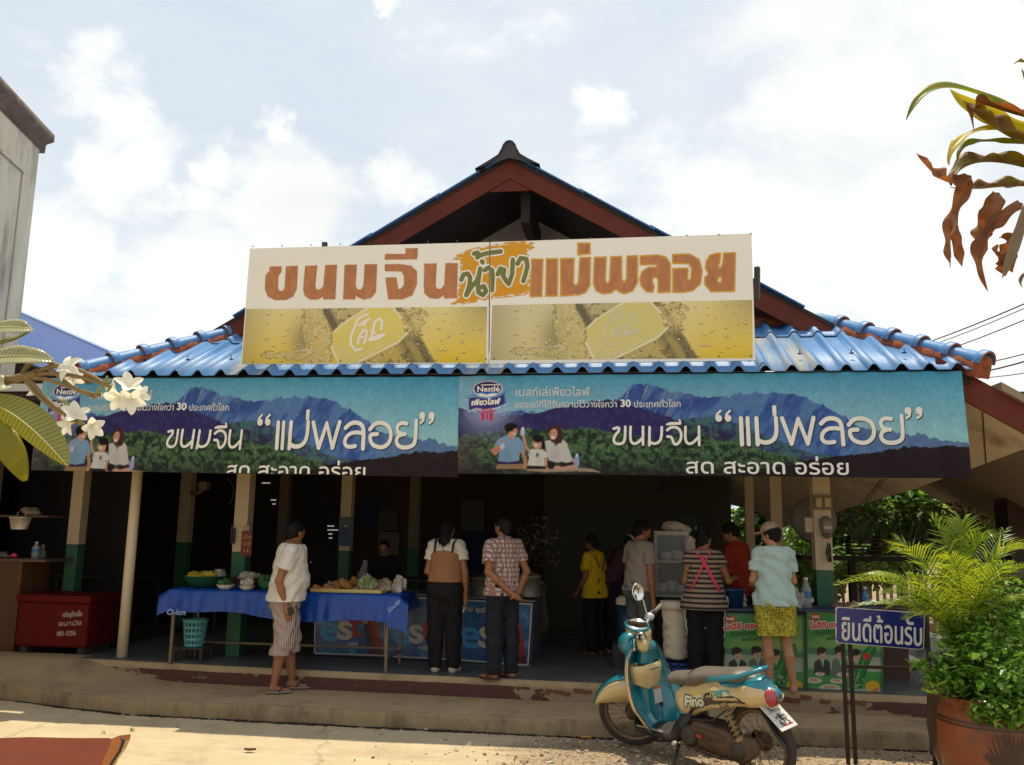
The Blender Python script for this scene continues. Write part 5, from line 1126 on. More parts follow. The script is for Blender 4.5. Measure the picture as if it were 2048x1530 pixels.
def pot(px, py, dep, r, h, label, m=None):
 p = fE(px, py)-nE*dep; t = thing('steel_pot', label, 'pot', (float(p[0]), float(p[1]), float(fE(px, 1200)[2])+.012), 0, 'steel pots on the drinks counter')
 mb = MB(); mb.lathe([(0, 0), (r*.97, 0), (r, .02), (r, h), (r+.014, h+.004), (r+.012, h+.014), (r*.98, h+.012)], n=28); mb.build('body', m or M_POT, t); mb = MB(); mb.lathe([(r, h+.012), (r*.8, h+.035), (.03, h+.05), (.025, h+.075), (0, h+.08)], n=28); mb.build('lid', M_STEEL, t)
 for s in (-1, 1): mb = MB(); mb.tube([(s*r, -.04, h*.72), (s*(r+.035), -.03, h*.76), (s*(r+.035), .03, h*.76), (s*r, .04, h*.72)], .006, 6); mb.build('handle', M_STEEL, t)
pot(958, 1195, .30, .15, .20, 'steel pot between the woman in brown and the man in plaid'); pot(1050, 1200, .25, .13, .22, 'tall steel pot at the right end of the drinks counter'); pot(915, 1190, .42, .13, .16, 'steel pot hidden mostly by the woman in brown overalls'); pot(1005, 1190, .45, .16, .17, 'wide steel pot behind the man in the plaid shirt')
def oishi_art(cv, W_, H_):
 X, Y = cv.X, cv.Y; s = W_/150.; n = fbm(X*.04, Y*.05, 4, 2); t = np.clip(Y/H_, 0, 1)[..., None]; cv.C[:] = np.array([.12, .25, .05])*(1-t)+np.array([.16, .30, .12])*t
 cv.ell(40*s, H_*.22, 90*s, H_*.2, (.02, .17, .03), .9, soft=8); cv.ell(95*s, H_*.36, 70*s, 9, (.24, .36, .09), .7, soft=6)
 cv.poly([(0, H_*.44), (W_, H_*.46), (W_, H_*.60), (0, H_*.58)], (.04, .12, .07), .8); cv.poly([(0, H_*.52), (W_, H_*.54), (W_, H_*.72), (0, H_*.72)], (.30, .34, .27), .7); cv.poly([(0, H_*.70), (W_, H_*.72), (W_, H_), (0, H_)], (.05, .22, .05))
 for (x, y, c) in ((30, .52, (.02, .03, .03)), (65, .50, (.10, .12, .09)), (98, .53, (.03, .10, .07))):
  x *= s; yy = y*H_; cv.poly([(x-17*s, H_*.78), (x-15*s, yy+16), (x-5*s, yy+9), (x+6*s, yy+9), (x+16*s, yy+15), (x+17*s, H_*.78)], c); cv.poly([(x-4*s, yy+9), (x+5*s, yy+9), (x+2*s, yy+26)], (.45, .45, .4)); cv.poly([(x-1.5*s, yy+12), (x+2*s, yy+12), (x+1*s, yy+28)], (.03, .2, .06))
  cv.ell(x, yy, 8*s, 11, (.42, .24, .15)); cv.ell(x-1, yy-8, 9.5*s, 7, (.012, .01, .01)); cv.ell(x-7*s, yy-3, 3*s, 6, (.012, .01, .01)); cv.line([(x-2*s, yy+5), (x+3*s, yy+5)], 1, (.3, .1, .07))
 for (x, y, r) in ((26, .76, 10), (14, .84, 16), (60, .84, 14), (46, .93, 22), (72, .76, 12)): cv.ell(x*s, y*H_, r*s, r*.36, (.5, .48, .4)); cv.ell(x*s, y*H_-1, r*.6*s, r*.2, (.42, .22, .08), .9)
 cv.poly([(100*s, H_*.93), (84*s, H_*.88), (112*s, H_*.46), (134*s, H_*.34), (138*s, H_*.45), (124*s, H_*.62), (108*s, H_*.97)], (.012, .13, .03)); cv.line([(94*s, H_*.9), (118*s, H_*.5), (132*s, H_*.40)], 3, (.08, .30, .08), .7); cv.line([(104*s, H_*.95), (124*s, H_*.6)], 2.5, (.005, .05, .012), .8); cv.put((fbm(X*.3, Y*.3, 3, 9) > .62)*(np.hypot(X-100*s, Y-H_*.82) < 16), (.35, .5, .3), .7)
 cv.ell(119*s, H_*.53, 7*s, 7, (.45, .02, .02)); cv.ell(132*s, H_*.90, 15*s, 12, (.55, .33, .02)); cv.ell(140*s, H_*.95, 8*s, 6, (.45, .14, .02)); cv.put((n > .5)*np.clip((Y-H_*.92)/4, 0, 1), (.5, .5, .45), .6); cv.ell(17*s, H_*.075, 11*s, 7, (.35, .015, .01))
def oishi_text(o, f2, W_, H_, n):
 s = W_/150.
 def T(txt, x, y, sz, right, m, g, off, sl=0):
  mk = Mask(0, 0, W_, H_, .4); mk.text(txt, x*s, y*H_, sz, right=right*s, slope=sl); mk = mk.grown(g) if g else mk; ob = mk.build('lettering', lambda a, b: f2(a, b), m, o, 0)
  if ob: ob.location = tuple(n*off)
 r = mat('tea red', (.48, .03, .02), .5); w_ = mat('tea white', (.55, .52, .42), .5); d = mat('tea dark green', (.01, .07, .015), .5)
 T('โออิชิ ยอดชา', 6, .215, 17, 86, w_, 2.2, .003, -.08); T('โออิชิ ยอดชา', 6, .215, 17, 86, r, .7, .0045, -.08); T('ต้นตำรับชาเขียว', 18, .29, 11, 80, d, .3, .003, -.1); T('สดชื่นทุกมื้อ', 38, .35, 10, 84, d, .3, .003, -.1); T('โออิชิ', 10, .085, 7, 24, w_, .3, .0045)
def oishi():
 GE = mat('counter green edge', (.03, .11, .04), .5); c = [(1438, 1228), (1770, 1222), (1764, 1391), (1440, 1384)]
 c = [(1440, 1222), (1768, 1226), (1764, 1391), (1440, 1386)]
 t, f, n, P = counter('tea_counter', c, (9.02, 8.86), .6, 'counter with green tea posters beside the person wearing the cap', None)
 for q in ([(1441, 1226), (1607, 1232), (1610, 1388), (1441, 1383)], [(1613, 1221), (1767, 1228), (1763, 1390), (1614, 1387)]):
  o, f2, a, b = front_print(t, f, n, q, oishi_art, .9, GE); oishi_text(o, f2, a, b, n)
 mb = MB(); K = [f(1436, 1221), f(1772, 1224)]; up = np.array([0, 0, .02]); mb.add([tuple(K[0]+n*.03), tuple(K[1]+n*.03), tuple(K[1]-n*.66), tuple(K[0]-n*.66)]+[tuple(q+up) for q in (K[0]+n*.03, K[1]+n*.03, K[1]-n*.66, K[0]-n*.66)], [(3, 2, 1, 0), (4, 5, 6, 7), (0, 1, 5, 4), (1, 2, 6, 5), (2, 3, 7, 6), (3, 0, 4, 7)]); mb.build('countertop', mat('dark blue top', (.02, .04, .09), .5), t)
 return f, n, float(K[0][2])+.02
fO, nO, zO = oishi()
def onO(px, dep): p = fO(px, 1215)-nO*dep; return float(p[0]), float(p[1]), zO
def bottle(px, py, Y, z, r, h, label, body=None, cap=None):
 x = px if isinstance(px, tuple) else None
 loc = px if x else (float(at(px, py, Y=Y)[0]), Y, z); t = thing('bottle', label, 'bottle', loc)
 mb = MB(); mb.lathe([(0, 0), (r, 0), (r, h*.3), (r*.93, h*.33), (r, h*.36), (r, h*.62), (r*.5, h*.82), (r*.36, h*.87), (r*.36, h*.93)], n=16); mb.build('body', body or mat('clear water bottle', (.35, .40, .42), .12, alpha=.55, var=.05), t)
 mb = MB(); mb.lathe([(r*.42, h*.93), (r*.42, h), (0, h)], n=14); mb.build('cap', cap or mat('white cap', (.6, .6, .58), .5), t)
 mb = MB(); mb.lathe([(r*1.01, h*.38), (r*1.01, h*.58)], n=16); mb.build('wrapper', mat('blue bottle label', (.05, .15, .3), .5), t); return t
bottle(onO(1617, .2), 0, 0, 0, .05, .31, 'large clear water bottle standing on the tea counter')
heap('food_bag', 1592, 1190, 9.1, zO, .11, .17, M_BAGW, 'crumpled white bag beside the water bottle on the tea counter', 'bag', 12, seed=21)
heap('food_bag', 1470, 1190, 9.3, zO, .13, .12, mat('pale noodles in bag', (.45, .38, .28), .5, var=.3, bump=.9), 'pale heap of bagged food between the two women on the counter', 'bag', 12, seed=22)
def bucket(px, py, Y, z, r, h, m, label, cat='bucket', rimm=None, name='bucket'):
 x = float(at(px, py, Y=Y)[0]); t = thing(name, label, cat, (x, Y, z)); mb = MB(); mb.lathe([(0, 0), (r*.85, 0), (r, h), (r+.012, h), (r+.012, h+.015), (r-.004, h+.015), (r-.01, h), (r*.84, .01), (0, .01)], n=30); mb.build('body', m, t); return t
bucket(1465, 1195, 9.15, zO, .115, .17, mat('blue bucket', (.012, .06, .16), .4), 'blue plastic bucket on the counter beside the striped blouse')
def cardbox():
 x, y, z = onO(1590, .3); t = thing('carton', 'grey carton on the tea counter below the crumpled bag', 'box', (x, y, z)); mb = MB(); mb.box((0, 0, .06), (.26, .22, .12)); mb.build('body', mat('grey carton', (.26, .2, .15), .9), t, bevel=.004); mb = MB(); mb.box((0, 0, .126), (.27, .23, .012)); mb.build('lid', mat('carton lid', (.36, .29, .22), .9), t)
cardbox()
heap('food_bag', 1676, 1195, 9.2, zO, .10, .07, mat('brown bags', (.16, .09, .055), .6, var=.4, bump=.9), 'brown paper bags in a row at the right end of the tea counter', 'bag', 12, seed=23)
heap('food_bag', 1705, 1195, 9.2, zO, .08, .08, mat('pink bag', (.30, .17, .13), .5, var=.3, bump=.9), 'pinkish food bag behind the end of the tea counter', 'bag', 10, seed=24)
bottle(1730, 1190, 9.35, zO, .04, .22, 'blue tinted bottle behind the welcome sign', mat('blue tinted bottle', (.06, .14, .2), .15))
mb = MB(); p = at(1630, 1205, Y=9.6); q = at(1830, 1205, Y=9.6); mb.b2((p[0], 9.6, zO-.30), (q[0], 9.9, zO+.02)); mb.b2((p[0], 9.7, F_), (q[0]-.06, 9.86, zO-.31)); solo(mb, 'low_bench', mat('dark brown bench', (.05, .02, .012), .6), 'dark brown side table behind the tea counter and its bags', 'table')  # lower block is a dark fill for the shaded recess beneath
def foam():
 c = P2(1352, 1318); Y = 9.35; x = float(at(1354, 1250, Y=Y)[0]); t = thing('foam_container', 'tall cream foam drum behind the scooter seat', 'container', (x, Y, F_+.16))
 f = Field((-.2, -.2, -.01), (.2, .2, .62), .01); f.cone((0, 0, .02), (0, 0, .54), .135, .15, .0); f.cut((0, 0, .02), (0, 0, -1)); f.cut((0, 0, .58), (0, 0, 1)); f.wrinkle(.004, (20, 20, 30)); f.build('body', mat('grubby foam', (.55, .46, .33), .85, var=.12, bump=.6, bscale=30, c2=(.33, .24, .14), f2=(.55, .7), s2=6), t)
 mb = MB(); mb.lathe([(.158, .50), (.168, .50), (.168, .58), (.0, .585)], n=30); mb.build('lid', mat('foam lid', (.55, .47, .36), .8, var=.1, bump=.4), t)
 tt = thing('blue_crate', 'blue plastic crate under the cream foam drum', 'crate', (x, Y-.02, F_)); mb = MB(); M_ = mat('blue crate plastic', (.012, .035, .17), .45)
 for z in (.0, .05, .10, .145): mb.box((0, -.2, z), (.62, .012, .022)); mb.box((0, .2, z), (.62, .012, .022)); mb.box((-.31, 0, z), (.012, .4, .022)); mb.box((.31, 0, z), (.012, .4, .022))
 for i in range(9): mb.box((-.31+i*.0775, -.2, .072), (.014, .012, .16))
 mb.b2((-.31, -.2, 0), (.31, .2, .01)); mb.build('body', M_, tt)
 xx = float(at(1258, 1250, Y=9.9)[0]); bt_ = thing('water_cooler', 'blue water jug with pale lid behind the man in grey', 'cooler', (xx, 9.9, F_+.25)); mb = MB(); mb.lathe([(0, 0), (.13, 0), (.13, .40), (0, .40)], n=24); mb.build('body', mat('navy plastic', (.01, .03, .07), .4), bt_); mb = MB(); mb.lathe([(.14, .40), (.14, .46), (.10, .49), (0, .49)], n=24); mb.build('lid', MATS['foam lid'], bt_)
 mb = MB(); mb.box((xx, 9.9, F_+.122), (.35, .35, .242)); solo(mb, 'stand', M_DARKW, 'dark low stand under the blue water jug', 'stand')
foam()
def cabinet():
 Y = 9.9; x0 = float(at(1312, 1100, Y=Y)[0]); x1 = float(at(1376, 1100, Y=Y)[0]); zb = float(at(1345, 1192, Y=Y)[2]); zt = float(at(1345, 1068, Y=Y)[2]); d = .38
 t = thing('glass_cabinet', 'glass fronted noodle cabinet holding stacked pale bowls', 'cabinet', (0, 0, 0)); fr = mat('pale cabinet frame', (.42, .38, .31), .5)
 mb = MB()
 for x in (x0, x1):
  for y in (Y, Y+d): mb.b2((x-.012, y-.012, zb), (x+.012, y+.012, zt))
 for z in (zb, zt, (zb*.45+zt*.55)):
  for y in (Y, Y+d): mb.b2((x0, y-.010, z-.012), (x1, y+.010, z+.012))
  for x in (x0, x1): mb.b2((x-.010, Y, z-.012), (x+.010, Y+d, z+.012))
 mb.build('frame', fr, t); mb = MB(); mb.b2((x0-.02, Y-.02, zt+.012), (x1+.02, Y+d, zt+.03)); mb.build('top', fr, t); mb = MB(); mb.b2((x0, Y, zb*.45+zt*.55-.004), (x1, Y+d, zb*.45+zt*.55+.004)); mb.build('shelf', fr, t)
 mb = MB(); mb.b2((x0+.013, Y-.003, zb), (x1-.013, Y+.003, zt)); mb.build('pane', mat('cabinet glass', (.6, .62, .6), .06, alpha=.16, var=0), t)
 mb = MB(); mb.b2((x0, Y+.05, F_), (x1, Y+d, zb-.014)); mb.build('base', mat('cabinet base', (.06, .045, .035), .8), t)
 n = 0; zs = zb*.45+zt*.55+.005
 for i, (fx, z, k) in enumerate(((.2, zb+.014, 4), (.5, zb+.014, 5), (.8, zb+.014, 3), (.35, zs, 3), (.7, zs, 4))):
  tt = thing('bowl_stack', ('stack of pale bowls low on the left of the glass cabinet', 'stack of pale bowls low in the middle of the glass cabinet', 'stack of pale bowls low on the right of the glass cabinet', 'stack of bowls on the left of the cabinet shelf', 'stack of bowls on the right of the cabinet shelf')[i], 'bowls', (x0+(x1-x0)*fx, Y+.16, z), 0, 'bowl stacks in the cabinet')
  for j in range(k): mb = MB(); mb.lathe([(.0, 0), (.025, 0), (.055, .03), (.065, .05), (.06, .05), (.03, .012)], (0, 0, j*.022), 16); mb.build('bowl', M_ENAM, tt)
 f = Field((-.2, -.15, -.01), (.25, .15, .16), .01); f.ell((0, 0, .05), (.13, .1, .06)).ell((.12, 0, .02), (.08, .08, .05)); f.wrinkle(.006, (50, 50, 50)); o = f.build('cloth_bundle', mat('pale cloth bundle', (.42, .36, .28), .9, bump=.5)); o.location = (x0+.2, Y-.02+.15, zt+.03); tag(o, 'bundle of pale cloth on top of the glass cabinet', 'cloth')
 f = Field((-.1, -.06, -.22), (.1, .06, .02), .01); f.ell((0, 0, -.09), (.055, .035, .10)); f.wrinkle(.006, (50, 50, 50)); o = f.build('hanging_cloth', mat('cream rag', (.45, .38, .29), .9, bump=.5)); o.location = (x1+.02, Y-.05, zt-.02); tag(o, 'cream rag hanging from the corner of the glass cabinet', 'cloth')
cabinet()
def redbox():
 Y = 9.25; a = at(38, 1188, Y=Y); b = at(168, 1320, Y=Y); x0, x1 = float(a[0]), float(b[0]); z0 = .40; z1 = float(a[2])
 M_ = mat('red ice chest', (.085, .004, .004), .6, var=.08, spec=.15); t = thing('ice_chest', 'big red ice chest with white lettering at the left edge of the floor', 'chest')
 f = lambda px, py: at(px, py, Y=Y-.002)
 mb = MB(); mb.b2((x0, Y, z0), (x1, Y+.6, z1-.08)); mb.build('body', M_, t, bevel=.03); mb = MB(); mb.b2((x0-.02, Y-.02, z1-.085), (x1+.02, Y+.62, z1)); mb.build('lid', M_, t, bevel=.02)
 for txt, x, y, r in (('เจริญน้ำแข็ง', 125, 1234, 165), ('อนามัย', 117, 1252, 163), ('081-3256', 114, 1272, 152)):
  mk = Mask(100, 1190, 170, 1280, .4); mk.text(txt, x, y, 13, right=r, slope=-.05); mk.grown(.35).build('lettering', f, mat('faded white print', (.32, .22, .2), .6), t, -.004)
 for x in (x0+.08, x1-.08): mb = MB(); mb.b2((x-.04, Y+.05, F_ if x > -5.9 else 0.1), (x+.04, Y+.55, z0)); mb.build('foot_block', M_DARKW, t)
redbox()
def left_corner():
 Y = 9.4; t = thing('brown_cabinet', 'brown wooden counter at the far left behind the red ice chest', 'cabinet'); b = at(46, 1118, Y=Y); x1 = float(b[0]); z1 = float(b[2])
 mb = MB(); mb.b2((-7.6, Y, .12), (x1, Y+.5, z1-.03)); mb.build('body', mat('brown wood', (.085, .032, .012), .55, var=.3, scale=5, stretch=(1, 1, 5)), t); mb = MB(); mb.b2((-7.6, Y-.03, z1-.03), (x1+.3, Y+.53, z1)); mb.build('top', mat('worn counter top', (.10, .06, .04), .5), t)
 bottle(72, 1100, Y+.2, z1, .045, .19, 'small clear bottle on the brown counter at far left');
 heap('food_bag', 84, 1105, Y+.3, z1, .09, .13, mat('clear bag dim', (.14, .12, .10), .3, var=.3, bump=.8), 'clear bag beside the small bottle at far left', 'bag', 10, seed=31)
 heap('pink_cloth', 28, 1108, Y+.1, z1, .05, .045, mat('bright pink cloth', (.62, .05, .10), .7), 'bright pink scrap on the brown counter at far left', 'cloth', 8, seed=32)
 heap('tray_heap', 6, 1108, Y+.1, z1, .12, .05, mat('grey trays', (.13, .11, .10), .5, var=.3, bump=.5), 'grey food containers at the far left edge of the brown counter', 'container', 10, seed=33)
 c = at(40, 1048, Y=Y); tt = thing('hanging_basket', 'small white plastic basket hanging at far left', 'basket', (float(c[0]), Y, float(c[2])-.06)); m = mat('white basket plastic', (.55, .50, .40), .5)
 mb = MB(); mb.lathe([(.085, 0), (.115, .13), (.12, .13), (.12, .14), (.108, .14), (.08, .005), (0, .005)], n=4, M=Matrix.Rotation(math.pi/4, 4, 'Z')); mb.build('body', m, tt)
 mb = MB(); mb.tube([(-.05, 0, .13), (-.045, 0, .18), (-.03, 0, .2)], .004, 6); mb.tube([(.06, 0, .13), (.06, 0, .18), (.05, 0, .2)], .004, 6); mb.build('hooks', m, tt)
 mb = MB(); a = at(0, 1032, Y=Y+.1); b2_ = at(105, 1032, Y=Y+.1); mb.b2((a[0]-.5, Y+.02, a[2]-.01), (b2_[0], Y+.3, a[2]+.012)); sh = solo(mb, 'wall_shelf', mat('dark shelf', (.07, .05, .035), .8), 'dark shelf above the hanging white basket', 'shelf')
 heap('cloth_pile', 62, 1028, Y+.15, float(a[2])+.012, .17, .09, mat('tan cloth pile', (.22, .16, .10), .9, var=.3, bump=.6), 'pile of tan cloths on the dark shelf at far left', 'cloth', 12, seed=34)
left_corner()
def notice(px, py, w_, h, Y, rows, label, m, name='notice'):
 c = at(px, py, Y=Y); t = thing(name, label, 'sign', tuple(map(float, c))); W_ = w_/FPX*Y; Hh = h/FPX*Y; mb = MB(); mb.box((0, 0, 0), (W_, .008, Hh)); mb.build('plate', m, t)
 return t, W_, Hh
t, a, b = notice(493, 1087, 23, 50, 9.53, 0, 'red notice with yellow writing hung on the front cream column', mat('red notice', (.12, .02, .012), .6))
for i, tx in enumerate(('เปิด', '08.00', 'น.')):
 mk = Mask(480, 1060, 506, 1115, .4); mk.text(tx, 485, 1078+i*13, 11, right=502); mk.build('lettering', lambda x, y: at(x, y, Y=9.523), mat('notice yellow', (.4, .22, .05), .6), None, 0)
 o = bpy.data.objects[[k.name for k in bpy.data.objects if k.name.startswith('lettering') and k.parent is None][-1]]; o.parent = t; o.matrix_parent_inverse = Matrix.Translation(-t.location)
mb = MB(); c = at(493, 1056, Y=9.5); mb.box((c[0], 9.52, c[2]), (.07, .05, .06)); solo(mb, 'switch_box', mat('dull beige', (.3, .22, .14), .7), 'beige switch box above the red notice', 'switch')
mb = MB(); c = at(467, 1072, Y=9.52); mb.box((c[0], 9.515, c[2]), (.035, .03, .17)); mb.box((c[0]-.01, 9.50, c[2]+.02), (.012, .03, .2)); solo(mb, 'door_latch', mat('black iron', (.015, .012, .012), .5), 'black iron latch on the front of the column behind the blue table', 'latch')
t, a, b = notice(692, 1063, 30, 58, 11.15, 0, 'square blue poster with yellow seal on the slim column', mat('blue poster', (.02, .045, .09), .5), 'poster')
mb = MB(); mb.lathe([(0, 0), (.035, 0)], (0, -.006, .09), 20, Matrix.Rotation(math.pi/2, 4, 'X')); mb.build('seal', mat('gold seal', (.30, .26, .09), .5), t); mb = MB(); mb.box((0, -.005, .13), (.19, .004, .10)); mb.build('green_band', mat('poster green', (.05, .10, .05), .6), t)
def on_k9():
 Y = 9.27; c = at(1645, 1005, Y=Y); t = thing('socket_panel', 'brown board with two sockets on the front right column', 'socket', tuple(map(float, c))); mb = MB(); mb.box((0, 0, 0), (.19, .03, .145)); mb.build('board', mat('brown socket board', (.16, .10, .05), .7), t)
 for s in (-.04, .045): mb = MB(); mb.box((s, -.022, 0), (.06, .02, .095)); mb.build('socket', mat('ivory socket', (.35, .26, .13), .5), t, bevel=.006)
 c = at(1652, 1055, Y=Y); t = thing('electric_meter', 'grey electric meter on the front right column', 'meter', tuple(map(float, c))); f = Field((-.09, -.12, -.13), (.09, .02, .13), .007); f.ell((0, 0, .04), (.065, .07, .075), .02); f.cone((0, -.01, -.02), (0, -.01, -.06), .055, .05, .02); f.build('body', mat('grey meter', (.16, .13, .09), .4), t); mb = MB(); mb.box((0, -.068, -.0), (.075, .02, .035)); mb.build('window', mat('meter window', (.35, .28, .17), .2), t)
 mb = MB(); mb.box((0, -.06, -.075), (.07, .03, .04)); mb.build('terminal_cover', mat('dark cover', (.05, .04, .03), .6), t)
 c = at(1656, 1105, Y=Y); mb = MB()
 for k in range(4): mb.tube([(c[0]+.02*math.sin(k), Y-.02, c[2]+.10-.01*k), (c[0]-.025+.012*k, Y-.03, c[2]), (c[0]-.01+.01*k, Y-.03, c[2]-.09), (c[0]+.02, Y-.02, c[2]-.03+k*.02), (c[0]+.015, Y-.02, c[2]+.09)], .006, 5)
 solo(mb, 'cable_coil', mat('black cable', (.012, .01, .01), .6), 'coil of black cable hanging below the electric meter', 'cable')
 c = at(1629, 1050, Y=Y-.0); mb = MB(); mb.box((c[0]-.03, Y+.1, c[2]), (.09, .05, .15)); solo(mb, 'fuse_box', mat('cream fuse box', (.45, .36, .22), .6), 'cream fuse box on the side of the front right column', 'box', bevel=.006)
 c = at(1628, 1040, Y=9.75); t = thing('standing_fan', 'round grey fan behind the front right column', 'fan', tuple(map(float, c))); m = mat('grey fan', (.13, .11, .09), .6)
 R = Matrix.Rotation(math.pi/2, 4, 'X'); mb = MB(); mb.lathe([(0, -.04), (.10, -.05), (.215, -.02), (.235, .0), (.215, .03), (.08, .06), (0, .06)], n=40, M=R); mb.build('housing', m, t)
on_k9()
mb = MB()
for i in range(7):
 a = at(1760-i*0, 962, Y=8.9);
mb.tube([tuple(at(1764, 958, Y=8.8)), tuple(at(1700, 1035, Y=9.0)), tuple(at(1668, 1078, Y=9.25))], .006, 5); mb.tube([tuple(at(1771, 958, Y=8.8)), tuple(at(1700, 1043, Y=9.0)), tuple(at(1670, 1085, Y=9.25))], .005, 5)
solo(mb, 'service_cable', MATS['black cable'], 'pair of black cables running from the eave to the meter column', 'cable')
def wallfan():
 c = at(408, 978, Y=12.0); t = thing('wall_fan', 'dim wall fan on the inner column at left', 'fan', tuple(map(float, c))); m = mat('dim fan plastic', (.20, .16, .11), .6); mb = MB(); mb.box((0, 0, .05), (.14, .16, .12)); mb.build('motor', m, t, bevel=.03); mb = MB(); mb.tube([(.0, 0, 0), (-.12, .05, -.06), (-.24, .1, -.06)], .03, 8); mb.build('arm', m, t)
 mb = MB(); mb.tube([(.25+.2*math.sin(a/10.), 0, .22*math.cos(a/10.)-.05) for a in range(4, 26)], .006, 5); mb.build('guard', m, t)
wallfan()
def dim():
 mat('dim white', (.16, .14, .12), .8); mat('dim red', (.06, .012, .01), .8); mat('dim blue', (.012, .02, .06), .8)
 Y = 15.15
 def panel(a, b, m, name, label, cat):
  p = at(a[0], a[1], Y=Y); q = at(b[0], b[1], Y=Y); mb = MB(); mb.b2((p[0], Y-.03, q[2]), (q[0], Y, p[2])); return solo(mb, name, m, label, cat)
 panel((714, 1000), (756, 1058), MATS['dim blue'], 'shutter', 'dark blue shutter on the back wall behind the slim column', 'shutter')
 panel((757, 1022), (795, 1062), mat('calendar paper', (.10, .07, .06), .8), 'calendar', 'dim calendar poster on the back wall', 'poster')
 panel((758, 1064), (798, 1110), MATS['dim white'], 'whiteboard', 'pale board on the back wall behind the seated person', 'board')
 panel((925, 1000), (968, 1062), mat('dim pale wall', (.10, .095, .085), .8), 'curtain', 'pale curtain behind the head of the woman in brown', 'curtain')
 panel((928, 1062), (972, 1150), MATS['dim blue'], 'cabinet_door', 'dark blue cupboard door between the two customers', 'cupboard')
 LT = mat('glowing daylight strip', (.8, .8, .75), .8); LT.node_tree.nodes['Principled BSDF'].inputs['Emission Color'].default_value = (1, .97, .9, 1); LT.node_tree.nodes['Principled BSDF'].inputs['Emission Strength'].default_value = .35
 t = thing('louvre_window', 'dark louvred shutter with glowing strips standing in for daylight behind the polo man', 'window', (0, 0, 0))
 p = at(520, 955, Y=Y-.05); q = at(690, 1085, Y=Y-.05); mb = MB(); mb.b2((p[0], Y-.06, q[2]), (q[0], Y-.035, p[2])); mb.build('shutter', M_DARKW, t)
 for (xa, xb, yy) in ((524, 540, 965), (542, 552, 999), (545, 551, 1007), (655, 668, 1051), (655, 676, 1059), (657, 664, 1067), (658, 664, 1075)): a = at(xa, yy, Y=Y-.07); b = at(xb, yy+2, Y=Y-.07); mb = MB(); mb.b2((a[0], Y-.075, b[2]), (b[0], Y-.065, a[2])); mb.build('gap', LT, t)  # glowing boxes stand in for daylight between the louvres
 c = at(1075, 1150, Y=11.5); t = thing('flower_arrangement', 'dim dried flower arrangement behind the man in plaid', 'flowers', (float(c[0]), 11.5, F_))
 mb = MB(); mb.lathe([(0, 0), (.12, 0), (.16, .3), (.10, .6), (.14, .75), (0, .75)], n=20); mb.build('vase', mat('dim vase', (.06, .04, .03), .5), t)
 mb = MB(); r = random.Random(3)
 for i in range(260):
  a = r.uniform(0, 6.3); e = r.uniform(.1, 1.4); q = r.uniform(.15, .5); p = Vector((q*math.cos(a)*math.sin(e), q*math.sin(a)*math.sin(e), .9+q*1.5*math.cos(e))); s_ = r.uniform(.02, .045); u = Vector((r.uniform(-1, 1), r.uniform(-1, 1), r.uniform(-1, 1))).normalized(); v = u.orthogonal().normalized(); mb.mi = i % 2
  mb.add([p-u*s_, p+v*s_*.5, p+u*s_, p-v*s_*.5], [(0, 1, 2, 3)])
 mb.build('blooms', [mat('dim blooms', (.16, .11, .08), .8), mat('dim stems', (.05, .05, .03), .8)], t, kind='stuff')
 Y2 = 13.18
 p = at(1358, 1030, Y=Y2); q = at(1412, 1062, Y=Y2); mb = MB(); mb.b2((p[0], Y2-.03, q[2]), (q[0], Y2, p[2])); solo(mb, 'menu_board', mat('dark green board', (.02, .04, .032), .6), 'dark green menu board on the pale inner wall', 'board')
 c = at(1330, 985, Y=12.0); t = thing('ceiling_fan', 'dark ceiling fan above the glass cabinet', 'fan', (float(c[0]), 12.0, float(c[2]))); mb = MB(); mb.lathe([(0, .1), (.04, .1), (.07, .02), (.06, -.05), (0, -.06)], n=16); mb.tube([(0, 0, .1), (0, 0, .5)], .012, 6); mb.build('motor', M_DARKW, t)
 for k in range(3):
  a = 2.1*k+.15; mb = MB(); mb.bar((.06*math.cos(a), .06*math.sin(a), 0), (.6*math.cos(a), .6*math.sin(a), .0), .12, .008); mb.build('blade', M_DARKW, t)
 for i, (x, y) in enumerate(((-5.1, 11.6), (-3.2, 12.2), (-6.9, 11.3))):
  t = thing('dining_table', ('dark dining table deep inside behind the steel post', 'dark dining table deep inside behind the polo man', 'dark dining table deep inside at the far left')[i], 'table', (x, y, F_), 0, 'dining tables inside'); mb = MB(); mb.b2((-.6, -.35, .72), (.6, .35, .75)); mb.build('top', mat('dark table', (.04, .02, .012), .5), t)
  for sx in (-.55, .55):
   for sy in (-.3, .3): mb = MB(); mb.b2((sx-.02, sy-.02, 0), (sx+.02, sy+.02, .72)); mb.build('leg', MATS['dark table'], t)
dim()
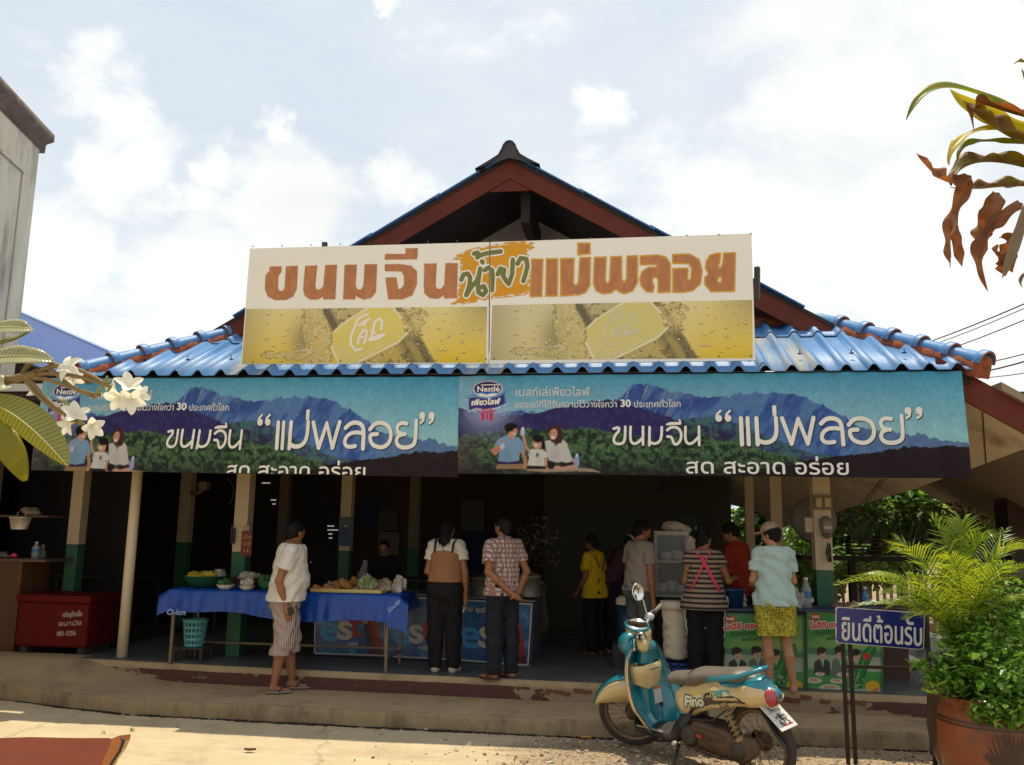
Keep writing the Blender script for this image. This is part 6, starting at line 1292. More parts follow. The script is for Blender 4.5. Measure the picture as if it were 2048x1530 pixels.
# people: one continuous body each, clothes and hair on top
SKIN = mat('tan skin', (.26, .105, .045), .5, var=.08, scale=6, sss=.05); SKIN2 = mat('light skin', (.36, .17, .085), .5, var=.08, scale=6, sss=.05); SKIN3 = mat('brown skin', (.19, .075, .035), .5, var=.08, sss=.04)
HAIR = mat('black hair', (.006, .0045, .004), .6, var=.3, spec=.25, scale=60, bump=.7, bscale=90, stretch=(1, 1, .15))
def cloth(name, c, var=.08, rough=.85): return mat(name, c, rough, var=var, scale=9, bump=.35, bscale=26, spec=.12)
def pattern(name, c1, c2, rules, c3=None):
 """rules: list of (axis coefficients xyz, frequency, duty, colour)"""
 m = mat(name, c1, .85, var=.06, bump=.25, bscale=30); nt = m.node_tree; N = nt.nodes; L = nt.links; b = N['Principled BSDF']; cur = b.inputs['Base Color'].links[0].from_socket
 tc = N.new('ShaderNodeTexCoord')
 for (ax, fr, duty, col) in rules:
  if ax == 'dots':
   v = N.new('ShaderNodeTexVoronoi'); v.inputs['Scale'].default_value = fr; v.inputs['Randomness'].default_value = .45; L.new(tc.outputs['Object'], v.inputs['Vector'])
   a = N.new('ShaderNodeMath'); a.operation = 'SUBTRACT'; L.new(v.outputs['Distance'], a.inputs[0]); a.inputs[1].default_value = duty; ab = N.new('ShaderNodeMath'); ab.operation = 'ABSOLUTE'; L.new(a.outputs[0], ab.inputs[0])
   g = N.new('ShaderNodeMath'); g.operation = 'LESS_THAN'; L.new(ab.outputs[0], g.inputs[0]); g.inputs[1].default_value = .11; f = g.outputs[0]
  else:
   d = N.new('ShaderNodeVectorMath'); d.operation = 'DOT_PRODUCT'; L.new(tc.outputs['Object'], d.inputs[0]); d.inputs[1].default_value = ax
   a = N.new('ShaderNodeMath'); a.operation = 'MULTIPLY'; L.new(d.outputs['Value'], a.inputs[0]); a.inputs[1].default_value = fr; fr_ = N.new('ShaderNodeMath'); fr_.operation = 'FRACT'; L.new(a.outputs[0], fr_.inputs[0])
   g = N.new('ShaderNodeMath'); g.operation = 'LESS_THAN'; L.new(fr_.outputs[0], g.inputs[0]); g.inputs[1].default_value = duty; f = g.outputs[0]
  x = N.new('ShaderNodeMix'); x.data_type = 'RGBA'; L.new(f, x.inputs[0]); L.new(cur, x.inputs[6]); x.inputs[7].default_value = tuple(col)+(1,); cur = x.outputs[2]
 L.new(cur, b.inputs['Base Color']); return m
class Person:
 def __init__(s, label, loc, rz, H, girth=1.0, belly=0.0, lean=0.0, head=(0, 0), arms=None, legs=None, skin=SKIN, female=False, h=.009, hipw=1.0):
  s.t = thing('person', label, 'person', loc, rz); s.k = H/1.70; s.g = girth; s.belly = belly; s.skin = skin; s.h = h; s.fem = female; s.hipw = hipw
  s.R = Matrix.Rotation(-lean, 4, 'X'); s.piv = Vector((0, 0, .95)); s.hd = head
  sx = .175*(.93 if female else 1.0)*(1+.35*(girth-1)); s.sx = sx
  s.arms = arms or {}; s.A = {}
  for side, sg in (('R', 1), ('L', -1)):
   a = s.arms.get(side, ((.05, -.01, -.30), (.03, .06, -.57), (0, .1, -1))); S_ = s.U((sg*sx, 0, 1.385))
   s.A[side] = (S_, S_+Vector((sg*a[0][0], a[0][1], a[0][2])), S_+Vector((sg*a[1][0], a[1][1], a[1][2])), Vector((sg*a[2][0], a[2][1], a[2][2])).normalized(), sg)
  lg = legs or {}; s.Lg = {}
  for side, sg in (('R', 1), ('L', -1)):
   a = lg.get(side, ((.10, .03, .49), (.10, -.02, .085), 0.0)); s.Lg[side] = (Vector((sg*.088*hipw, 0, .90)), Vector((sg*a[0][0], a[0][1], a[0][2])), Vector((sg*a[1][0], a[1][1], a[1][2])), a[2], sg)
 def U(s, p): return s.R @ (Vector(p)-s.piv)+s.piv
 def c(s, F, a, b, ra, rb, k=.025, sc=None): F.cone(tuple(a), tuple(b), ra, rb, k, sc)
 def torso(s, F, i=0.0, low=True, top=True):
  g = s.g; U = s.U; w = .92 if s.fem else 1.0
  if top:
   s.c(F, U((0, 0, 1.20)), U((0, .005, 1.33)), .128*g+i, .135*g+i, .04, (1.12*w, .78, 1)); s.c(F, U((-.115*w, -.01, 1.375)), U((.115*w, -.01, 1.375)), .066+i, .066+i, .05); s.c(F, U((-.06, -.015, 1.40)), U((.06, -.015, 1.40)), .055+i, .055+i, .04)
   if s.fem: F.ell(tuple(U((-.07, .08, 1.25))), (.07+i, .065+i, .07+i), .04); F.ell(tuple(U((.07, .08, 1.25))), (.07+i, .065+i, .07+i), .04)
  s.c(F, U((0, 0, 1.04)), U((0, 0, 1.18)), .120*g+i, .118*g+i, .05, (1.12*w, .82, 1))
  if s.belly: F.ell(tuple(U((0, .05+s.belly*.6, 1.10))), (.15*g+i, .11+s.belly+i, .15+i), .06)
  if low:
   s.c(F, (0, 0, .93), U((0, 0, 1.03)), .135*g*s.hipw+i, .124*g+i, .05, (1.12, .80, 1)); F.ell((-.068, -.05, .90), (.095*s.hipw+i, .085+i, .10+i), .04); F.ell((.068, -.05, .90), (.095*s.hipw+i, .085+i, .10+i), .04)
 def arm(s, F, side, i=0.0, t=1.0):
  S_, E, W, d, sg = s.A[side]; a = .047*(.92 if s.fem else 1)*(1+.5*(s.g-1)); b = .037; c_ = .026
  s.c(F, S_-Vector((sg*.02, 0, 0)), S_+(E-S_)*min(1, t), a+.006+i, a+(b-a)*min(1, t)+i, .035)
  if t >= 1: s.c(F, E, E+(W-E)*.35, b+i, .037+i, .02); s.c(F, E+(W-E)*.35, W, .037+i, c_+i, .02)
 def hand(s, F, side):
  S_, E, W, d, sg = s.A[side]; x = Vector((0, 1, 0)) if abs(d.y) < .8 else Vector((1, 0, 0)); x = (x-d*x.dot(d)).normalized()
  s.c(F, W+d*.02, W+d*.07, .026, .032, .015, None);
  for j, (o, l) in enumerate(((-.027, .065), (-.009, .078), (.010, .074), (.028, .058))):
   b = W+d*.085+x*o; m = b+d*l*.5; cu = x.cross(d)*sg*.3; s.c(F, b, m, .0095, .009, .006); s.c(F, m, m+(d+cu).normalized()*l*.5, .009, .008, .004)
  s.c(F, W+d*.03+x*.025, W+d*.075+x*.055, .012, .010, .01)
 def leg(s, F, side, i=0.0, zmin=-1, flare=0.0):
  Hp, K, A_, rot, sg = s.Lg[side]; g = (1+.5*(s.g-1))
  s.c(F, Hp, K, .083*g*s.hipw**.5+i, .054*g+i+flare, .03); m = K+(A_-K)*.3+Vector((0, -.012, 0)); s.c(F, K, m, .052*g+i+flare, .053*g+i+flare, .02); s.c(F, m, A_, .052*g+i+flare, .034+i+flare, .02)
 def foot(s, F, side, i=0.0):
  Hp, K, A_, rot, sg = s.Lg[side]; f = Vector((-math.sin(rot)*1, math.cos(rot), 0)); z = .026+A_.z-.085
  F.ell(tuple(A_+Vector((0, 0, 0))-f*.015-Vector((0, 0, .045))), (.032+i, .036+i, .04+i), .02); a = A_-f*.01; a = Vector((a.x, a.y, z+.012)); b = A_+f*.13; b = Vector((b.x, b.y, z-.002)); s.c(F, a, b, .034+i, .026+i, .025);
  if i == 0:
   q = Vector((f.y, -f.x, 0))
   for j in range(5): p = b+q*sg*(-.026+.013*j)*-1+f*(.0-.004*j); s.c(F, p, p+f*(.038-.005*j), .0115-.001*j, .009-.0006*j, .006)
  F.cut((0, 0, z-.024), (0, 0, -1)) if False else None
 def field(s, lo, hi, h=None):
  return Field([v for v in lo], [v for v in hi], h or s.h)
 def bounds(s, m=.12):
  P = [v for a in s.A.values() for v in a[:3]]+[a[2]+a[3]*.17 for a in s.A.values()]+[v for l in s.Lg.values() for v in l[:3]]+[s.U((0, 0, 1.70)), s.U((0, .1, 1.6)), Vector((-.2*s.g, -.2*s.g, .9)), Vector((.2*s.g, .2*s.g+s.belly, .9))]
  lo = [min(p[i] for p in P)-m for i in range(3)]; hi = [max(p[i] for p in P)+m for i in range(3)]; lo[2] = -.01; lo[1] = min(lo[1], -.2); hi[1] = max(hi[1], .26); return lo, hi
 def body(s, legs=True, face=True):
  lo, hi = s.bounds(); F = s.field(lo, hi); s.torso(F)
  s.c(F, s.U((0, -.015, 1.38)), s.U((0, 0, 1.50)), .056, .050, .03)
  R = s.R.to_3x3() @ Matrix.Rotation(s.hd[0], 3, 'Z') @ Matrix.Rotation(-s.hd[1], 3, 'X'); hc = s.U((0, 0, 1.50))+s.R.to_3x3() @ Vector((0, 0, .0)); s.hR = R; s.h0 = hc
  H_ = lambda x, y, z: tuple(hc+R @ Vector((x, y, z))); Mr = [list(r) for r in R]
  s.H_ = H_; s.Mr = Mr
  F.ell(H_(0, .0, .10), (.074, .092, .098), .02, Mr); F.ell(H_(0, .035, .055), (.056, .055, .062), .03, Mr); F.cone(H_(0, .055, .012), H_(0, .065, .018), .024, .022, .02)
  F.cone(H_(0, .092, .085), H_(0, .107, .058), .010, .014, .012); F.cone(H_(-.015, .088, .034), H_(.015, .088, .034), .008, .008, .008); F.cone(H_(-.035, .078, .105), H_(.035, .078, .105), .011, .011, .015)
  for sg in (-1, 1): F.ell(H_(sg*.077, -.004, .07), (.010, .020, .031), .006, Mr)
  for side in 'RL': s.arm(F, side); s.hand(F, side)
  if legs:
   for side in 'RL': s.leg(F, side); s.foot(F, side)
  k = s.k; o = F.build('body', s.skin, s.t); o.scale = (k, k, k)
  for sg in (-1, 1):
   mb = MB(); mb.sphere(H_(sg*.030, .086, .083), .011, 8, 6); e = mb.build('eye', mat('dark eye', (.02, .012, .01), .2), s.t); e.scale = (k, k, k)
  return o
 def add(s, F, name, m, label=None, smooth=1):
  o = F.build(name, m, s.t, label, smooth=smooth); o.scale = (s.k,)*3; return o
 def mesh(s, mb, name, m, label=None):
  o = mb.build(name, m, s.t, label); o.scale = (s.k,)*3; return o
 def shirt(s, m, hem=.90, sl=.55, i=.014, collar=False, wr=.004, name='shirt', neck=1.462, ph=0.0, flare=.0):
  lo, hi = s.bounds(); lo[2] = hem-.05; hi[2] = 1.53; F = s.field(lo, hi); s.torso(F, i)
  if flare: s.c(F, (0, 0, hem-.02), s.U((0, 0, 1.15)), .150*s.g*s.hipw+i+flare, .12*s.g+i, .04, (1.12, .84, 1))
  for side in 'RL':
   S_, E, W, d, sg = s.A[side]; F2 = s.field(lo, hi); a = .052*(.92 if s.fem else 1)*(1+.5*(s.g-1));
   e = S_+(E-S_)*min(sl, 1); s.c(F2, S_-Vector((sg*.02, 0, 0)), e+(E-S_).normalized()*.05, a+.004+i, a-.004+i+.008, .02); F2.cut(tuple(e), tuple((E-S_).normalized()))
   if sl > 1: s.c(F2, E, E+(W-E)*(sl-1), .045+i*.7, .04+i*.7, .02)
   K = .02; hh = np.clip(.5+.5*(F.F-F2.F)/K, 0, 1); F.F = F.F*(1-hh)+F2.F*hh-K*hh*(1-hh)
  F.wrinkle(wr, ph=ph)
  F.cut((0, 0, hem), (0, 0, -1)); n = s.U((0, 0, neck)); up = s.R.to_3x3() @ Vector((0, 0, 1)); F.cut(tuple(n), tuple(up))
  o = s.add(F, name, m, smooth=1)
  if collar:
   mb = MB(); secs = []
   for (r, z) in ((.066, 1.43), (.070, 1.462), (.074, 1.485), (.090, 1.462), (.105, 1.435)):
    secs.append([s.U((r*math.cos(a)*1.02, r*math.sin(a)*.95-.008, z-.025*max(0, math.sin(a)))) for a in [math.pi*.62+2*math.pi*.88*j/20 for j in range(21)]])
   mb.loft(secs, 21, closed=False); s.mesh(mb, 'collar', m)
  return o
 def trousers(s, m, waist=1.0, hem=.07, i=.012, flare=.0, wr=.004, name='trousers', low=True):
  lo, hi = s.bounds(); hi[2] = waist+.08; lo[2] = max(-.01, hem-.05); F = s.field(lo, hi); s.torso(F, i, top=False)
  for side in 'RL': s.leg(F, side, i, flare=flare)
  F.wrinkle(wr, (34, 34, 14), 1.3); F.cut((0, 0, waist), (0, 0, 1)); F.cut((0, 0, hem), (0, 0, -1)); return s.add(F, name, m)
 def hair(s, m=HAIR, long=0.0, bun=False, short=.0):
  c0 = Vector(s.H_(0, 0, .09)); r = .2+long; F = Field(tuple(c0-Vector((.16, .18, .16+long))), tuple(c0+Vector((.16, .18, .20))), .007)
  H_, Mr = s.H_, s.Mr
  F.ell(H_(0, -.012, .108), (.084, .098, .103), .01, Mr); F.cone(H_(0, -.05, .06), H_(0, -.045, .03), .055, .045, .02)
  if long:
   F.cone(H_(0, -.06, .08), H_(.015, -.075, -.05), .062, .06, .03); F.cone(H_(.015, -.08, -.05), H_(.05, -.09, -.05-long*.5), .058, .045, .03, (1.2, .6, 1)); F.cone(H_(.05, -.09, -.05-long*.5), H_(.065, -.085, -.04-long), .045, .012, .02, (1.2, .6, 1))
  if bun: F.ell(H_(0, -.07, .20), (.055, .055, .05), .02, Mr)
  R = s.hR; f = R @ Vector((0, 1, -.62));
  G = np.meshgrid(*F.ax, indexing='ij'); p = Vector(H_(0, .040, .105)); f.normalize(); d = sum((G[i]-p[i])*f[i] for i in range(3)); F.F = np.maximum(F.F, d.astype(np.float32))
  def g(Fv, X, Y, Z): return Fv+.0025*np.sin(X*120+Y*60)*np.sin(Z*70+X*50)
  F.fun(g); o = s.add(F, 'hair', m); me = o.data; r = random.Random(len(me.vertices)); mb = MB(); nv = len(me.vertices)
  for _ in range(420 if s.h < .012 else 120):
   v = me.vertices[r.randrange(nv)]; p = v.co.copy(); n = v.normal;
   if n.z < -.3: continue
   d = (Vector((r.uniform(-.35, .35), r.uniform(-.35, .35), -1))-n*0.0); d = (d-n*d.dot(n)*.85+n*r.uniform(.02, .35)).normalized(); L = r.uniform(.02, .055)*(1.6 if long else 1); w = n.cross(d).normalized()*.0022; q = p-d*L*.3
   mb.add([q-w, q+w, p+d*L*.5+n*.004+w, p+d*L+Vector((0, 0, -.006)), p+d*L*.5+n*.004-w], [(0, 1, 2, 4), (4, 2, 3)])
  k = mb.build('hair_strands', m, s.t, kind='stuff'); k.scale = (s.k,)*3; return o
 def flipflops(s, sole, strap):
  for side in 'RL':
   Hp, K, A_, rot, sg = s.Lg[side]; f = Vector((-math.sin(rot), math.cos(rot), 0)); q = Vector((f.y, -f.x, 0)); c0 = Vector((A_.x, A_.y, 0)); P = []
   for j in range(20): a = 2*math.pi*j/20; P.append(c0+f*(.055+.135*math.cos(a))+q*(.043+.006*math.cos(a))*math.sin(a))
   mb = MB(); mb.loft([[Vector((p.x, p.y, z)) for p in P] for z in (.0, .018)], 20); s.mesh(mb, 'sole', sole)
   mb = MB(); t = c0+f*.145+Vector((0, 0, .045));
   for w in (-1, 1): mb.tube([c0+f*.05+q*w*.045+Vector((0, 0, .02)), c0+f*.08+q*w*.035+Vector((0, 0, .062)), t, t+Vector((0, 0, -.025))], .007, 6)
   s.mesh(mb, 'strap', strap)
 def shoes(s, m):
  for side in 'RL':
   Hp, K, A_, rot, sg = s.Lg[side]; F = Field((A_.x-.2, A_.y-.2, -.01), (A_.x+.2, A_.y+.25, .14), .007); s.foot(F, side, .010); F.cut((0, 0, .085), (0, 0, 1)); F.cut((0, 0, .0), (0, 0, -1)); s.add(F, 'shoe', m)
R_ = math.radians
def foot_loc(px, py, z): p = at(px, py, z=z); return (float(p[0]), float(p[1]), z)
def height(px, py, loc): return float(at(px, py, Y=loc[1])[2])-loc[2]
ARM = ((.05, -.01, -.30), (.03, .06, -.57), (0, .1, -1))
def people():
 loc = foot_loc(561, 1381, Z_WALK); H = height(600, 1040, loc)
 p = Person('man in white polo shirt and striped knee length shorts standing on the lower step', loc, R_(-72), H, 1.34, .025, R_(5), (R_(42), R_(6)), {'R': ((.07, -.10, -.29), (.03, -.02, -.53), (-.1, .25, -1)), 'L': ((.05, .03, -.30), (.02, .14, -.55), (0, .3, -1))}, {'R': ((.12, .02, .49), (.13, -.06, .085), R_(6)), 'L': ((.12, .06, .49), (.12, .10, .085), R_(-4))}, SKIN)
 p.body(); p.hair(); W_ = cloth('white polo cotton', (.60, .55, .47)); p.shirt(W_, .885, .62, .020, True, .005, ph=1.0, flare=.02)
 p.trousers(pattern('striped shorts cotton', (.42, .34, .29), None, [((.22, 1, .03), 66, .40, (.19, .10, .085))]), .98, .36, .02, .018, .006, 'shorts')
 p.flipflops(mat('grey sole', (.22, .19, .16), .8), mat('dark strap', (.03, .025, .03), .6))
 E, W = p.A['L'][1], p.A['L'][2]; mb = MB(); q = W+(E-W)*.12; d = (E-W).normalized(); mb.tube([q, q+d*.022], .034, 14); p.mesh(mb, 'wristband', mat('cream band', (.62, .58, .48), .5))
 mb = MB(); q = p.A['R'][2]; mb.bar(q+Vector((.02, .04, -.02)), q+Vector((.02, .07, -.09)), .01, .06); p.mesh(mb, 'phone', mat('black phone', (.01, .01, .012), .2))
 for j in (0, 1): mb = MB(); mb.sphere(p.U((0.0, .145+.06*j, 1.36-.07*j)), .006, 6, 5); p.mesh(mb, 'button', W_)
 loc = foot_loc(886, 1344, Z_FLOOR); H = height(905, 1036, loc)
 p = Person('woman with long black hair in brown overalls over a white tee, phone in hand', loc, R_(-4), H, 1.10, 0, R_(2), (R_(-14), R_(12)), {'L': ((.04, -.03, -.29), (-.05, .20, -.28), (.3, .6, .1)), 'R': ((.06, -.02, -.29), (.06, .02, -.55), (0, .12, -1))}, {'R': ((.10, .02, .49), (.115, .0, .085), R_(-12)), 'L': ((.10, .0, .49), (.085, -.02, .085), R_(8))}, SKIN, True, hipw=1.12)
 p.body(); p.hair(long=.27); p.shirt(cloth('white tee cotton', (.55, .50, .43)), 1.16, .55, .020, wr=.004, ph=2)
 F = p.field(*p.bounds()); p.torso(F, .038); F.wrinkle(.002, ph=3)
 def bib(Fv, X, Y, Z): return np.maximum.reduce([Fv, Z-(1.335-X*X*1.6), .985-Z])
 F.fun(bib); p.add(F, 'bib', cloth('tan overall cloth', (.27, .125, .06)))
 for sg, xx in ((-1, -.10), (1, .11)):
  mb = MB(); mb.loft([[p.U((xx+sg*.012*a+w*.014, y, z)) for w in (-1, 1)] for a, y, z in ((0, -.150, 1.31), (0, -.142, 1.38), (.5, -.09, 1.445), (.6, -.03, 1.475), (.6, .05, 1.45), (0, .13, 1.35))], 2, closed=False); p.mesh(mb, 'shoulder_strap', mat('black strap', (.012, .01, .01), .7))
 p.trousers(cloth('black trousers', (.014, .012, .013)), 1.03, .05, .02, .020, .004); p.shoes(mat('cream canvas shoe', (.42, .36, .28), .8))
 q = p.A['R'][2]+p.A['R'][3]*.10; mb = MB(); mb.bar(q+Vector((.02, .035, .05)), q+Vector((-.02, -.015, -.09)), .010, .070, up=(0, 1, 0)); p.mesh(mb, 'phone', mat('white phone', (.45, .43, .40), .25))
 loc = foot_loc(1003, 1357, Z_FLOOR); H = height(995, 1032, loc)
 p = Person('man in red and white plaid shirt with hands clasped behind his back', loc, R_(42), H, 1.06, .0, R_(1), (R_(12), R_(4)), {'R': ((.07, -.09, -.27), (-.10, -.20, -.47), (-.75, -.2, -.5)), 'L': ((.07, -.09, -.27), (-.15, -.23, -.50), (-.75, -.15, -.45))}, {'R': ((.10, .0, .49), (.11, -.02, .085), R_(10)), 'L': ((.10, .02, .49), (.10, .0, .085), R_(20))}, SKIN)
 p.body(); p.hair(); p.shirt(pattern('plaid cotton', (.42, .35, .31), None, [((1, .6, 0), 24, .42, (.27, .13, .11)), ((0, 0, 1), 20, .36, (.29, .15, .13)), ((1, .6, 0), 24, .12, (.12, .03, .035)), ((0, 0, 1), 20, .08, (.15, .06, .06))]), .86, .66, .020, True, .005, ph=4, flare=.02)
 p.trousers(cloth('dark navy trousers', (.018, .020, .026)), 1.0, .05, .020, .018, .005); p.flipflops(mat('dark sandal', (.04, .025, .018), .7), MATS['dark sandal'])
 loc = foot_loc(1190, 1309, Z_FLOOR); H = height(1180, 1070, loc)
 p = Person('worker in a yellow polo shirt and dark apron straps standing deep inside', loc, R_(55), H, 1.05, .0, R_(4), (R_(10), R_(10)), {'R': ((.05, -.04, -.28), (.0, .02, -.53), (0, .2, -1)), 'L': ((.05, -.02, -.28), (.02, .14, -.48), (0, .6, -.8))}, None, SKIN3, True, h=.012)
 p.body(); p.hair(bun=False); p.shirt(cloth('yellow polo', (.50, .33, .012)), .80, .7, .022, True, .005, ph=5, flare=.03); p.trousers(MATS['black trousers'], .95, .05, .02, .02)
 mb = MB(); mb.loft([[p.U((x+w*.012, -.135, z)) for w in (-1, 1)] for x, z in ((-.14, 1.42), (-.02, 1.2), (.10, 1.0))], 2, closed=False); mb.loft([[p.U((-x+w*.012, -.138, z)) for w in (-1, 1)] for x, z in ((-.14, 1.42), (-.02, 1.2), (.10, 1.0))], 2, closed=False); p.mesh(mb, 'apron_straps', MATS['black strap'])
 loc = foot_loc(1285, 1338, Z_FLOOR); loc = (float(at(1277, 1200, Y=9.55)[0]), 9.55, Z_FLOOR); H = height(1280, 1040, loc)
 p = Person('man in grey tee and grey jeans looking down towards the glass cabinet', loc, R_(-52), H, 1.05, .02, R_(3), (R_(-20), R_(20)), {'R': ((.05, -.03, -.30), (.03, .02, -.57), (0, .1, -1)), 'L': ((.05, .0, -.30), (.02, .12, -.55), (0, .2, -1))}, None, SKIN)
 p.body(); p.hair(); p.shirt(cloth('grey tee cotton', (.24, .20, .17)), .90, .62, .016, wr=.004, ph=6, flare=.01); p.trousers(cloth('grey jeans', (.075, .085, .08)), 1.0, .05, .016, .012); p.shoes(mat('dark shoe', (.02, .018, .016), .6))
 loc = (float(at(1412, 1340, Y=9.02)[0]), 9.02, Z_FLOOR); H = height(1428, 1058, loc)
 p = Person('woman in striped blouse with pink crossed apron straps and turquoise hair clip', loc, R_(-3), H, 1.16, 0, R_(3), (R_(-35), R_(10)), {'L': ((.04, .02, -.28), (-.02, .22, -.36), (.2, .8, 0)), 'R': ((.10, .03, -.27), (.15, .24, -.26), (.3, .9, .2))}, {'R': ((.10, .02, .49), (.11, -.02, .085), 0.), 'L': ((.10, .02, .49), (.11, -.02, .085), 0.)}, SKIN, True, hipw=1.16)
 p.body(); p.hair(bun=True); p.shirt(pattern('striped jersey', (.25, .175, .12), None, [((0, 0, 1), 18.5, .46, (.018, .012, .012))]), .80, .35, .020, wr=.004, ph=7, flare=.035)
 PK = mat('hot pink tape', (.55, .03, .09), .7)
 for sg in (-1, 1):
  mb = MB(); mb.loft([[p.U((sg*x+w*.016, y, z+w*.006)) for w in (-1, 1)] for x, y, z in ((-.085, -.03, 1.475), (-.07, -.115, 1.425), (0, -.157, 1.32), (.07, -.165, 1.18), (.13, -.155, 1.06), (.165, -.10, .99), (.185, -.02, .96))], 2, closed=False); p.mesh(mb, 'crossed_strap', PK)
 mb = MB(); c = Vector(p.H_(-.055, -.045, .205)); r = random.Random(4)
 for j in range(9): a = j*.7; mb.sphere(c+Vector((.02*math.cos(a), .012*math.sin(a*2), .018*math.sin(a))), .016, 8, 6, (1.3, .6, .8))
 p.mesh(mb, 'hair_clip', mat('turquoise clip', (.04, .38, .42), .4))
 p.trousers(MATS['black trousers'], .98, .05, .02, .022)
 F = p.field(*p.bounds()); p.torso(F, .045);
 for side in 'RL': p.leg(F, side, .05)
 F.wrinkle(.006, (18, 18, 6), 2)
 def apr(Fv, X, Y, Z): return np.maximum.reduce([Fv, -(Fv+.012), Z-.95, .50-Z, Y-.16, -.04-Y+np.maximum(0, .60-Z)*.3])
 F.fun(apr); p.add(F, 'apron', cloth('white apron', (.42, .40, .39)), smooth=0)
 loc = (float(at(1490, 1340, Y=9.75)[0]), 9.75, Z_FLOOR); H = height(1478, 1043, loc)
 p = Person('person in a red long sleeved top leaning over the counter between the two women', loc, R_(62), H, 1.1, 0, R_(8), (R_(10), R_(28)), {'R': ((.05, .08, -.27), (.0, .28, -.36), (0, 1, .1)), 'L': ((.05, .05, -.27), (.0, .26, -.38), (0, 1, .1))}, None, SKIN, False)
 p.body(); p.hair(); p.shirt(cloth('red jersey', (.22, .022, .012)), .86, 1.7, .020, wr=.005, ph=8, flare=.01); p.trousers(MATS['black trousers'], .95, .05, .016)
 loc = foot_loc(1556, 1386, Z_FLOOR); H = height(1540, 1046, loc)
 p = Person('barefoot person in beige cap, pale blue tee and yellow patterned shorts at the tea counter', loc, R_(4), H, 1.02, 0, R_(2), (R_(48), R_(12)), {'L': ((.05, .0, -.27), (-.02, .22, -.33), (.1, 1, .0)), 'R': ((.04, .04, -.28), (-.03, .24, -.36), (.1, 1, .0))}, {'R': ((.105, .02, .49), (.15, -.03, .085), R_(-6)), 'L': ((.09, .0, .49), (.075, .0, .085), R_(5))}, SKIN2, True, hipw=1.1)
 p.body(); p.hair(); p.shirt(cloth('pale blue tee', (.36, .46, .42)), .86, .62, .022, wr=.006, ph=9, flare=.02)
 p.trousers(pattern('yellow printed cotton', (.42, .36, .035), None, [('dots', 34, .30, (.13, .12, .012))]), .93, .56, .022, .030, .006, 'shorts')
 c0 = Vector(p.H_(0, 0, .1)); F = Field(tuple(c0-Vector((.2, .22, .12))), tuple(c0+Vector((.2, .22, .18))), .007); F.ell(p.H_(0, -.005, .125), (.090, .105, .098), .01, p.Mr); up = p.hR @ Vector((0, -.15, -1)); F.cut(p.H_(0, 0, .118), tuple(up))
 F2 = Field(tuple(c0-Vector((.2, .22, .12))), tuple(c0+Vector((.2, .22, .18))), .007); F2.ell(p.H_(0, .13, .125), (.078, .085, .014), .01, p.Mr); F.F = np.minimum(F.F, F2.F); p.add(F, 'cap', cloth('beige cap', (.30, .20, .12)))
 F = Field(tuple(c0-Vector((.2, .22, .12))), tuple(c0+Vector((.2, .22, .18))), .007); F.ell(p.H_(0, -.02, .100), (.088, .098, .075), .01, p.Mr); F.cut(p.H_(0, 0, .116), tuple(-up)); F.cut(p.H_(0, -.02, .05), tuple(up)); F.cut(p.H_(0, .0, 0), tuple(p.hR @ Vector((0, 1, 0)))); p.add(F, 'cap_band', cloth('dark cap band', (.014, .012, .018)))
 loc = (float(at(768, 1200, Y=10.6)[0]), 10.6, Z_FLOOR); H = height(765, 1080, loc)
 p = Person('dark haired vendor in black behind the bags of food, hardly lit', loc, R_(175), H, 1.15, 0, R_(6), (0, R_(10)), None, None, SKIN3, True, h=.014)
 p.body(); p.hair(); p.shirt(cloth('black top', (.012, .01, .01)), .82, .8, .03, ph=3); p.trousers(MATS['black trousers'], .95, .05, .02)
 loc = (float(at(1216, 1200, Y=10.9)[0]), 10.9, Z_FLOOR)
 p = Person('stooping person with pale headband half hidden behind the man in grey', loc, R_(-60), 1.50, 1.0, 0, R_(34), (0, R_(10)), {'R': ((.05, .10, -.26), (.03, .24, -.46), (0, .3, -1)), 'L': ((.05, .10, -.26), (.03, .24, -.46), (0, .3, -1))}, None, SKIN3, True, h=.012)
 p.body(); p.hair(); p.shirt(cloth('plum top', (.06, .03, .04)), .86, 1.6, .02, ph=3); p.trousers(MATS['black trousers'], .95, .05, .02)
 c0 = Vector(p.H_(0, 0, .1)); F = Field(tuple(c0-Vector((.2, .22, .2))), tuple(c0+Vector((.2, .22, .2))), .010); F.ell(p.H_(0, -.012, .11), (.092, .105, .10), .01, p.Mr); up = p.hR @ Vector((0, .2, 1)); F.cut(p.H_(0, 0, .14), tuple(up)); F.cut(p.H_(0, 0, .10), tuple(-up)); p.add(F, 'headband', mat('pale headband', (.4, .37, .34), .8))
people()
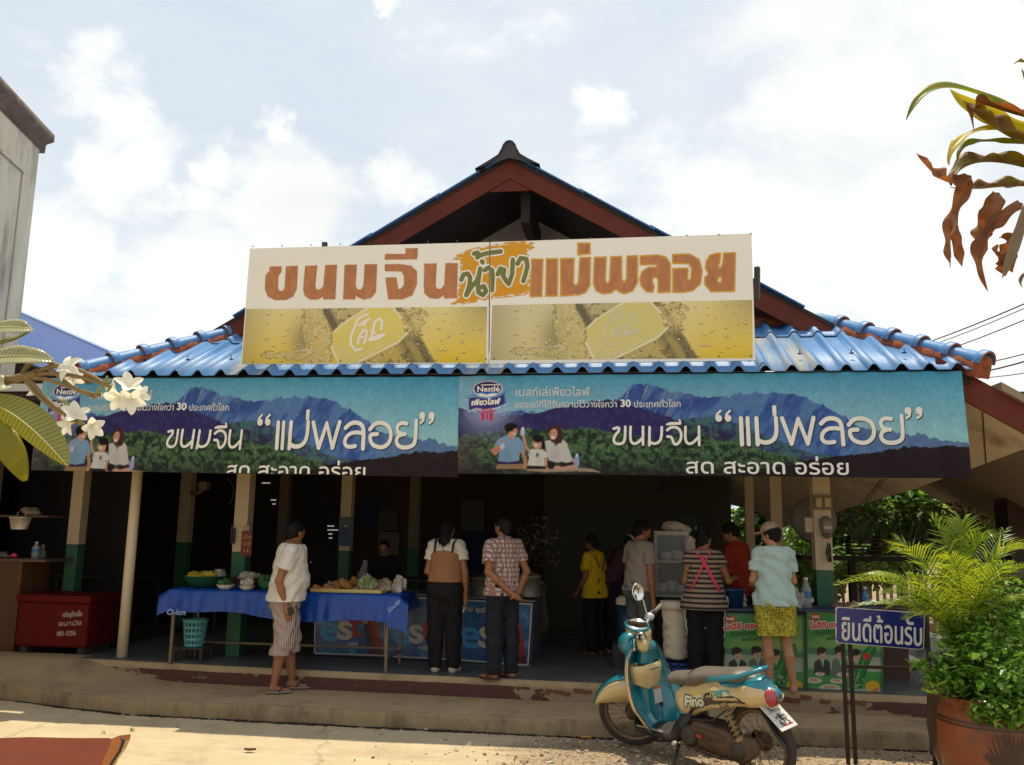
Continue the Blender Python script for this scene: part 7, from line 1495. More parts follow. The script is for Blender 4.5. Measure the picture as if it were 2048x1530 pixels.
# the scooter (x forward, y left, z up; leaning on its side stand)
def scooter():
 r_ = at(1532, 1566, z=0.0); f_ = at(1287, 1497, z=0.0); u = (f_-r_); u[2] = 0; hd = math.atan2(u[1], u[0]); mid = (r_+f_)/2
 t = thing('scooter', 'turquoise and cream scooter leaning on its side stand before the steps', 'scooter', (float(mid[0]), float(mid[1]), 0)); t.rotation_euler = (math.radians(-8), 0, hd)
 TEAL = mat('turquoise scooter paint', (.004, .165, .215), .30, .15, var=.06, coat=.8, spec=.6); CREAM = mat('cream scooter paint', (.56, .42, .20), .30, var=.05, coat=.7, c2=(.42, .31, .15), f2=(.6, .85), s2=6)
 BLK = mat('black scooter plastic', (.022, .019, .017), .5, var=.3, bump=.15, c2=(.06, .045, .03), f2=(.5, .8), s2=5); SEAT = mat('worn seat vinyl', (.12, .10, .08), .42, var=.15, bump=.2, bscale=60)
 CHR = mat('chrome', (.75, .74, .72), .12, 1.0, var=.03); DIRT = mat('dirty cast metal', (.10, .06, .035), .7, .25, var=.3, scale=14, bump=.5); TYRE = mat('dusty tyre', (.045, .035, .028), .9, var=.25, scale=14, bump=.5); RUST = mat('rusty rim', (.20, .13, .08), .5, .6, var=.3)
 def put(o, M=None):
  if M is not None: o.matrix_local = M
  return o
 # wheels
 def wheel(name, M):
  R = .283; w_ = mb = MB(); Rx = Matrix.Rotation(math.pi/2, 4, 'X')
  prof = [(R-.062, -.020), (R-.052, -.030), (R-.030, -.037), (R-.010, -.030), (R, -.010), (R, .010), (R-.010, .030), (R-.030, .037), (R-.052, .030), (R-.062, .020)]
  mb.lathe(prof, n=56, M=Rx)
  wh = put(mb.build(name, TYRE, t), M)
  mb = MB(); mb.lathe([(R-.052, -.027), (R-.060, -.030), (R-.072, -.022), (R-.078, 0), (R-.072, .022), (R-.060, .030), (R-.052, .027)], n=56, M=Rx); rim = mb.build('rim', RUST, wh)
  mb = MB(); mb.lathe([(0, -.05), (.035, -.05), (.045, -.04), (.045, -.02), (.03, -.012), (.03, .012), (.07, .02), (.07, .045), (.03, .055), (0, .055)], n=24, M=Rx); mb.build('hub', DIRT, wh)
  mb = MB()
  for i in range(28):
   a = 2*math.pi*i/28; s = 1 if i % 2 else -1; b = a+s*.35*(1 if i % 4 < 2 else -1); mb.tube([(.042*math.cos(b), s*.03, .042*math.sin(b)), ((R-.073)*math.cos(a), 0, (R-.073)*math.sin(a))], .0022, 4, cap=False)
  mb.build('spokes', RUST, wh, kind='stuff'); return wh
 wheel('wheel', Matrix.Translation((-.60, 0, .283)))
 rk = math.radians(22); ax = Vector((-math.sin(rk), 0, math.cos(rk))); p0 = Vector((.635, 0, .28)); ST = Matrix.Translation(p0) @ Matrix.Rotation(math.radians(33), 4, ax) @ Matrix.Translation(-p0)
 wheel('wheel', ST @ Matrix.Translation((.67, 0, .283)))
 SB = ST @ Matrix.Translation((.09, 0, .065))
 def st(mb, name, m, lab=None): o = mb.build(name, m, t, lab); o.matrix_local = ST if name in ('fork', 'fender', 'fender_side') else SB; return o
 mb = MB()
 for s in (-1, 1): mb.tube([(.67, s*.06, .283), (.585, s*.065, .42), (.54, s*.05, .52)], [.022, .024, .022], 10)
 st(mb, 'fork', DIRT)
 def arc(r, a0, a1, ws, m, name, dz=0):
  mb = MB(); secs = []
  for i in range(19):
   a = a0+(a1-a0)*i/18; f = math.sin(math.pi*min(1, max(0, i/18)))**.35 if name == 'fender' else 1
   secs.append([(.67+(r*(1-.10*(y/.075)**2)-0*abs(y))*math.cos(a), y*(.55+.45*f), .283+(r*(1-.10*(y/.075)**2))*math.sin(a)) for y in ws])
  mb.loft(secs, len(ws), closed=False); o = st(mb, name, m); md = o.modifiers.new('s', 'SOLIDIFY'); md.thickness = .006; return o
 arc(.335, math.radians(18), math.radians(112), (-.055, -.035, -.012, .012, .035, .055), TEAL, 'fender')
 for s in (-1, 1):
  mb = MB(); secs = []
  for i in range(17):
   a = math.radians(16+(108-16)*i/16); rr = .312; lo = .246+.02*math.cos((i/16-.5)*3);
   secs.append([(.67+rr*math.cos(a), s*.060, .283+rr*math.sin(a)), (.67+rr*math.cos(a), s*.070, (.283+rr*math.sin(a)+min(.283+rr*math.sin(a), .408+.015*i/16))/2), (.67+rr*math.cos(a), s*.068, min(.283+rr*math.sin(a), .283+.125+.015*i/16))])
  mb.loft(secs, 3, closed=False); o = st(mb, 'fender_side', CREAM); md = o.modifiers.new('s', 'SOLIDIFY'); md.thickness = .006
 # leg shield: inner face, rim, front skin
 zs = np.linspace(.235, .90, 30)
 def wz(z): return float(np.interp(z, [.235, .31, .43, .62, .78, .85, .90], [.155, .205, .255, .24, .20, .14, .07]))
 def xc(z): return float(np.interp(z, [.235, .33, .5, .7, .9], [.395, .42, .50, .545, .545]))
 def row(z, off=0, k=1.0): return [(xc(z)+off-.0-(.085*abs(v)**2.2)*(1.0), v*wz(z)*k, z-.02*abs(v)**2) for v in np.linspace(-1, 1, 15)]
 mb = MB(); mb.loft([row(z) for z in zs], 15, closed=False); o = mb.build('leg_shield', TEAL, t, 'turquoise leg shield with cream rim'); md = o.modifiers.new('s', 'SOLIDIFY'); md.thickness = .014; md.offset = 1
 mb = MB(); F_out = [[(p[0]+.03+(.055*(1-abs(v)**2)), p[1], p[2]) for p, v in zip(row(z), np.linspace(-1, 1, 15))] for z in zs]; mb.loft(F_out, 15, closed=False); mb.build('front_skin', TEAL, t)
 for s in (-1, 1):
  mb = MB(); secs = []
  for z in zs[1:]:
   w_ = wz(z)*s; x = xc(z)-.085; zz = z-.02
   secs.append([(x-.006, w_*.985, zz), (x+.008, w_+s*.008, zz), (x+.032, w_+s*.007, zz), (x+.040, w_*.985, zz)])
  mb.loft(secs, 4); mb.build('shield_rim', CREAM, t)
 mb = MB(); mb.tube([(xc(z)-.088, wz(z)*1.0, z-.02) for z in zs[1:]], .004, 6); mb.tube([(xc(z)-.088, -wz(z)*1.0, z-.02) for z in zs[1:]], .004, 6); mb.build('rim_beading', BLK, t, kind='stuff')
 F = Field((.30, -.16, .22), (.62, .16, .95), .007); F.cone((.46, 0, .26), (.49, 0, .60), .085, .10, .02, (.7, 1, 1)); F.cone((.50, 0, .60), (.45, 0, .80), .10, .07, .03, (.8, 1, 1)); F.cone((.50, 0, .80), (.40, 0, .85), .05, .05, .02); F.build('inner_panel', TEAL, t)
 F = Field((.30, -.20, .40), (.62, .20, .80), .006); F.cone((.495, 0, .52), (.47, 0, .66), .10, .115, .02, (.75, 1.38, 1)); F.cone((.50, 0, .66), (.50, 0, .72), .115, .12, .02, (.75, 1.36, 1))
 def pk(Fv, X, Y, Z): return np.maximum.reduce([Fv, Z-(.715-.25*Y*Y+.02*(X-.5)), (.495+.80*np.abs(Y)**1.25)-Z, X-.56])
 F.fun(pk); F.build('glove_pocket', CREAM, t)
 mb = MB(); mb.add([(.475+.0*v, v*.13, .7165) for v in (-1, 1)]+[(.405, .10, .7165), (.405, -.10, .7165)], [(0, 1, 2, 3)]); mb.build('pocket_shade', BLK, t)  # flat black sheet paints the shade inside the pocket mouth
 mk = Mask(0, -700, 260, -640, 1.2); mk.text('Automatic', 60, -672, 17, right=165); mk.grown(.9).build('pocket_lettering', lambda X, Y: np.stack([.3735+0*X+.0*Y, .115-X/1000., -Y/1000.], -1), BLK, t, 0)
 mb = MB(); mb.box((.407, -.035, .455), (.003, .085, .125), M=Matrix.Rotation(.05, 4, 'Y')); mb.build('warning_sticker', mat('sticker', (.50, .48, .42), .5, var=.15, scale=60), t); mb = MB(); mb.box((.403, -.035, .512), (.003, .078, .014)); mb.build('sticker_band', mat('sticker orange', (.6, .12, .02), .5), t)
 F = Field((.50, -.16, .66), (.80, .16, 1.0), .007); F.ell((.63, 0, .845), (.098, .096, .100), .02); F.build('headlamp_shell', TEAL, t)
 mb = MB(); mb.sphere((.69, 0, .845), .075, 20, 12, (.6, 1, 1)); mb.build('headlamp', CHR, t)
 # handlebar group, steered
 F = Field((.20, -.16, .76), (.52, .16, .98), .007); F.cone((.36, 0, .80), (.34, 0, .90), .062, .060, .02, (1, 1.2, 1)); F.cone((.345, -.07, .90), (.345, .07, .90), .036, .036, .03); o = F.build('handlebar_cover', CREAM, t); o.matrix_local = SB
 F = Field((.24, -.14, .88), (.54, .14, 1.06), .006); F.ell((.385, 0, .965), (.098, .098, .062), .01); top = Vector((-.30, 0, 1)).normalized(); F.cut((.385, 0, .972), tuple(top)); o = F.build('meter_bowl', CREAM, t); o.matrix_local = SB
 Mt = Matrix.Translation((.382, 0, .968)) @ top.to_track_quat('Z', 'Y').to_matrix().to_4x4()
 mb = MB(); mb.lathe([(.094, -.022), (.102, -.018), (.102, .006), (.094, .012), (.088, .010)], n=36, M=Mt); st(mb, 'meter_band', TEAL); mb = MB(); mb.lathe([(.092, .008), (.080, .020), (.074, .012), (.0, .018)], n=36, M=Mt); st(mb, 'meter_glass', CHR)
 mb = MB(); mb.tube([(.34, -.10, .925), (.315, -.20, .955), (.28, -.27, .97)], .013, 10); mb.tube([(.34, .10, .925), (.315, .20, .955), (.28, .27, .97)], .013, 10); st(mb, 'handlebar', CHR)
 GR = mat('grey rubber grip', (.16, .13, .10), .7, var=.15, bump=.5)
 for s in (-1, 1):
  mb = MB(); mb.tube([(.29, s*.235, .966), (.25, s*.345, .975)], .0175, 14); st(mb, 'grip', GR); mb = MB(); mb.tube([(.25, s*.345, .975), (.245, s*.362, .976)], [.021, .019], 12); st(mb, 'bar_end', CHR)
  mb = MB(); mb.sphere((.315, s*.185, .955), .040, 14, 10, (1, .9, .85)); st(mb, 'switch_housing', CHR if s > 0 else mat('silver plastic', (.5, .49, .47), .3, .3)); mb = MB(); mb.lathe([(.028, -.012), (.034, 0), (.028, .012)], (.295, s*.225, .963), 18, Matrix.Rotation(math.pi/2, 4, 'X')); st(mb, 'switch_ring', BLK)
  mb = MB(); mb.tube([(.345, s*.175, .945), (.375, s*.225, .935), (.355, s*.30, .930), (.345, s*.355, .925), (.33, s*.372, .922)], [.010, .012, .009, .008, .011], 8); st(mb, 'brake_lever', CHR)
 mb = MB(); mb.tube([(.33, -.16, .975), (.33, -.165, 1.01), (.335, -.17, 1.10), (.345, -.165, 1.155), (.36, -.15, 1.17)], .0055, 8); st(mb, 'mirror_stalk', CHR)
 Mm = ST @ Matrix.Translation((.44, -.115, 1.265)) @ Matrix.Rotation(math.radians(-128), 4, 'Z') @ Matrix.Rotation(math.radians(84), 4, 'X')
 mb = MB(); mb.lathe([(0, -.022), (.036, -.018), (.056, -.002), (.058, .004), (.052, .007), (.050, .003), (0, .003)], n=30, M=Matrix.Diagonal((1.0, 1.25, 1, 1))); o = mb.build('mirror', CHR, t); o.matrix_local = Mm
 mb = MB(); mb.tube([(.40, .06, .93), (.42, .02, .86), (.44, .05, .80)], .006, 6); mb.tube([(.36, .12, .93), (.43, .10, .90), (.47, .03, .84)], .005, 6); st(mb, 'cables', BLK)
 # floor board and lower body
 F = Field((-.12, -.20, .08), (.66, .20, .48), .008)
 F.cone((.50, 0, .215), (.18, 0, .20), .07, .07, .01, (1, 2.2, .75)); F.cone((.53, 0, .26), (.60, 0, .42), .05, .04, .03, (1, 2.6, 1)); F.cone((.18, 0, .20), (.02, 0, .33), .07, .085, .03, (1, 1.6, 1)); F.cone((.02, 0, .33), (-.02, 0, .40), .085, .06, .02, (1, 1.9, 1))
 def fl(Fv, X, Y, Z): return np.where((X < .53) & (X > .17), np.maximum(Fv, Z-.236), Fv)
 F.fun(fl); F.wrinkle(.001); F.build('footboard', BLK, t)
 mb = MB(); mb.loft([[(x, s*.152+.0, z) for s, z in ((1, .238), (1, .247))]+[(x, .135, .246)] for x in (.50, .40, .30, .22)], 3, closed=False); mb.build('footboard_edge', mat('worn scuffed edge', (.35, .27, .15), .6, var=.3), t)
 # rear body
 xb = [-.82, -.70, -.50, -.30, -.12, -.02, .06]; zb = [.575, .555, .540, .505, .43, .36, .325]; ztp = [.62, .700, .705, .700, .682, .65, .57]
 def base(F, i=0.0):
  F.cone((.0, 0, .50), (-.34, 0, .585), .125+i, .135+i, .05, (1, 1.04, 1)); F.cone((-.34, 0, .585), (-.62, 0, .635), .135+i, .108+i, .05, (1, 1.0, .85)); F.cone((-.62, 0, .635), (-.755, 0, .640), .108+i, .060+i, .05, (1, 1.05, .9))
 F = Field((-.90, -.2, .32), (.20, .2, .82), .007); base(F); F.cone((-.40, 0, .69), (-.66, 0, .705), .085, .07, .04, (1, 1.2, .8)); F.fun(lambda Fv, X, Y, Z: np.maximum(Fv, np.interp(X, xb, zb)+.012-Z)); F.build('tail_body', TEAL, t)
 dec = Mask(-80, -720, 860, -330, 2.0)
 fino = Mask(-80, -720, 860, -330, 2.0); fino.text('Fino', 30, -478, 108, right=222, slope=-.16, shear=.12); fo = fino.grown(15); fi = fino.grown(5)
 auto = Mask(-80, -720, 860, -330, 2.0); auto.text('Automatic', 330, -575, 34, right=530, slope=-.08, shear=.2); au = auto.grown(2)
 def col(P):
  X, Y, Z = P[:, 0], P[:, 1], P[:, 2]; C = np.tile(np.array([.56, .42, .20]), (len(P), 1)); bz = np.interp(X, xb, zb); h = Z-bz
  nn = fbm(X*26+9, Z*26+9, 3, 6); a = (X < .0) & (X > -.60)
  band = a & (h > .030) & (h < .030+.062*np.clip((-X)/.14, 0, 1)*np.clip((.66+X)/.2, 0, 1)+.02*(nn-.5)); C[band] = (.018, .013, .010)
  g = a & (h >= .085) & (h < .128+.025*(nn-.5)) & (X > -.47) & (X < -.12); C[g & (nn > .42)] = (.06, .24, .20); C[g & (nn > .60)] = (.6, .5, .3); C[g & (nn < .33)] = (.02, .02, .015)
  ye = (X < -.13) & (X > -.20) & (h > .135) & (h < .152); C[ye] = (.62, .42, .01)
  i = np.clip(((-X*1000)-dec.x0)/dec.step, 0, dec.nx-1).astype(int); j = np.clip(((-Z*1000)-dec.y0)/dec.step, 0, dec.ny-1).astype(int)
  C[fo.M[j, i]] = (.025, .085, .07); C[fi.M[j, i]] = (.66, .62, .50); C[au.M[j, i] & band] = (.60, .45, .2)
  dots = (h > .010) & (h < .020) & (np.sin(X*700) > .3) & (X < .0) & (X > -.6); C[dots] = (.36, .24, .09)
  return C
 VM = vmat('decal paint', .30, .5, coat=.7)
 for s in (1, -1):
  F = Field((-.90, 0 if s > 0 else -.21, .32), (.12, .21 if s > 0 else 0, .76), .0052); base(F, .010)
  F.fun(lambda Fv, X, Y, Z: np.maximum.reduce([Fv, np.interp(X, xb, zb)-Z, Z-np.interp(X, xb, ztp), .03-s*Y])); F.build('side_cover', VM, t, 'cream side cover with black and turquoise lettered decal', colors=col)
 # seat in two levels
 F = Field((-.75, -.2, .56), (.34, .2, .90), .007); F.cone((.13, 0, .640), (-.10, 0, .662), .078, .100, .02, (1, 1.25, .62)); F.cone((-.16, 0, .70), (-.50, 0, .742), .10, .088, .035, (1, 1.28, .55)); F.cone((-.50, 0, .742), (-.60, 0, .742), .088, .06, .03, (1, 1.2, .5)); F.cone((.13, 0, .625), (.15, 0, .60), .07, .06, .02, (1, 1.3, .6)); F.cut((0, 0, .595), (0, 0, -1)); F.build('seat', SEAT, t)
 mb = MB(); mb.tube([(-.02-.16*math.sin(a)*0-.11*(1-math.cos(a*1.0)), .118*math.cos(a)*(1), .735-.11*abs(math.cos(a))**3+.01) for a in np.linspace(0, math.pi, 21)], .004, 6); mb.build('seat_piping', BLK, t)
 F = Field((-.06, -.15, .40), (.26, .15, .66), .008); F.cone((.12, 0, .60), (.03, 0, .40), .075, .09, .03, (1, 1.3, 1)); F.build('seat_base', TEAL, t)
 mb = MB(); pts = [(-.27, .145, .695), (-.33, .160, .722), (-.45, .150, .742), (-.56, .125, .765), (-.66, .085, .800), (-.70, .03, .815), (-.70, -.03, .815), (-.66, -.085, .800), (-.56, -.125, .765), (-.45, -.150, .742), (-.33, -.160, .722), (-.27, -.145, .695)]
 rs = [.010, .018, .021, .020, .018, .017, .017, .018, .020, .021, .018, .010]; P2_ = []; R2 = []
 for i in range(len(pts)-1):
  for k in range(4): f = k/4; P2_.append(tuple(pts[i][j]*(1-f)+pts[i+1][j]*f for j in range(3))); R2.append(rs[i]*(1-f)+rs[i+1]*f)
 P2_.append(pts[-1]); R2.append(rs[-1]); mb.tube(P2_, R2, 12); mb.build('grab_rail', TEAL, t)
 RED = mat('red lamp lens', (.32, .012, .02), .15, var=.15, scale=60, coat=1.0); CLR = mat('clear indicator lens', (.42, .36, .30), .12, .4, var=.5, scale=60, coat=1.0)
 Mt_ = Matrix.Translation((-.765, .045, .628)) @ Matrix.Rotation(math.radians(-38), 4, 'Z') @ Matrix.Rotation(math.radians(14), 4, 'Y')
 mb = MB(); mb.sphere((0, 0, 0), .066, 22, 14, (.55, .82, 1.12)); o = mb.build('tail_lamp_bezel', CHR, t); o.matrix_local = Mt_; mb = MB(); mb.sphere((-.014, .004, 0), .056, 22, 14, (.55, .82, 1.12)); o = mb.build('tail_lamp', RED, t); o.matrix_local = Mt_
 for s in (1, -1): mb = MB(); mb.sphere((-.585, s*.108, .625), .047, 20, 12, (1.05, .42, .74)); mb.build('indicator_lamp', CLR, t); mb = MB(); mb.sphere((-.585, s*.104, .625), .053, 20, 12, (1.05, .40, .76)); mb.build('indicator_rim', CREAM, t)
 mb = MB(); mb.loft([[(x, y, z-.25*y*y) for y in (-.075, -.04, 0, .04, .075)] for x, z in ((-.42, .53), (-.56, .545), (-.68, .54), (-.76, .42), (-.84, .33), (-.87, .28))], 5, closed=False); o = mb.build('rear_fender', BLK, t); md = o.modifiers.new('s', 'SOLIDIFY'); md.thickness = .006
 Mp = Matrix.Translation((-.862, .01, .465)) @ Matrix.Rotation(math.radians(-38), 4, 'Y')   # plate faces up and backwards
 PLT = mat('number plate white', (.62, .60, .55), .4, var=.04)
 Mp = Matrix(((-math.cos(.70), 0, -math.sin(.70), -.775), (0, -1, 0, .0), (-math.sin(.70), 0, math.cos(.70), .50), (0, 0, 0, 1)))
 mb = MB(); mb.box((0, 0, 0), (.225, .185, .006)); pl = mb.build('number_plate', PLT, t, 'white number plate with three lines of black characters', bevel=.006); pl.matrix_local = Mp
 INK = mat('plate ink', (.02, .018, .017), .5)
 def pt(txt, y0, size, x0, x1):
  mk = Mask(-85, -102, 85, 102, .9); mk.text(txt, x0, y0, size, right=x1); mk.grown(1.6 if size > 40 else .6).build('plate_lettering', lambda X, Y: np.stack([Y/1000., X/1000., X*0+.0045], -1), INK, pl, 0)
 pt('ปธพ', -45, 56, -45, 48); pt('นครพนม', 16, 30, -55, 55); pt('675', 82, 74, -52, 52)
 for y in (-.036, .022): mb = MB(); mb.box((y, 0, .0038), (.002, .15, .001)); mb.build('plate_line', INK, pl)
 mb = MB(); mb.box((0.082, .02, .0038), (.012, .09, .001)); mb.build('red_sticker', mat('plate red', (.5, .05, .04), .5), pl)
 # engine, belt case, shock absorber, stand
 F = Field((-.72, .02, .08), (.12, .24, .50), .008); F.cone((-.10, .12, .25), (-.52, .13, .245), .080, .082, .02, (1, .5, 1)); F.cone((-.14, .135, .335), (-.42, .135, .315), .060, .052, .012, (1, .75, 1)); F.cone((-.50, .13, .25), (-.60, .10, .28), .08, .06, .03, (1, .6, 1)); F.wrinkle(.002, (50, 50, 50)); F.build('belt_case', DIRT, t)
 mb = MB(); Rx = Matrix.Rotation(math.pi/2, 4, 'X'); mb.lathe([(0, -.195), (.05, -.195), (.07, -.185), (.075, -.16), (.075, -.10)], (-.07, 0, .27), 24, Rx); mb.build('case_cover', mat('dark cast metal', (.06, .045, .035), .6, .3, var=.3, bump=.4), t); mb = MB(); mb.lathe([(0, -.195), (.04, -.195), (.06, -.18), (.065, -.10)], (-.52, 0, .25), 24, Rx); mb.build('case_cover', MATS['dark cast metal'], t)
 F = Field((-.45, -.22, .10), (.10, .08, .45), .010); F.cone((-.02, 0, .28), (-.30, 0, .27), .10, .11, .03); F.cone((-.1, -.13, .22), (-.55, -.14, .26), .04, .06, .02); F.build('engine', MATS['dark cast metal'], t)
 mb = MB(); a, b = Vector((-.40, .13, .56)), Vector((-.53, .14, .31)); d = (b-a); x = d.orthogonal().normalized(); y = d.normalized().cross(x); mb.tube([a+d*f+x*.029*math.cos(f*50)+y*.029*math.sin(f*50) for f in np.linspace(.06, .94, 150)], .0065, 6); mb.tube([a, b], .014, 8); mb.tube([a, a+d*.12], .034, 12); mb.tube([b-d*.1, b], .034, 12); mb.build('shock_absorber', mat('dusty yellow spring', (.28, .19, .09), .5, .3), t)
 mb = MB(); mb.tube([(-.16, .20, .22), (-.22, .23, .20), (-.30, .235, .18)], .008, 6); mb.tube([(-.06, .20, .20), (-.17, .215, .20)], .010, 6); mb.build('kick_lever', DIRT, t)
 mb = MB(); mb.tube([(.10, .10, .17), (.06, .22, .06), (.03, .275, .042)], [.013, .011, .012], 8); mb.box((.03, .28, .045), (.06, .04, .008)); mb.build('side_stand', BLK, t)
 mb = MB(); mb.tube([(.06, .12, .20), (.06, .21, .205)], .016, 10); mb.build('foot_peg', CHR, t)
 mb = MB()
 for i in range(11): q = i/10; mb.sphere((-.08-.46*q, .178, .20+.012*math.sin(i*9)), .008, 7, 5); mb.sphere((-.14-.28*q, .183, .365-.03*q), .006, 7, 5)
 mb.tube([(-.12, .17, .19), (-.3, .18, .172), (-.52, .17, .18)], .006, 6); mb.build('case_bolts', MATS['dark cast metal'], t, kind='stuff')
 mb = MB(); mb.tube([(-.55, .05, .2), (-.35, .16, .16), (-.1, .17, .18), (.02, .12, .26)], .009, 6); mb.tube([(.0, .1, .34), (-.12, .16, .40), (-.3, .15, .42), (-.4, .1, .5)], .007, 6); mb.build('hoses', BLK, t, kind='stuff')
 mb = MB(); mb.box((-.19, .193, .30), (.05, .004, .02)); mb.build('red_mark', mat('red mark', (.4, .03, .02), .5), t)
scooter()
# welcome sign on its iron frame
def welcome():
 Y = 7.45; t = thing('welcome_sign', 'blue enamel welcome sign on a tall rusty iron frame', 'sign'); IR = mat('dark iron tube', (.04, .025, .018), .6, .4, var=.3)
 f = lambda X, Y_: at(X, Y_, Y=Y-.03)
 a = at(1683, 1214, Y=Y); b = at(1855, 1212, Y=Y); xl, xr = float(a[0]), float(b[0]); zt = float(a[2])
 def post(x):
  mb = MB(); mb.b2((x-.014, Y, 0), (x+.014, Y+.025, zt)); mb.build('post', IR, t)
 post(xl); post(xr-.01); post(xl+.055)
 mb = MB(); x2 = float(at(1855, 1400, Y=Y+.5)[0]); mb.b2((x2-.012, Y+.45, 0), (x2+.012, Y+.475, .62)); mb.build('post', IR, t)
 for z in (zt-.012, float(at(1700, 1333, Y=Y)[2])): mb = MB(); mb.b2((xl+.016, Y, z-.012), (xr-.026, Y+.02, z+.012)); mb.build('rail', IR, t)
 Q = [(1671, 1213), (1850, 1226), (1848, 1300), (1671, 1286)]
 def plate(q, off, m, name, r=7):
  P = []
  for i, (x, y) in enumerate(q):
   nx, ny = q[(i+1) % 4]; px, py = q[i-1]; d1 = math.hypot(px-x, py-y); d2 = math.hypot(nx-x, ny-y); A = (x+(px-x)*r/d1, y+(py-y)*r/d1); B = (x+(nx-x)*r/d2, y+(ny-y)*r/d2)
   for k in range(5): s = k/4; P.append(((1-s)**2*A[0]+2*s*(1-s)*x+s*s*B[0], (1-s)**2*A[1]+2*s*(1-s)*y+s*s*B[1]))
  V = [tuple(f(*p)+np.array([0, off, 0])) for p in P]; n = len(V); mb = MB(); mb.add(V+[(v[0], v[1]+.004, v[2]) for v in V], [tuple(range(n)), tuple(range(2*n-1, n-1, -1))]+[(i, n+i, n+(i+1) % n, (i+1) % n) for i in range(n)]); return mb.build(name, m, t)
 plate(Q, 0, mat('chipped white enamel', (.55, .53, .50), .4, var=.05, c2=(.05, .04, .05), f2=(.60, .64), s2=22), 'plate_edge')
 def ins(q, d): cx = sum(p[0] for p in q)/4; cy = sum(p[1] for p in q)/4; return [(p[0]+(d if p[0] < cx else -d), p[1]+(d*.8 if p[1] < cy else -d*.8)) for p in q]
 plate(ins(Q, 2.2), -.004, mat('navy enamel', (.012, .018, .16), .25, var=.12, coat=.5, c2=(.5, .48, .45), f2=(.735, .75), s2=9), 'plate')
 mk = Mask(1675, 1205, 1848, 1300, .35); mk.text('ยินดีต้อนรับ', 1681, 1279, 64, right=1843, slope=.075); mk.M |= mk.grown(.55).M; mk.build('lettering', f, mat('white enamel lettering', (.62, .60, .56), .35), t, -.007)
welcome()
# plants
L_YG = leafmat('yellow green frond', (.20, .26, .015), trans=.4, tc=(.45, .50, .02), rough=.35); L_G = leafmat('green frond', (.055, .12, .012), trans=.35, tc=(.20, .32, .02), rough=.35); L_DK = leafmat('shrub leaf', (.065, .17, .02), trans=.35, tc=(.30, .55, .04), rough=.28); L_LT = leafmat('pale shrub leaf', (.20, .34, .06), trans=.35, tc=(.35, .5, .08), rough=.3)
STEM = mat('brown stem', (.10, .06, .03), .8, var=.3)
def leafcloud(mb, c, rad, n, size, mats=2, seed=0, asp=.5, keep=None, flat=0.0):
 r = random.Random(seed); k = 0
 while k < n:
  a = r.uniform(0, 6.283); z = r.uniform(-1, 1); q = r.random()**.45; s = math.sqrt(1-z*z); p = Vector((c[0]+rad[0]*q*s*math.cos(a), c[1]+rad[1]*q*s*math.sin(a), c[2]+rad[2]*q*z))
  if keep and not keep(p): k += .2; continue
  u = Vector((r.uniform(-1, 1), r.uniform(-1, 1), r.uniform(-.8, .5))).normalized(); n_ = u.cross(Vector((r.uniform(-.5, .5), r.uniform(-.5, .5), 1))).normalized(); w = u.cross(n_); L = size*r.uniform(.6, 1.3)
  mb.mi = r.randrange(mats); b = p; mb.add([b, b+u*L*.45+n_*L*asp*.5, b+u*L+w*L*.12, b+u*L*.45-n_*L*asp*.5], [(0, 1, 2, 3)]); k += 1
def bez(P, n):
 P = [Vector(p) for p in P]; out = []
 for i in range(n):
  t = i/(n-1); Q = P
  while len(Q) > 1: Q = [a.lerp(b, t) for a, b in zip(Q[:-1], Q[1:])]
  out.append(Q[0])
 return out
def frond(P, parent, m, ll=.30, n=34, droop=.35, seed=0, start=.22, wd=.016, vee=.5, name='frond'):
 r = random.Random(seed); C = bez(P, n); mb = MB(); mb.mi = 0; mb.tube(C, [.009*(1-.8*i/n) for i in range(n)], 5)
 for i in range(int(n*start), n-1):
  t = (C[i+1]-C[i]).normalized(); side = t.cross(Vector((0, 0, 1))); side = side.normalized() if side.length > .05 else Vector((1, 0, 0)); up = side.cross(t).normalized()
  f = (i/n-start)/(1-start); L = ll*(math.sin(math.pi*min(1, .12+.88*f)**.8)*.85+.18)*r.uniform(.88, 1.1)
  for s in (-1, 1):
   d = (side*s*(1-.45*f)+t*(.55+.6*f)+up*vee*r.uniform(.6, 1.1)).normalized(); a = C[i]; b = a+d*L*.5; e = b+(d+Vector((0, 0, -droop*r.uniform(.7, 1.6)))).normalized()*L*.5; w = t*(wd*.5); mb.mi = 0 if r.random() < .8 else 1
   mb.add([a-w*.5, a+w*.5, b+w, e, b-w], [(0, 1, 2, 4), (4, 2, 3)])
 return mb.build(name, [m, L_G if m is L_YG else L_YG], parent)
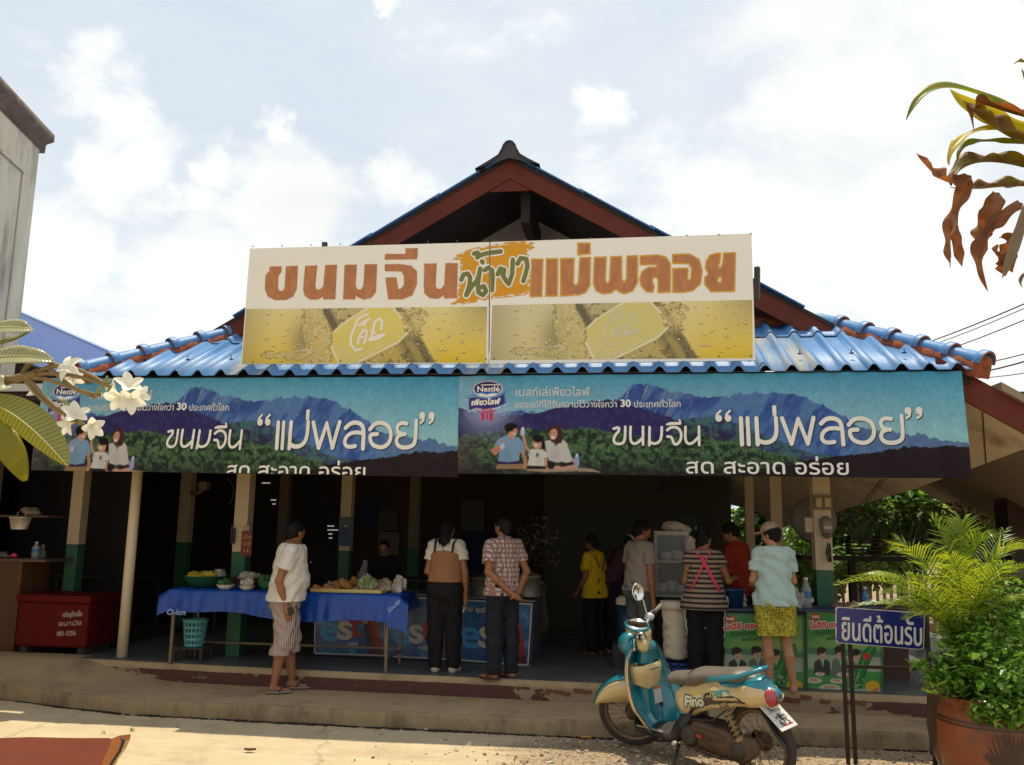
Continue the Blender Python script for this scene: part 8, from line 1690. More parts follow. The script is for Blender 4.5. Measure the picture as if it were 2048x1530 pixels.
def palm():
 Y = 6.75; c = at(1925, 1300, Y=Y); t = thing('areca_palm', 'bright yellow green palm rising behind the shrub at the right', 'palm')
 B = Vector(tuple(map(float, c))); g = lambda x, y, dY=0: Vector(tuple(map(float, at(x, y, Y=Y+dY))))
 FR = [((1890, 1220), (1800, 1130, -.1), (1668, 1172, -.35), L_YG, .24), ((1900, 1200), (1850, 1085, -.1), (1795, 1104, -.3), L_YG, .30), ((1905, 1200), (1905, 1090, 0), (1862, 1035, 0), L_G, .27), ((1915, 1190), (1920, 1090, 0), (1925, 1040, .1), L_YG, .30),
          ((1925, 1200), (1940, 1080, 0), (1975, 1078, -.1), L_G, .28), ((1940, 1200), (1985, 1080, -.1), (2060, 1100, -.25), L_YG, .30), ((1940, 1220), (1990, 1140, -.2), (2075, 1130, -.5), L_G, .28), ((1930, 1230), (1975, 1150, -.35), (2010, 1125, -.7), L_YG, .26),
          ((1900, 1230), (1850, 1170, -.3), (1760, 1190, -.6), L_G, .24), ((1895, 1240), (1830, 1190, 0), (1700, 1215, .1), L_G, .22), ((1930, 1250), (1990, 1190, -.1), (2065, 1200, 0), L_YG, .26), ((1910, 1260), (1880, 1190, -.4), (1830, 1150, -.7), L_YG, .24), ((1920, 1240), (1935, 1160, -.4), (1900, 1110, -.6), L_YG, .26),
          ((1940, 1210), (1970, 1120, .3), (2010, 1060, .5), L_G, .26), ((1890, 1235), (1840, 1150, .2), (1735, 1150, .3), L_YG, .26), ((1885, 1250), (1850, 1180, .1), (1780, 1215, .15), L_YG, .24), ((1895, 1230), (1850, 1120, .3), (1790, 1075, .4), L_G, .24), ((1890, 1250), (1860, 1210, -.3), (1810, 1240, -.5), L_YG, .2)]
 for i, (a, b, e, m, ll) in enumerate(FR): frond([B, g(*a), g(*b), g(*e)], t, m, ll, 40, .45, i, .30)
 for i in range(5): mb = MB(); p = B+Vector((random.uniform(-.1, .1), random.uniform(-.1, .1), -.1)); mb.tube([(p.x, p.y, .4), tuple(p), tuple(p+Vector((random.uniform(-.1, .1), 0, .35)))], [.022, .016, .01], 7); mb.build('cane', mat('green cane', (.16, .17, .03), .5), t)
palm()
def pot_plants():
 TC = mat('glazed terracotta', (.25, .065, .018), .45, var=.3, scale=5, coat=.15, bump=.25, c2=(.09, .035, .018), f2=(.52, .7), s2=4); DK = mat('dark glaze', (.045, .022, .015), .35, var=.3, coat=.3)
 Y = 6.55; c = at(1990, 1500, Y=Y); x = float(c[0]); zt = float(at(1990, 1392, Y=Y)[2]); r = .36; t = thing('terracotta_pot', 'big glazed terracotta pot with a leaf motif in the lower right corner', 'pot', (x, Y, 0))
 pf = [(0, 0), (.22, 0), (.25, .03), (.31, .18), (.345, .32), (.345, zt-.16), (.33, zt-.09), (.30, zt-.06), (.30, zt-.03), (.33, zt-.01), (.345, zt), (.30, zt), (.28, zt-.06), (0, zt-.06)]
 mb = MB(); mb.lathe(pf, n=56); mb.build('body', TC, t)
 def onpot(X, Z, off=.003):   # X: arc position in radians from the front, Z: height
  R = np.interp(Z, [p[1] for p in pf[1:6]]+[zt-.09], [p[0] for p in pf[1:6]]+[.33])+off; return np.stack([R*np.sin(X), -R*np.cos(X), Z], -1)
 mb = MB()
 for z in (zt-.135, zt-.16): mb.lathe([(.345+.004, z-.006), (.345+.006, z), (.345+.004, z+.006)], n=56)
 mb.build('glaze_rings', DK, t, kind='stuff')
 mb = MB()
 for k in range(13):
  a0 = -1.05+k*.15; P = []
  for i in range(8):
   f = i/7; P.append((-.10+math.sin(a0)*(.10+.42*f)*1.0, zt-.52+math.cos(a0)*(.05+.34*f)+.03*math.sin(f*3+k)))
  V = []
  for i, (xx, zz) in enumerate(P): w_ = .013*math.sin(math.pi*(i+.6)/8.2)+.003; dx = math.cos(a0)*w_*1.6; dz = -math.sin(a0)*w_; V += [onpot(np.float64(xx-dx), np.float64(min(zt-.18, zz-dz))), onpot(np.float64(xx+dx), np.float64(min(zt-.18, zz+dz)))]
  mb.add(V, [(2*i, 2*i+1, 2*i+3, 2*i+2) for i in range(7)])
 mb.build('leaf_motif', DK, t, kind='stuff')
 mb = MB(); mb.lathe([(0, zt-.055), (.28, zt-.05)], n=30); mb.build('soil', mat('pot soil', (.04, .025, .015), 1.0, bump=.6), t)
 t = thing('potted_shrub', 'dense bright green small leaved shrub spilling over the pots at right', 'shrub'); g = lambda px, py, dY=0: Vector(tuple(map(float, at(px, py, Y=Y+dY))))
 blobs = [((1985, 1330), .33, .26, 1500, -.05), ((1932, 1325), .22, .2, 800, 0), ((2035, 1290), .25, .25, 700, .1), ((1960, 1275), .22, .2, 500, .1), ((1885, 1350), .15, .11, 330, 0), ((2025, 1390), .22, .14, 520, -.15), ((1990, 1420), .17, .10, 420, -.33), ((2040, 1410), .15, .14, 420, -.36), ((2030, 1370), .2, .16, 500, -.3), ((1895, 1365), .16, .10, 260, -.1), ((1925, 1255), .16, .14, 300, .1), ((1975, 1215), .2, .2, 420, .25), ((2040, 1215), .2, .22, 420, .25), ((1900, 1260), .12, .12, 200, .3), ((1838, 1328), .06, .03, 60, 0), ((2020, 1440), .12, .07, 120, -.25)]
 for i, ((px, py), rx, rz, n, dY) in enumerate(blobs):
  c = g(px, py, dY); mb = MB(); leafcloud(mb, c, (rx, rx*.8, rz), int(n*.8), .056, 2, 50+i, .62); o = mb.build('foliage', [L_DK, L_LT], t, kind='stuff')
 big = random.Random(3)
 for i in range(46):
  c = g(big.uniform(1862, 2048), big.uniform(1290, 1420), big.uniform(-.35, -.1)); mb = MB(); u = Vector((big.uniform(-1, 1), big.uniform(-.8, .2), big.uniform(-.3, .6))).normalized(); n_ = u.cross(Vector((0, .3, 1))).normalized(); L = big.uniform(.07, .10)
  mb.add([c, c+u*L*.3+n_*L*.26, c+u*L*.75+n_*L*.26, c+u*L, c+u*L*.75-n_*L*.26, c+u*L*.3-n_*L*.26], [(0, 1, 2, 3), (0, 3, 4, 5)]); mb.build('leaf', L_LT if i % 2 else L_DK, t)
 for i in range(9): a = g(1900+i*16, 1400, .0); b = g(1880+i*19, 1300, big.uniform(-.2, .1)); mb = MB(); mb.tube([(a.x, a.y, zt-.06), tuple((a+b)/2+Vector((.02, 0, .05))), tuple(b)], [.008, .006, .003], 5); mb.build('twig', STEM, t)
 Y2 = 7.3; c = at(1925, 1450, Y=Y2); z2 = float(at(1902, 1372, Y=Y2)[2]); t = thing('dark_pot', 'dark brown glazed pot behind the terracotta pot', 'pot', (float(c[0]), Y2, 0)); mb = MB(); mb.lathe([(0, 0), (.16, 0), (.22, .15), (.25, .35), (.22, z2-.12), (.25, z2-.03), (.26, z2), (.22, z2), (.2, z2-.05), (0, z2-.05)], n=44); mb.build('body', mat('brown glaze', (.075, .038, .022), .4, var=.3, coat=.2), t); mb = MB(); mb.lathe([(.252, z2-.04), (.262, z2-.035), (.254, z2-.02)], n=44); mb.build('rim_band', mat('ochre band', (.3, .13, .04), .5), t)
 mb = MB();
 for i in range(40): c = g(1812+random.uniform(-2, 26), 1512+random.uniform(-8, 8), .5); s_ = random.uniform(.008, .02); mb.box(tuple(c), (s_, s_, s_))
 heap('fallen_petals', 1815, 1516, 7.0, 0.0, .06, .03, mat('orange petals', (.5, .12, .05), .8, var=.4, bump=.6), 'little heap of orange petals at the foot of the welcome sign', 'petals', 8, seed=61)
pot_plants()
def garden():
 t = thing('garden_wall', 'weathered garden wall with an iron grille behind the palm at right', 'wall'); Yw = 15.5
 M = mat('tan garden wall', (.26, .16, .10), .9, var=.2, bump=.3); a = at(1470, 1225, Y=Yw); b = at(2250, 1175, Y=Yw)
 mb = MB(); mb.b2((a[0], Yw, -.1), (b[0]+6, Yw+.15, .35)); mb.build('base', M, t); zt = float(at(1700, 1160, Y=Yw)[2])
 mb = MB(); mb.b2((a[0], Yw-.01, zt), (b[0]+6, Yw+.13, zt+.08)); mb.build('coping', M, t)
 n = 0; x = float(a[0])
 while x < b[0]: mb = MB(); mb.b2((x, Yw+.05, .35), (x+.04, Yw+.09, zt)); mb.build('bar', mat('pinkish iron bar', (.30, .17, .11), .7), t); x += .11
 for x in np.arange(a[0], b[0]+.1, 2.1): mb = MB(); mb.b2((x-.12, Yw-.03, -.1), (x+.12, Yw+.2, zt+.2)); mb.build('pier', M, t, bevel=.01)
 def tree(px, py, Y, rx, ry, seed, n, label, mats, size=.16, trunk=True, cat='tree', name='tree'):
  c = at(px, py, Y=Y); k = Y/FPX; RX, RZ = rx*k, ry*k; t = thing(name, label, cat, (float(c[0]), Y, 0)); z = float(c[2]); rr = random.Random(seed)
  mb = MB()
  if trunk:
   mb.tube([(0, 0, 0), (.06, .03, z*.5), (.0, 0, z-RZ*.3)], [RX*.07, RX*.05, RX*.03], 8)
   for i in range(6): a = i*1.05; mb.tube([(0, 0, z-RZ*.7), (RX*.5*math.cos(a), RX*.4*math.sin(a), z-RZ*.1+rr.uniform(-.2, .3)*RZ)], [RX*.03, .01], 6)
   mb.build('trunk', STEM, t)
  mb = MB(); m = 9
  for i in range(m):
   a = rr.uniform(0, 6.28); q = rr.uniform(.2, .65); leafcloud(mb, (RX*q*math.cos(a), RX*.6*q*math.sin(a), z+RZ*rr.uniform(-.55, .6)), (RX*rr.uniform(.35, .55), RX*.4, RZ*rr.uniform(.3, .5)), n//m, size, len(mats), seed*31+i, .55)
  mb.build('crown', mats, t, kind='stuff')
 A = leafmat('dark tree leaf', (.035, .085, .015), trans=.35, tc=(.18, .34, .03)); B = leafmat('mid tree leaf', (.07, .15, .025), trans=.4, tc=(.30, .50, .05)); C_ = leafmat('light tree leaf', (.18, .27, .05), trans=.4, tc=(.5, .6, .08))
 T = [(1590, 1110, 24, 90, 130, 2600, 'dark leafy tree seen through the gap behind the cap wearer', [A, B]), (1720, 1050, 22, 130, 130, 4200, 'wide bushy tree beyond the meter column', [A, B, B]), (1880, 1010, 25, 150, 120, 4600, 'tall leafy tree under the end of the right banner', [B, A, C_]), (2010, 1000, 27, 130, 150, 3800, 'leafy tree behind the dark post at the right edge', [A, B, C_]),
         (1800, 1090, 19, 110, 70, 2600, 'rounded dark bush behind the hanging baskets', [A, A, B]), (1980, 1080, 20, 140, 90, 3000, 'pale leaved bush low behind the palm', [C_, B]), (1500, 1090, 26, 70, 130, 1600, 'dark tree between the slim inner columns', [A, A]), (2150, 1030, 24, 160, 200, 3000, 'tree just beyond the right edge', [A, B])]
 for i, (px, py, Y, rx, ry, n, lab, ms) in enumerate(T): tree(px, py, Y, rx, ry, i+5, n, lab, ms, .30)
 def bush(px, py, Y, rx, rz, n, label, mats, size=.10, seed=0, cat='bush', name='bush', group=None):
  c = at(px, py, Y=Y); k = Y/FPX; t = thing(name, label, cat, (float(c[0]), Y, 0), 0, group); z = float(c[2]); mb = MB(); leafcloud(mb, (0, 0, z), (rx*k, rx*k*.6, rz*k), n, size, len(mats), seed, .5); mb.build('foliage', mats, t, kind='stuff'); mb = MB(); mb.tube([(0, 0, 0), (0, 0, z)], .02, 6); mb.build('stem', STEM, t)
 rl = at(1690, 1112, Y=12.5); rr_ = at(2100, 1105, Y=12.5); mb = MB(); mb.b2((rl[0]-.6, 12.4, float(rl[2])-.06), (rr_[0], 12.75, float(rl[2])))
 tt = thing('plant_bench', 'long dark plant bench carrying orchid baskets at right', 'bench'); mb.build('rail', mat('dark bench wood', (.03, .02, .014), .8), tt)
 for px in (1700, 1830, 1960, 2060): x = float(at(px, 1100, Y=12.6)[0]); mb = MB(); mb.b2((x-.04, 12.5, 0), (x+.04, 12.6, float(rl[2])-.06)); mb.build('leg', MATS['dark bench wood'], tt)
 zr = float(rl[2]); DKW = mat('dark basket slat', (.05, .025, .016), .8)
 LABS = ['slatted basket with thin stems left of the palm tip', 'slatted basket of dark orchids above the long frond', 'slatted basket with reddish shoots behind the palm tip', 'slatted basket with tall bare shoots right of the palm tip', 'pale slatted basket by the dark post', 'slatted basket half cut by the right edge']
 for i, px in enumerate((1722, 1775, 1830, 1880, 1937, 2035)):
  x = float(at(px, 1080, Y=12.6)[0]); t = thing('orchid_basket', LABS[i], 'planter', (x, 12.6, zr), 0, 'slatted orchid baskets on the bench'); w_ = .17 if i < 4 else .22
  for k in range(10): mb = MB(); mb.box((0, (-1)**k*w_*.8, .03+k//2*.05), (w_*2, .02, .025)); mb.build('slat', DKW if i != 4 else mat('pale slat', (.18, .13, .08), .8), t)
  for k in range(10): mb = MB(); mb.box(((-1)**k*w_, 0, .055+k//2*.05), (.02, w_*1.6, .025)); mb.build('slat', DKW, t)
  mb = MB(); r = random.Random(i)
  for k in range(46):
   a = r.uniform(0, 6.3); h = r.uniform(.12, .42); d = Vector((math.cos(a)*.28, math.sin(a)*.2, 1)).normalized(); b = Vector((r.uniform(-.12, .12), r.uniform(-.1, .1), .2)); mb.mi = r.choice((0, 0, 1)); e = b+d*h; m_ = b.lerp(e, .5); s_ = d.cross(Vector((0, 1, 0))).normalized()*.014; mb.add([b-s_, b+s_, m_+s_*1.6, e+Vector((.05*math.cos(a), 0, -.04)), m_-s_*1.6], [(0, 1, 2, 4), (4, 2, 3)])
  mb.build('foliage', [A, B], t, kind='stuff')
 mb = MB(); leafcloud(mb, tuple(at(1740, 1030, Y=13)), (.9, .3, .35), 700, .09, 3, 99, .6); leafcloud(mb, tuple(at(1900, 1040, Y=13.2)), (.9, .3, .30), 700, .09, 3, 98, .6); leafcloud(mb, tuple(at(1830, 1055, Y=12.9)), (1.2, .3, .28), 900, .09, 3, 97, .6)
 tag(mb.build('flowering_hedge', [A, B, mat('pink white flowers', (.40, .22, .22), .7)]), 'tangled hedge with pink flowers above the orchid baskets', 'hedge')
 bpy.data.objects['flowering_hedge']['kind'] = 'stuff'
 bush(1720, 1150, 13.5, 70, 26, 900, 'bright green bush below the orchid bench left of the palm', [B, C_, C_], .09, 71); bush(1800, 1135, 13.8, 50, 26, 600, 'green bush below the bench just behind the long frond', [B, C_], .09, 72); bush(1600, 1140, 12.9, 34, 30, 420, 'bright bush seen behind the cap wearer at counter height', [B, C_], .08, 73); bush(1960, 1160, 13, 80, 50, 700, 'dark bush behind the palm heart', [A, B], .09, 74); bush(2040, 1200, 11, 60, 50, 700, 'yellow green bush at the right edge behind the palm', [C_, B], .09, 75)
 Y = 12.0; a = at(2000, 1000, Y=Y); t = thing('dark_post', 'thick dark post under the side roof at the right edge', 'post', (float(a[0])+.3, Y, 0)); mb = MB(); mb.b2((-.3, -.2, 0), (.02, .2, 3.6)); mb.build('shaft', mat('dark brown post', (.035, .02, .015), .8), t); mb = MB(); mb.b2((.10, -.2, 0), (.5, .2, 3.6)); mb.build('shaft', MATS['dark brown post'], t); mb = MB(); mb.b2((-.75, -.3, zr-.35), (1.2, .25, zr-.05)); mb.build('ledge', mat('grey ledge', (.13, .115, .095), .9), t)
garden()
for i, ((xa, ya), (xb, yb), r) in enumerate((((1830, 683), (2060, 594), .02), ((1835, 690), (2060, 603), .014), ((1860, 700), (2060, 626), .017), ((1960, 716), (2060, 694), .017), ((1990, 726), (2060, 708), .025), ((1985, 742), (2060, 733), .014))):
 a = at(xa-120, ya+(ya-yb)/(xb-xa)*120, Y=22); b = at(xb+150, yb-(ya-yb)/(xb-xa)*150, Y=13); pts = [a+(b-a)*k/10-np.array([0, 0, .12*math.sin(math.pi*k/10)]) for k in range(11)]; mb = MB(); mb.tube([tuple(p) for p in pts], r*.6, 5)
 solo(mb, 'power_line', MATS['black cable'], ['highest power line over the right hip', 'power line just under the highest one', 'third power line from the top at right', 'power line ending near the hip tile end', 'thicker power line low over the right eave', 'lowest thin power line at right'][i], 'cable', 'power lines at right')
# foreground: frangipani at left, drying leaves at upper right, bench corner, litter
def ribbon_leaf(C, W, m, parent, name='leaf', fold=.25, nn=None, n=26, vein=None, twist=0.0, wav=0.0, seed=0):
 """C: control points, W: half width function of t; a folded blade"""
 P = bez(C, n); V = []; r = random.Random(seed); k = 7
 up0 = nn or Vector((0, -.6, 1))
 for i, p in enumerate(P):
  t = (P[min(i+1, n-1)]-P[max(i-1, 0)]).normalized(); f = i/(n-1); s = t.cross(up0).normalized(); s = Matrix.Rotation(twist*f, 3, t) @ s; u = s.cross(t).normalized(); w = W(f)
  for j in range(k): a = (j/(k-1)*2-1); V.append(p+s*a*w*(1-abs(fold)*.2)+u*abs(a)*w*fold+u*wav*w*math.sin(f*19+a*2+seed)*abs(a))
 F = [(i*k+j, i*k+j+1, (i+1)*k+j+1, (i+1)*k+j) for i in range(n-1) for j in range(k-1)]
 mb = MB(); mb.add(V, F, True); o = mb.build(name, m, parent); md = o.modifiers.new('s', 'SOLIDIFY'); md.thickness = .0012
 if vein:
  mv = MB(); mv.tube([p+((P[min(i+1, n-1)]-P[max(i-1, 0)]).normalized().cross(up0).normalized().cross((P[min(i+1, n-1)]-P[max(i-1, 0)]).normalized()))*.001 for i, p in enumerate(P)], [.0035*(1-.8*i/n) for i in range(n)], 5)
  for i in range(3, n-2, 1):
   t = (P[i+1]-P[i-1]).normalized(); s = t.cross(up0).normalized(); u = s.cross(t).normalized(); w = W(i/(n-1))*.86
   for q in (-1, 1): mv.tube([P[i]+u*.0012, P[i]+s*q*w*.5+t*w*.10+u*(w*.5*fold+.0014), P[i]+s*q*w+t*w*.30+u*(w*fold+.0012)], .0011, 3, cap=False)
  mv.build('veins', vein, o, kind='stuff')
 return o
def frangipani():
 Y = 2.15; g = lambda x, y, d=0.: Vector(tuple(map(float, at(x, y, Y=Y+d)))); t = thing('frangipani', 'white frangipani branch with long leaves hanging in at the left edge', 'tree')
 BR = mat('frangipani twig', (.22, .15, .055), .6, var=.3, scale=30, bump=.6, bscale=80); BG = mat('green flower stalk', (.24, .24, .05), .5, var=.15)
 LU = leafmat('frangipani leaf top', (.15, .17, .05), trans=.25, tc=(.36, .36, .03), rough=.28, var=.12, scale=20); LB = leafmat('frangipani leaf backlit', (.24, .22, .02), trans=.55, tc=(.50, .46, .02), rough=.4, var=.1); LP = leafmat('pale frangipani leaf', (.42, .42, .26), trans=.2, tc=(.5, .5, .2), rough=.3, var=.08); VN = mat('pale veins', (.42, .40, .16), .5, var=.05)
 def br(P, r, m=BR, n=14):
  C = bez([g(*p) for p in P], n); mb = MB(); rr = [r[0]+(r[1]-r[0])*i/(n-1) for i in range(n)]; rr = [q*(1.15 if i % 2 else .95) for i, q in enumerate(rr)]; mb.tube(C, rr, 8); return mb.build('branch', m, t)
 br([(-90, 765), (-20, 765), (40, 762), (75, 745)], (.016, .010)); br([(70, 748), (110, 720), (150, 728), (215, 770)], (.0065, .004)); br([(70, 750), (120, 740), (170, 755), (225, 775)], (.006, .004)); br([(60, 755), (110, 755), (150, 785), (200, 790)], (.006, .004)); br([(55, 755), (90, 800), (130, 830), (165, 850)], (.006, .0035)); br([(50, 758), (70, 790), (110, 830), (170, 850)], (.006, .0035)); br([(100, 735), (130, 770), (170, 790), (190, 795)], (.005, .0035)); br([(40, 762), (55, 700), (100, 725), (130, 735)], (.006, .004)); br([(190, 793), (200, 785), (208, 765), (215, 752)], (.004, .003), BG); br([(160, 850), (165, 825), (150, 810), (120, 800)], (.005, .003), BG)
 wv = lambda w: (lambda f: w*(math.sin(math.pi*min(1, f*.93+.04))**.75))
 ribbon_leaf([g(-60, 668), g(0, 650, -.05), g(40, 652, -.1), g(68, 660, -.05)], wv(.028), LP, t, vein=VN, fold=.15, nn=Vector((0, -.9, .6))); ribbon_leaf([g(-70, 700, .1), g(-10, 690, .1), g(20, 690, .1), g(62, 662, .1)], wv(.030), LU, t, vein=VN, fold=.35, nn=Vector((0, -.5, 1)), wav=.12)
 ribbon_leaf([g(-70, 735), g(0, 705, -.03), g(60, 708, -.05), g(108, 722)], wv(.033), LP, t, vein=VN, fold=.2, nn=Vector((0, -.9, .5)), wav=.05)
 ribbon_leaf([g(-50, 775), g(-20, 765, -.03), g(5, 768, -.05), g(20, 775)], wv(.030), LP, t, fold=.2, nn=Vector((0, -.9, .5)))
 def two(P, w, nn, seed):   # a leaf folded along its midrib: lit upper half above, backlit glow of the lower half put into its colour
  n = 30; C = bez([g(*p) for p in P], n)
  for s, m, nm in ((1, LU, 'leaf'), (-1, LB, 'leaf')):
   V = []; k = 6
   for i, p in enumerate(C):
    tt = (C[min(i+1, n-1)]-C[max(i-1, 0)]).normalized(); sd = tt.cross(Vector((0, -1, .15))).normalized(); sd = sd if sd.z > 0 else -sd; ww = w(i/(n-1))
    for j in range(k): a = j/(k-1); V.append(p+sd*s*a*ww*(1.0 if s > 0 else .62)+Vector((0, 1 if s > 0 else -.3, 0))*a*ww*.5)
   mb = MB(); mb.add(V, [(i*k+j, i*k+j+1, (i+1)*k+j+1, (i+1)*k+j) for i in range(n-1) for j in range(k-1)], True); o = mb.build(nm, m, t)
   mv = MB()
   for i in range(2, n-2, 1): a = V[i*k]+Vector((0, -.001, 0)); b = V[min(n-1, i+1)*k+k-1]+Vector((0, -.001, 0)); mv.tube([a, b], .0009, 3, cap=False)
   mv.build('veins', VN if s > 0 else LU, o, kind='stuff')
  mb = MB(); mb.tube([c+Vector((0, -.002, 0)) for c in C], [.0028*(1-.7*i/n) for i in range(n)], 6); mb.build('midrib', VN, t)
 two([(-60, 800), (20, 800), (90, 880), (136, 932)], lambda f: .050*math.sin(math.pi*min(1, f*.97+.02))**.8, None, 1)
 ribbon_leaf([g(-40, 840), g(5, 860, -.03), g(30, 910, -.05), g(50, 962)], wv(.036), LB, t, fold=.12, nn=Vector((.3, -1, .3)), vein=None)
 FW = mat('white frangipani petal', (.82, .78, .62), .5, var=.03, sss=.0); FWT = leafmat('frangipani petal', (.84, .82, .72), trans=.35, tc=(.9, .88, .72), rough=.5, var=.03)
 CY = mat('flower throat', (.75, .60, .15), .5)
 def flower(px, py, d, face, spread, size, seed, roll=0.0):
  c = g(px, py, d); r = random.Random(seed); f = Vector(face).normalized(); a = f.orthogonal().normalized(); b = f.cross(a)
  tube = MB(); tube.tube([c-f*size*.5, c], [size*.05, size*.09], 8); ft = tube.build('flower', CY, t)
  size *= .86
  for k in range(5):
   q = roll+k*1.2566+r.uniform(-.12, .12); rad = a*math.cos(q)+b*math.sin(q); tn = -a*math.sin(q)+b*math.cos(q); V = []; n = 8
   for i in range(n):
    s = i/(n-1); L = size*s; cu = spread+(.2*s); p = c+rad*L*math.sin(cu)+f*L*math.cos(cu)-f*size*.25*s*s*(spread > 1); w = size*.30*math.sin(math.pi*min(1, s*.86+.12))**.7
    for j in (-1, -.4, .3, 1): V.append(p+tn*(w*j+.12*size*s)+f*(w*.35*j*j)+rad*0)
   mb = MB(); mb.add(V, [(i*4+j, i*4+j+1, (i+1)*4+j+1, (i+1)*4+j) for i in range(n-1) for j in range(3)], True); mb.build('petal', FWT, ft)
 S_ = .05
 flower(137, 735, -.01, (-.1, -.9, .3), 1.25, .047, 1, .4); flower(146, 752, .01, (.2, -.7, -.6), 1.1, .040, 2); flower(256, 775, 0, (.5, -.6, .6), .85, .052, 3, .2); flower(240, 795, -.02, (-.1, -.8, -.5), .9, .046, 4); flower(262, 800, -.02, (.5, -.7, -.3), 1.0, .046, 5, .7); flower(232, 785, .01, (-.4, -.5, .3), .7, .044, 6); flower(275, 790, .02, (.9, -.3, .1), .9, .040, 7)
 flower(150, 832, -.01, (.5, -.7, .5), .9, .048, 8, .3); flower(182, 852, -.02, (.7, -.5, -.3), .75, .045, 9); flower(140, 848, .0, (-.3, -.8, -.4), .9, .040, 10)
 for (px, py) in ((215, 760), (222, 758), (228, 768), (205, 772)): mb = MB(); a = g(px-14, py+16); b = g(px, py); mb.tube([a, a.lerp(b, .6), b], [.002, .0045, .002], 6); mb.build('bud', BG, t)
frangipani()
def drying_leaves():
 Y = 2.8; g = lambda x, y, d=0.: Vector(tuple(map(float, at(x, y, Y=Y+d)))); t = thing('dracaena', 'dracaena with green and withered brown leaves reaching in at the upper right', 'plant')
 GN = leafmat('green strap leaf', (.14, .18, .015), trans=.5, tc=(.62, .66, .03), rough=.4, c2=(.30, .22, .02), f2=(.5, .6), s2=16); YL = leafmat('yellow strap leaf', (.42, .36, .02), trans=.55, tc=(.9, .78, .03), rough=.4); BN = leafmat('withered leaf', (.17, .08, .035), trans=.42, tc=(.85, .42, .13), rough=.7, var=.5, scale=26, c2=(.26, .17, .10), f2=(.48, .62), s2=14); GB = leafmat('half withered leaf', (.15, .12, .02), trans=.4, tc=(.60, .48, .05), rough=.5, c2=(.14, .06, .03), f2=(.46, .54), s2=10); TN = leafmat('pale dry leaf', (.30, .22, .14), trans=.3, tc=(.4, .3, .15), rough=.7, var=.3, scale=18)
 k = 2.8/1750*1.2
 def L(P, w, m, tw=0., fold=.35, wav=.15, nn=Vector((.1, -.8, .6)), tip=1.0, seed=0):
  ribbon_leaf([g(*p) for p in P], lambda f: w*k*(min(1, (f*6+.35))*min(1, ((1-f)*3.2*tip+.03))), m, t, 'leaf', fold, nn, 34, None, tw, wav, seed)
 L([(2120, 275), (2010, 215), (1900, 135, -.1), (1842, 165, -.15), (1812, 240, -.15)], 13, GN, .3, .4, .1, seed=1); L([(2120, 300), (2010, 250, .02), (1960, 250, .02), (1900, 178, .05)], 22, YL, -.5, .5, .1, seed=2); L([(2130, 320), (2010, 280, -.03), (1960, 240, -.05), (1925, 200, -.05)], 30, GB, .4, .5, .2, seed=3)
 L([(2100, 240), (1980, 235, -.06), (1935, 160, -.06), (1948, 260, -.06)], 12, BN, 1.4, .7, .4, seed=4); L([(2090, 280), (2010, 262), (1945, 225), (1890, 300, -.05), (1898, 330, -.05)], 11, YL, .8, .3, .2, seed=5); L([(2100, 290), (2030, 290), (1960, 275), (1918, 275, -.03), (1914, 322, -.03)], 10, GN, .5, .3, .2, seed=6)
 L([(2110, 350), (2020, 330), (1960, 300), (1905, 335, -.04), (1902, 372, -.04)], 20, GB, .7, .6, .3, seed=7); L([(1935, 350, -.05), (1915, 380, -.05), (1880, 370, -.05), (1850, 330, -.05), (1833, 306, -.05)], 19, BN, .5, .4, .35, seed=8)
 L([(1925, 350, -.03), (1945, 400, -.03), (1880, 450, -.03), (1905, 500, -.03), (1900, 535, -.03)], 13, BN, 2.0, .5, .4, seed=9); L([(1905, 440, -.02), (1912, 480, -.02), (1918, 510, -.02), (1924, 533, -.02)], 8, BN, .8, .3, .3, seed=10)
 L([(2110, 380), (2010, 360), (1980, 385), (1900, 375)], 16, GB, .4, .5, .3, seed=11); L([(1990, 385, -.02), (1990, 440, -.02), (1955, 470, -.02), (1975, 500, -.02)], 17, BN, 1.2, .6, .4, seed=12); L([(2040, 405, -.05), (2010, 450, -.05), (1960, 470, -.05), (1950, 505, -.05), (1975, 582, -.05)], 15, BN, 1.6, .6, .35, seed=13); L([(1985, 500, -.04), (2000, 515), (2005, 530), (2012, 552)], 13, BN, .9, .4, .4, seed=14)
 L([(2070, 390, -.08), (2045, 440, -.08), (2030, 480, -.08), (2020, 545, -.08), (2003, 556, -.08)], 9, TN, .7, .6, .3, seed=15); L([(2030, 470, -.06), (2000, 480), (2015, 520), (2025, 545)], 15, BN, 1.0, .5, .3, seed=16); L([(2080, 540), (2040, 545), (2035, 560), (2045, 575)], 3, TN, 0, .2, .2, seed=17); L([(2110, 130), (2055, 135), (2042, 115), (2028, 128)], 9, GB, .5, .4, .2, seed=18); L([(2110, 180), (2060, 190), (2046, 160), (2044, 138)], 9, GN, .5, .4, .2, seed=19)
 mb = MB(); mb.tube([tuple(g(2110, 1500)), tuple(g(2115, 600)), tuple(g(2112, 260))], [.022, .018, .012], 10); mb.build('stalk', STEM, t)
drying_leaves()
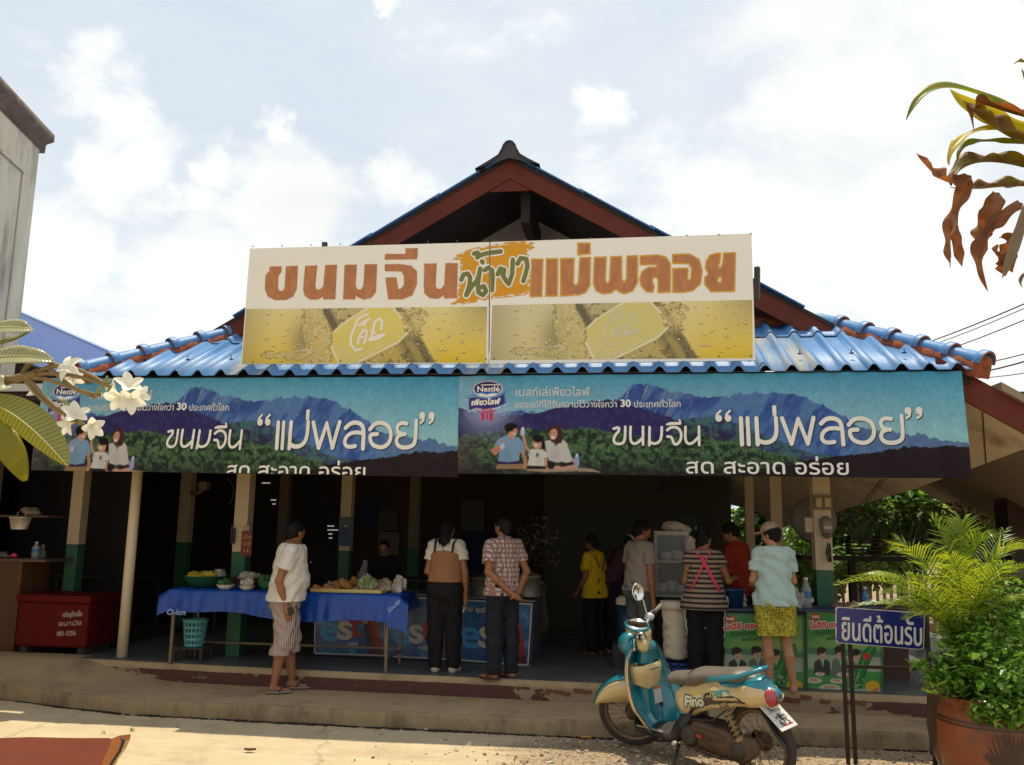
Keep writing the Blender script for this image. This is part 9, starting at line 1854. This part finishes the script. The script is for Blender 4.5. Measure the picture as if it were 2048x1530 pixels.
def bench():
 Y = 3.3; t = thing('wooden_bench', 'glossy red brown wooden bench end in the lower left corner', 'bench'); W_ = mat('varnished red wood', (.24, .022, .008), .2, var=.45, scale=3, coat=1.0, stretch=(1, 1, 9), detail=9); E = mat('orange end grain', (.40, .11, .015), .25, var=.25, coat=.8, stretch=(1, 1, 6)); K = mat('black worn edge', (.02, .014, .012), .4)
 g = lambda x, y, d=0.: Vector(tuple(map(float, at(x, y, Y=Y+d))))
 face = [(-120, 1480), (60, 1474), (150, 1476), (218, 1476), (224, 1478), (216, 1505), (200, 1560), (190, 1640), (-120, 1640)]
 V = [g(*p) for p in face]; n = len(V); Bk = [v+Vector((0, .05, -.006)) for v in V]
 mb = MB(); mb.add(V, [tuple(range(n))]); mb.add([V[i] for i in range(5)]+[Bk[i]+Vector((0, 0, -.03)) for i in range(5)], [(i, i+1, 6+i, 5+i) for i in range(4)], False)
 mb.add([V[4], V[5], V[6], V[7], Bk[4], Bk[5], Bk[6], Bk[7]], [(0, 4, 5, 1), (1, 5, 6, 2), (2, 6, 7, 3)]); o = mb.build('plank', W_, t)
 P = [(224, 1477), (247, 1474), (246, 1484), (238, 1502), (222, 1525), (205, 1560), (196, 1560), (206, 1520), (216, 1500)]; V = [g(x, y, -.003) for x, y in P]; n = len(V); mb = MB(); mb.add(V+[v+Vector((0, .05, 0)) for v in V], [tuple(range(n))]+[(i, n+i, n+(i+1) % n, (i+1) % n) for i in range(n)]); mb.build('end_piece', E, t)
 mb = MB(); mb.tube([g(243, 1476, -.006), g(247, 1482, -.006), g(240, 1502, -.006), g(224, 1526, -.006), (g(212, 1548, -.006))], .006, 6); mb.build('edge_strip', K, t)
bench()
def litter():
 WH = mat('white litter', (.62, .60, .56), .7); LBn = mat('dry brown leaf', (.12, .045, .02), .8, var=.4); OR = mat('orange dry leaf', (.45, .22, .05), .8)
 for (px, py, s, lab) in ((1100, 1470, .03, 'crumpled white wrapper against the gravel'), (853, 1460, .022, 'white scrap by the foot of the step'), (672, 1467, .02, 'thin white straw lying on the shaded concrete'), (912, 1495, .02, 'white scrap at the edge of the sunlight'), (1100, 1525, .02, 'white scrap on the sunlit gravel')):
  p = at(px, py, z=0.0); f = Field((-s*1.6, -s*1.6, -.002), (s*1.6, s*1.6, s), s/6); f.ell((0, 0, s*.15), (s, s*.5, s*.3), .005); f.ell((s*.4, s*.2, s*.2), (s*.5, s*.3, s*.4), .005); f.wrinkle(.003, (200, 200, 200)); o = f.build('litter', WH); o.location = (float(p[0]), float(p[1]), 0.002); tag(o, lab, 'litter')
 for (px, py, s, m, lab) in ((500, 1502, .05, LBn, 'curled brown dead leaf on the sunlit concrete'), (1172, 1478, .05, OR, 'orange dead leaf beside the front wheel'), (715, 1452, .04, LBn, 'dead leaf lying against the step'), (745, 1452, .03, LBn, 'small dead leaf against the step')):
  p = Vector(tuple(map(float, at(px, py, z=0.0)))); mb = MB(); V = []
  for i in range(7):
   for j in (-1, -.3, .3, 1): f = i/6; V.append(p+Vector(((f-.5)*2*s, j*s*.45*math.sin(math.pi*min(1, f*.9+.08)), .001+s*.30*j*j+s*.25*abs(f-.4))))
  mb.add(V, [(i*4+j, i*4+j+1, (i+1)*4+j+1, (i+1)*4+j) for i in range(6) for j in range(3)], True); solo(mb, 'dead_leaf', m, lab, 'leaf')
 GR = leafmat('weed blade', (.07, .12, .02), trans=.3, tc=(.2, .3, .04));
 for (px, py, n, s, lab) in ((480, 1432, 60, .07, 'tuft of grass in the crack below the step behind the dead leaf'), (950, 1448, 50, .06, 'grass tuft at the step edge left of the scooter'), (265, 1462, 14, .05, 'small weed on the sunlit concrete near the bench'), (208, 1466, 10, .04, 'tiny weed right above the bench end'), (355, 1455, 8, .03, 'tiny weed right of the small weed'), (660, 1440, 20, .04, 'short grass in the crack under the polo man')):
  p = Vector(tuple(map(float, at(px, py, z=0.0)))); mb = MB()
  for i in range(n):
   a = random.uniform(0, 6.3); d = Vector((math.cos(a), math.sin(a)*.6, random.uniform(.5, 1.4))).normalized(); b = p+Vector((random.uniform(-s, s)*(1.6 if n > 30 else .3), random.uniform(-.01, .01), 0)); w_ = Vector((-d.y, d.x, 0)).normalized()*.0035; e = b+d*s*random.uniform(.5, 1.1); mb.add([b-w_, b+w_, e], [(0, 1, 2)])
  solo(mb, 'grass_tuft', GR, lab, 'grass')
litter()
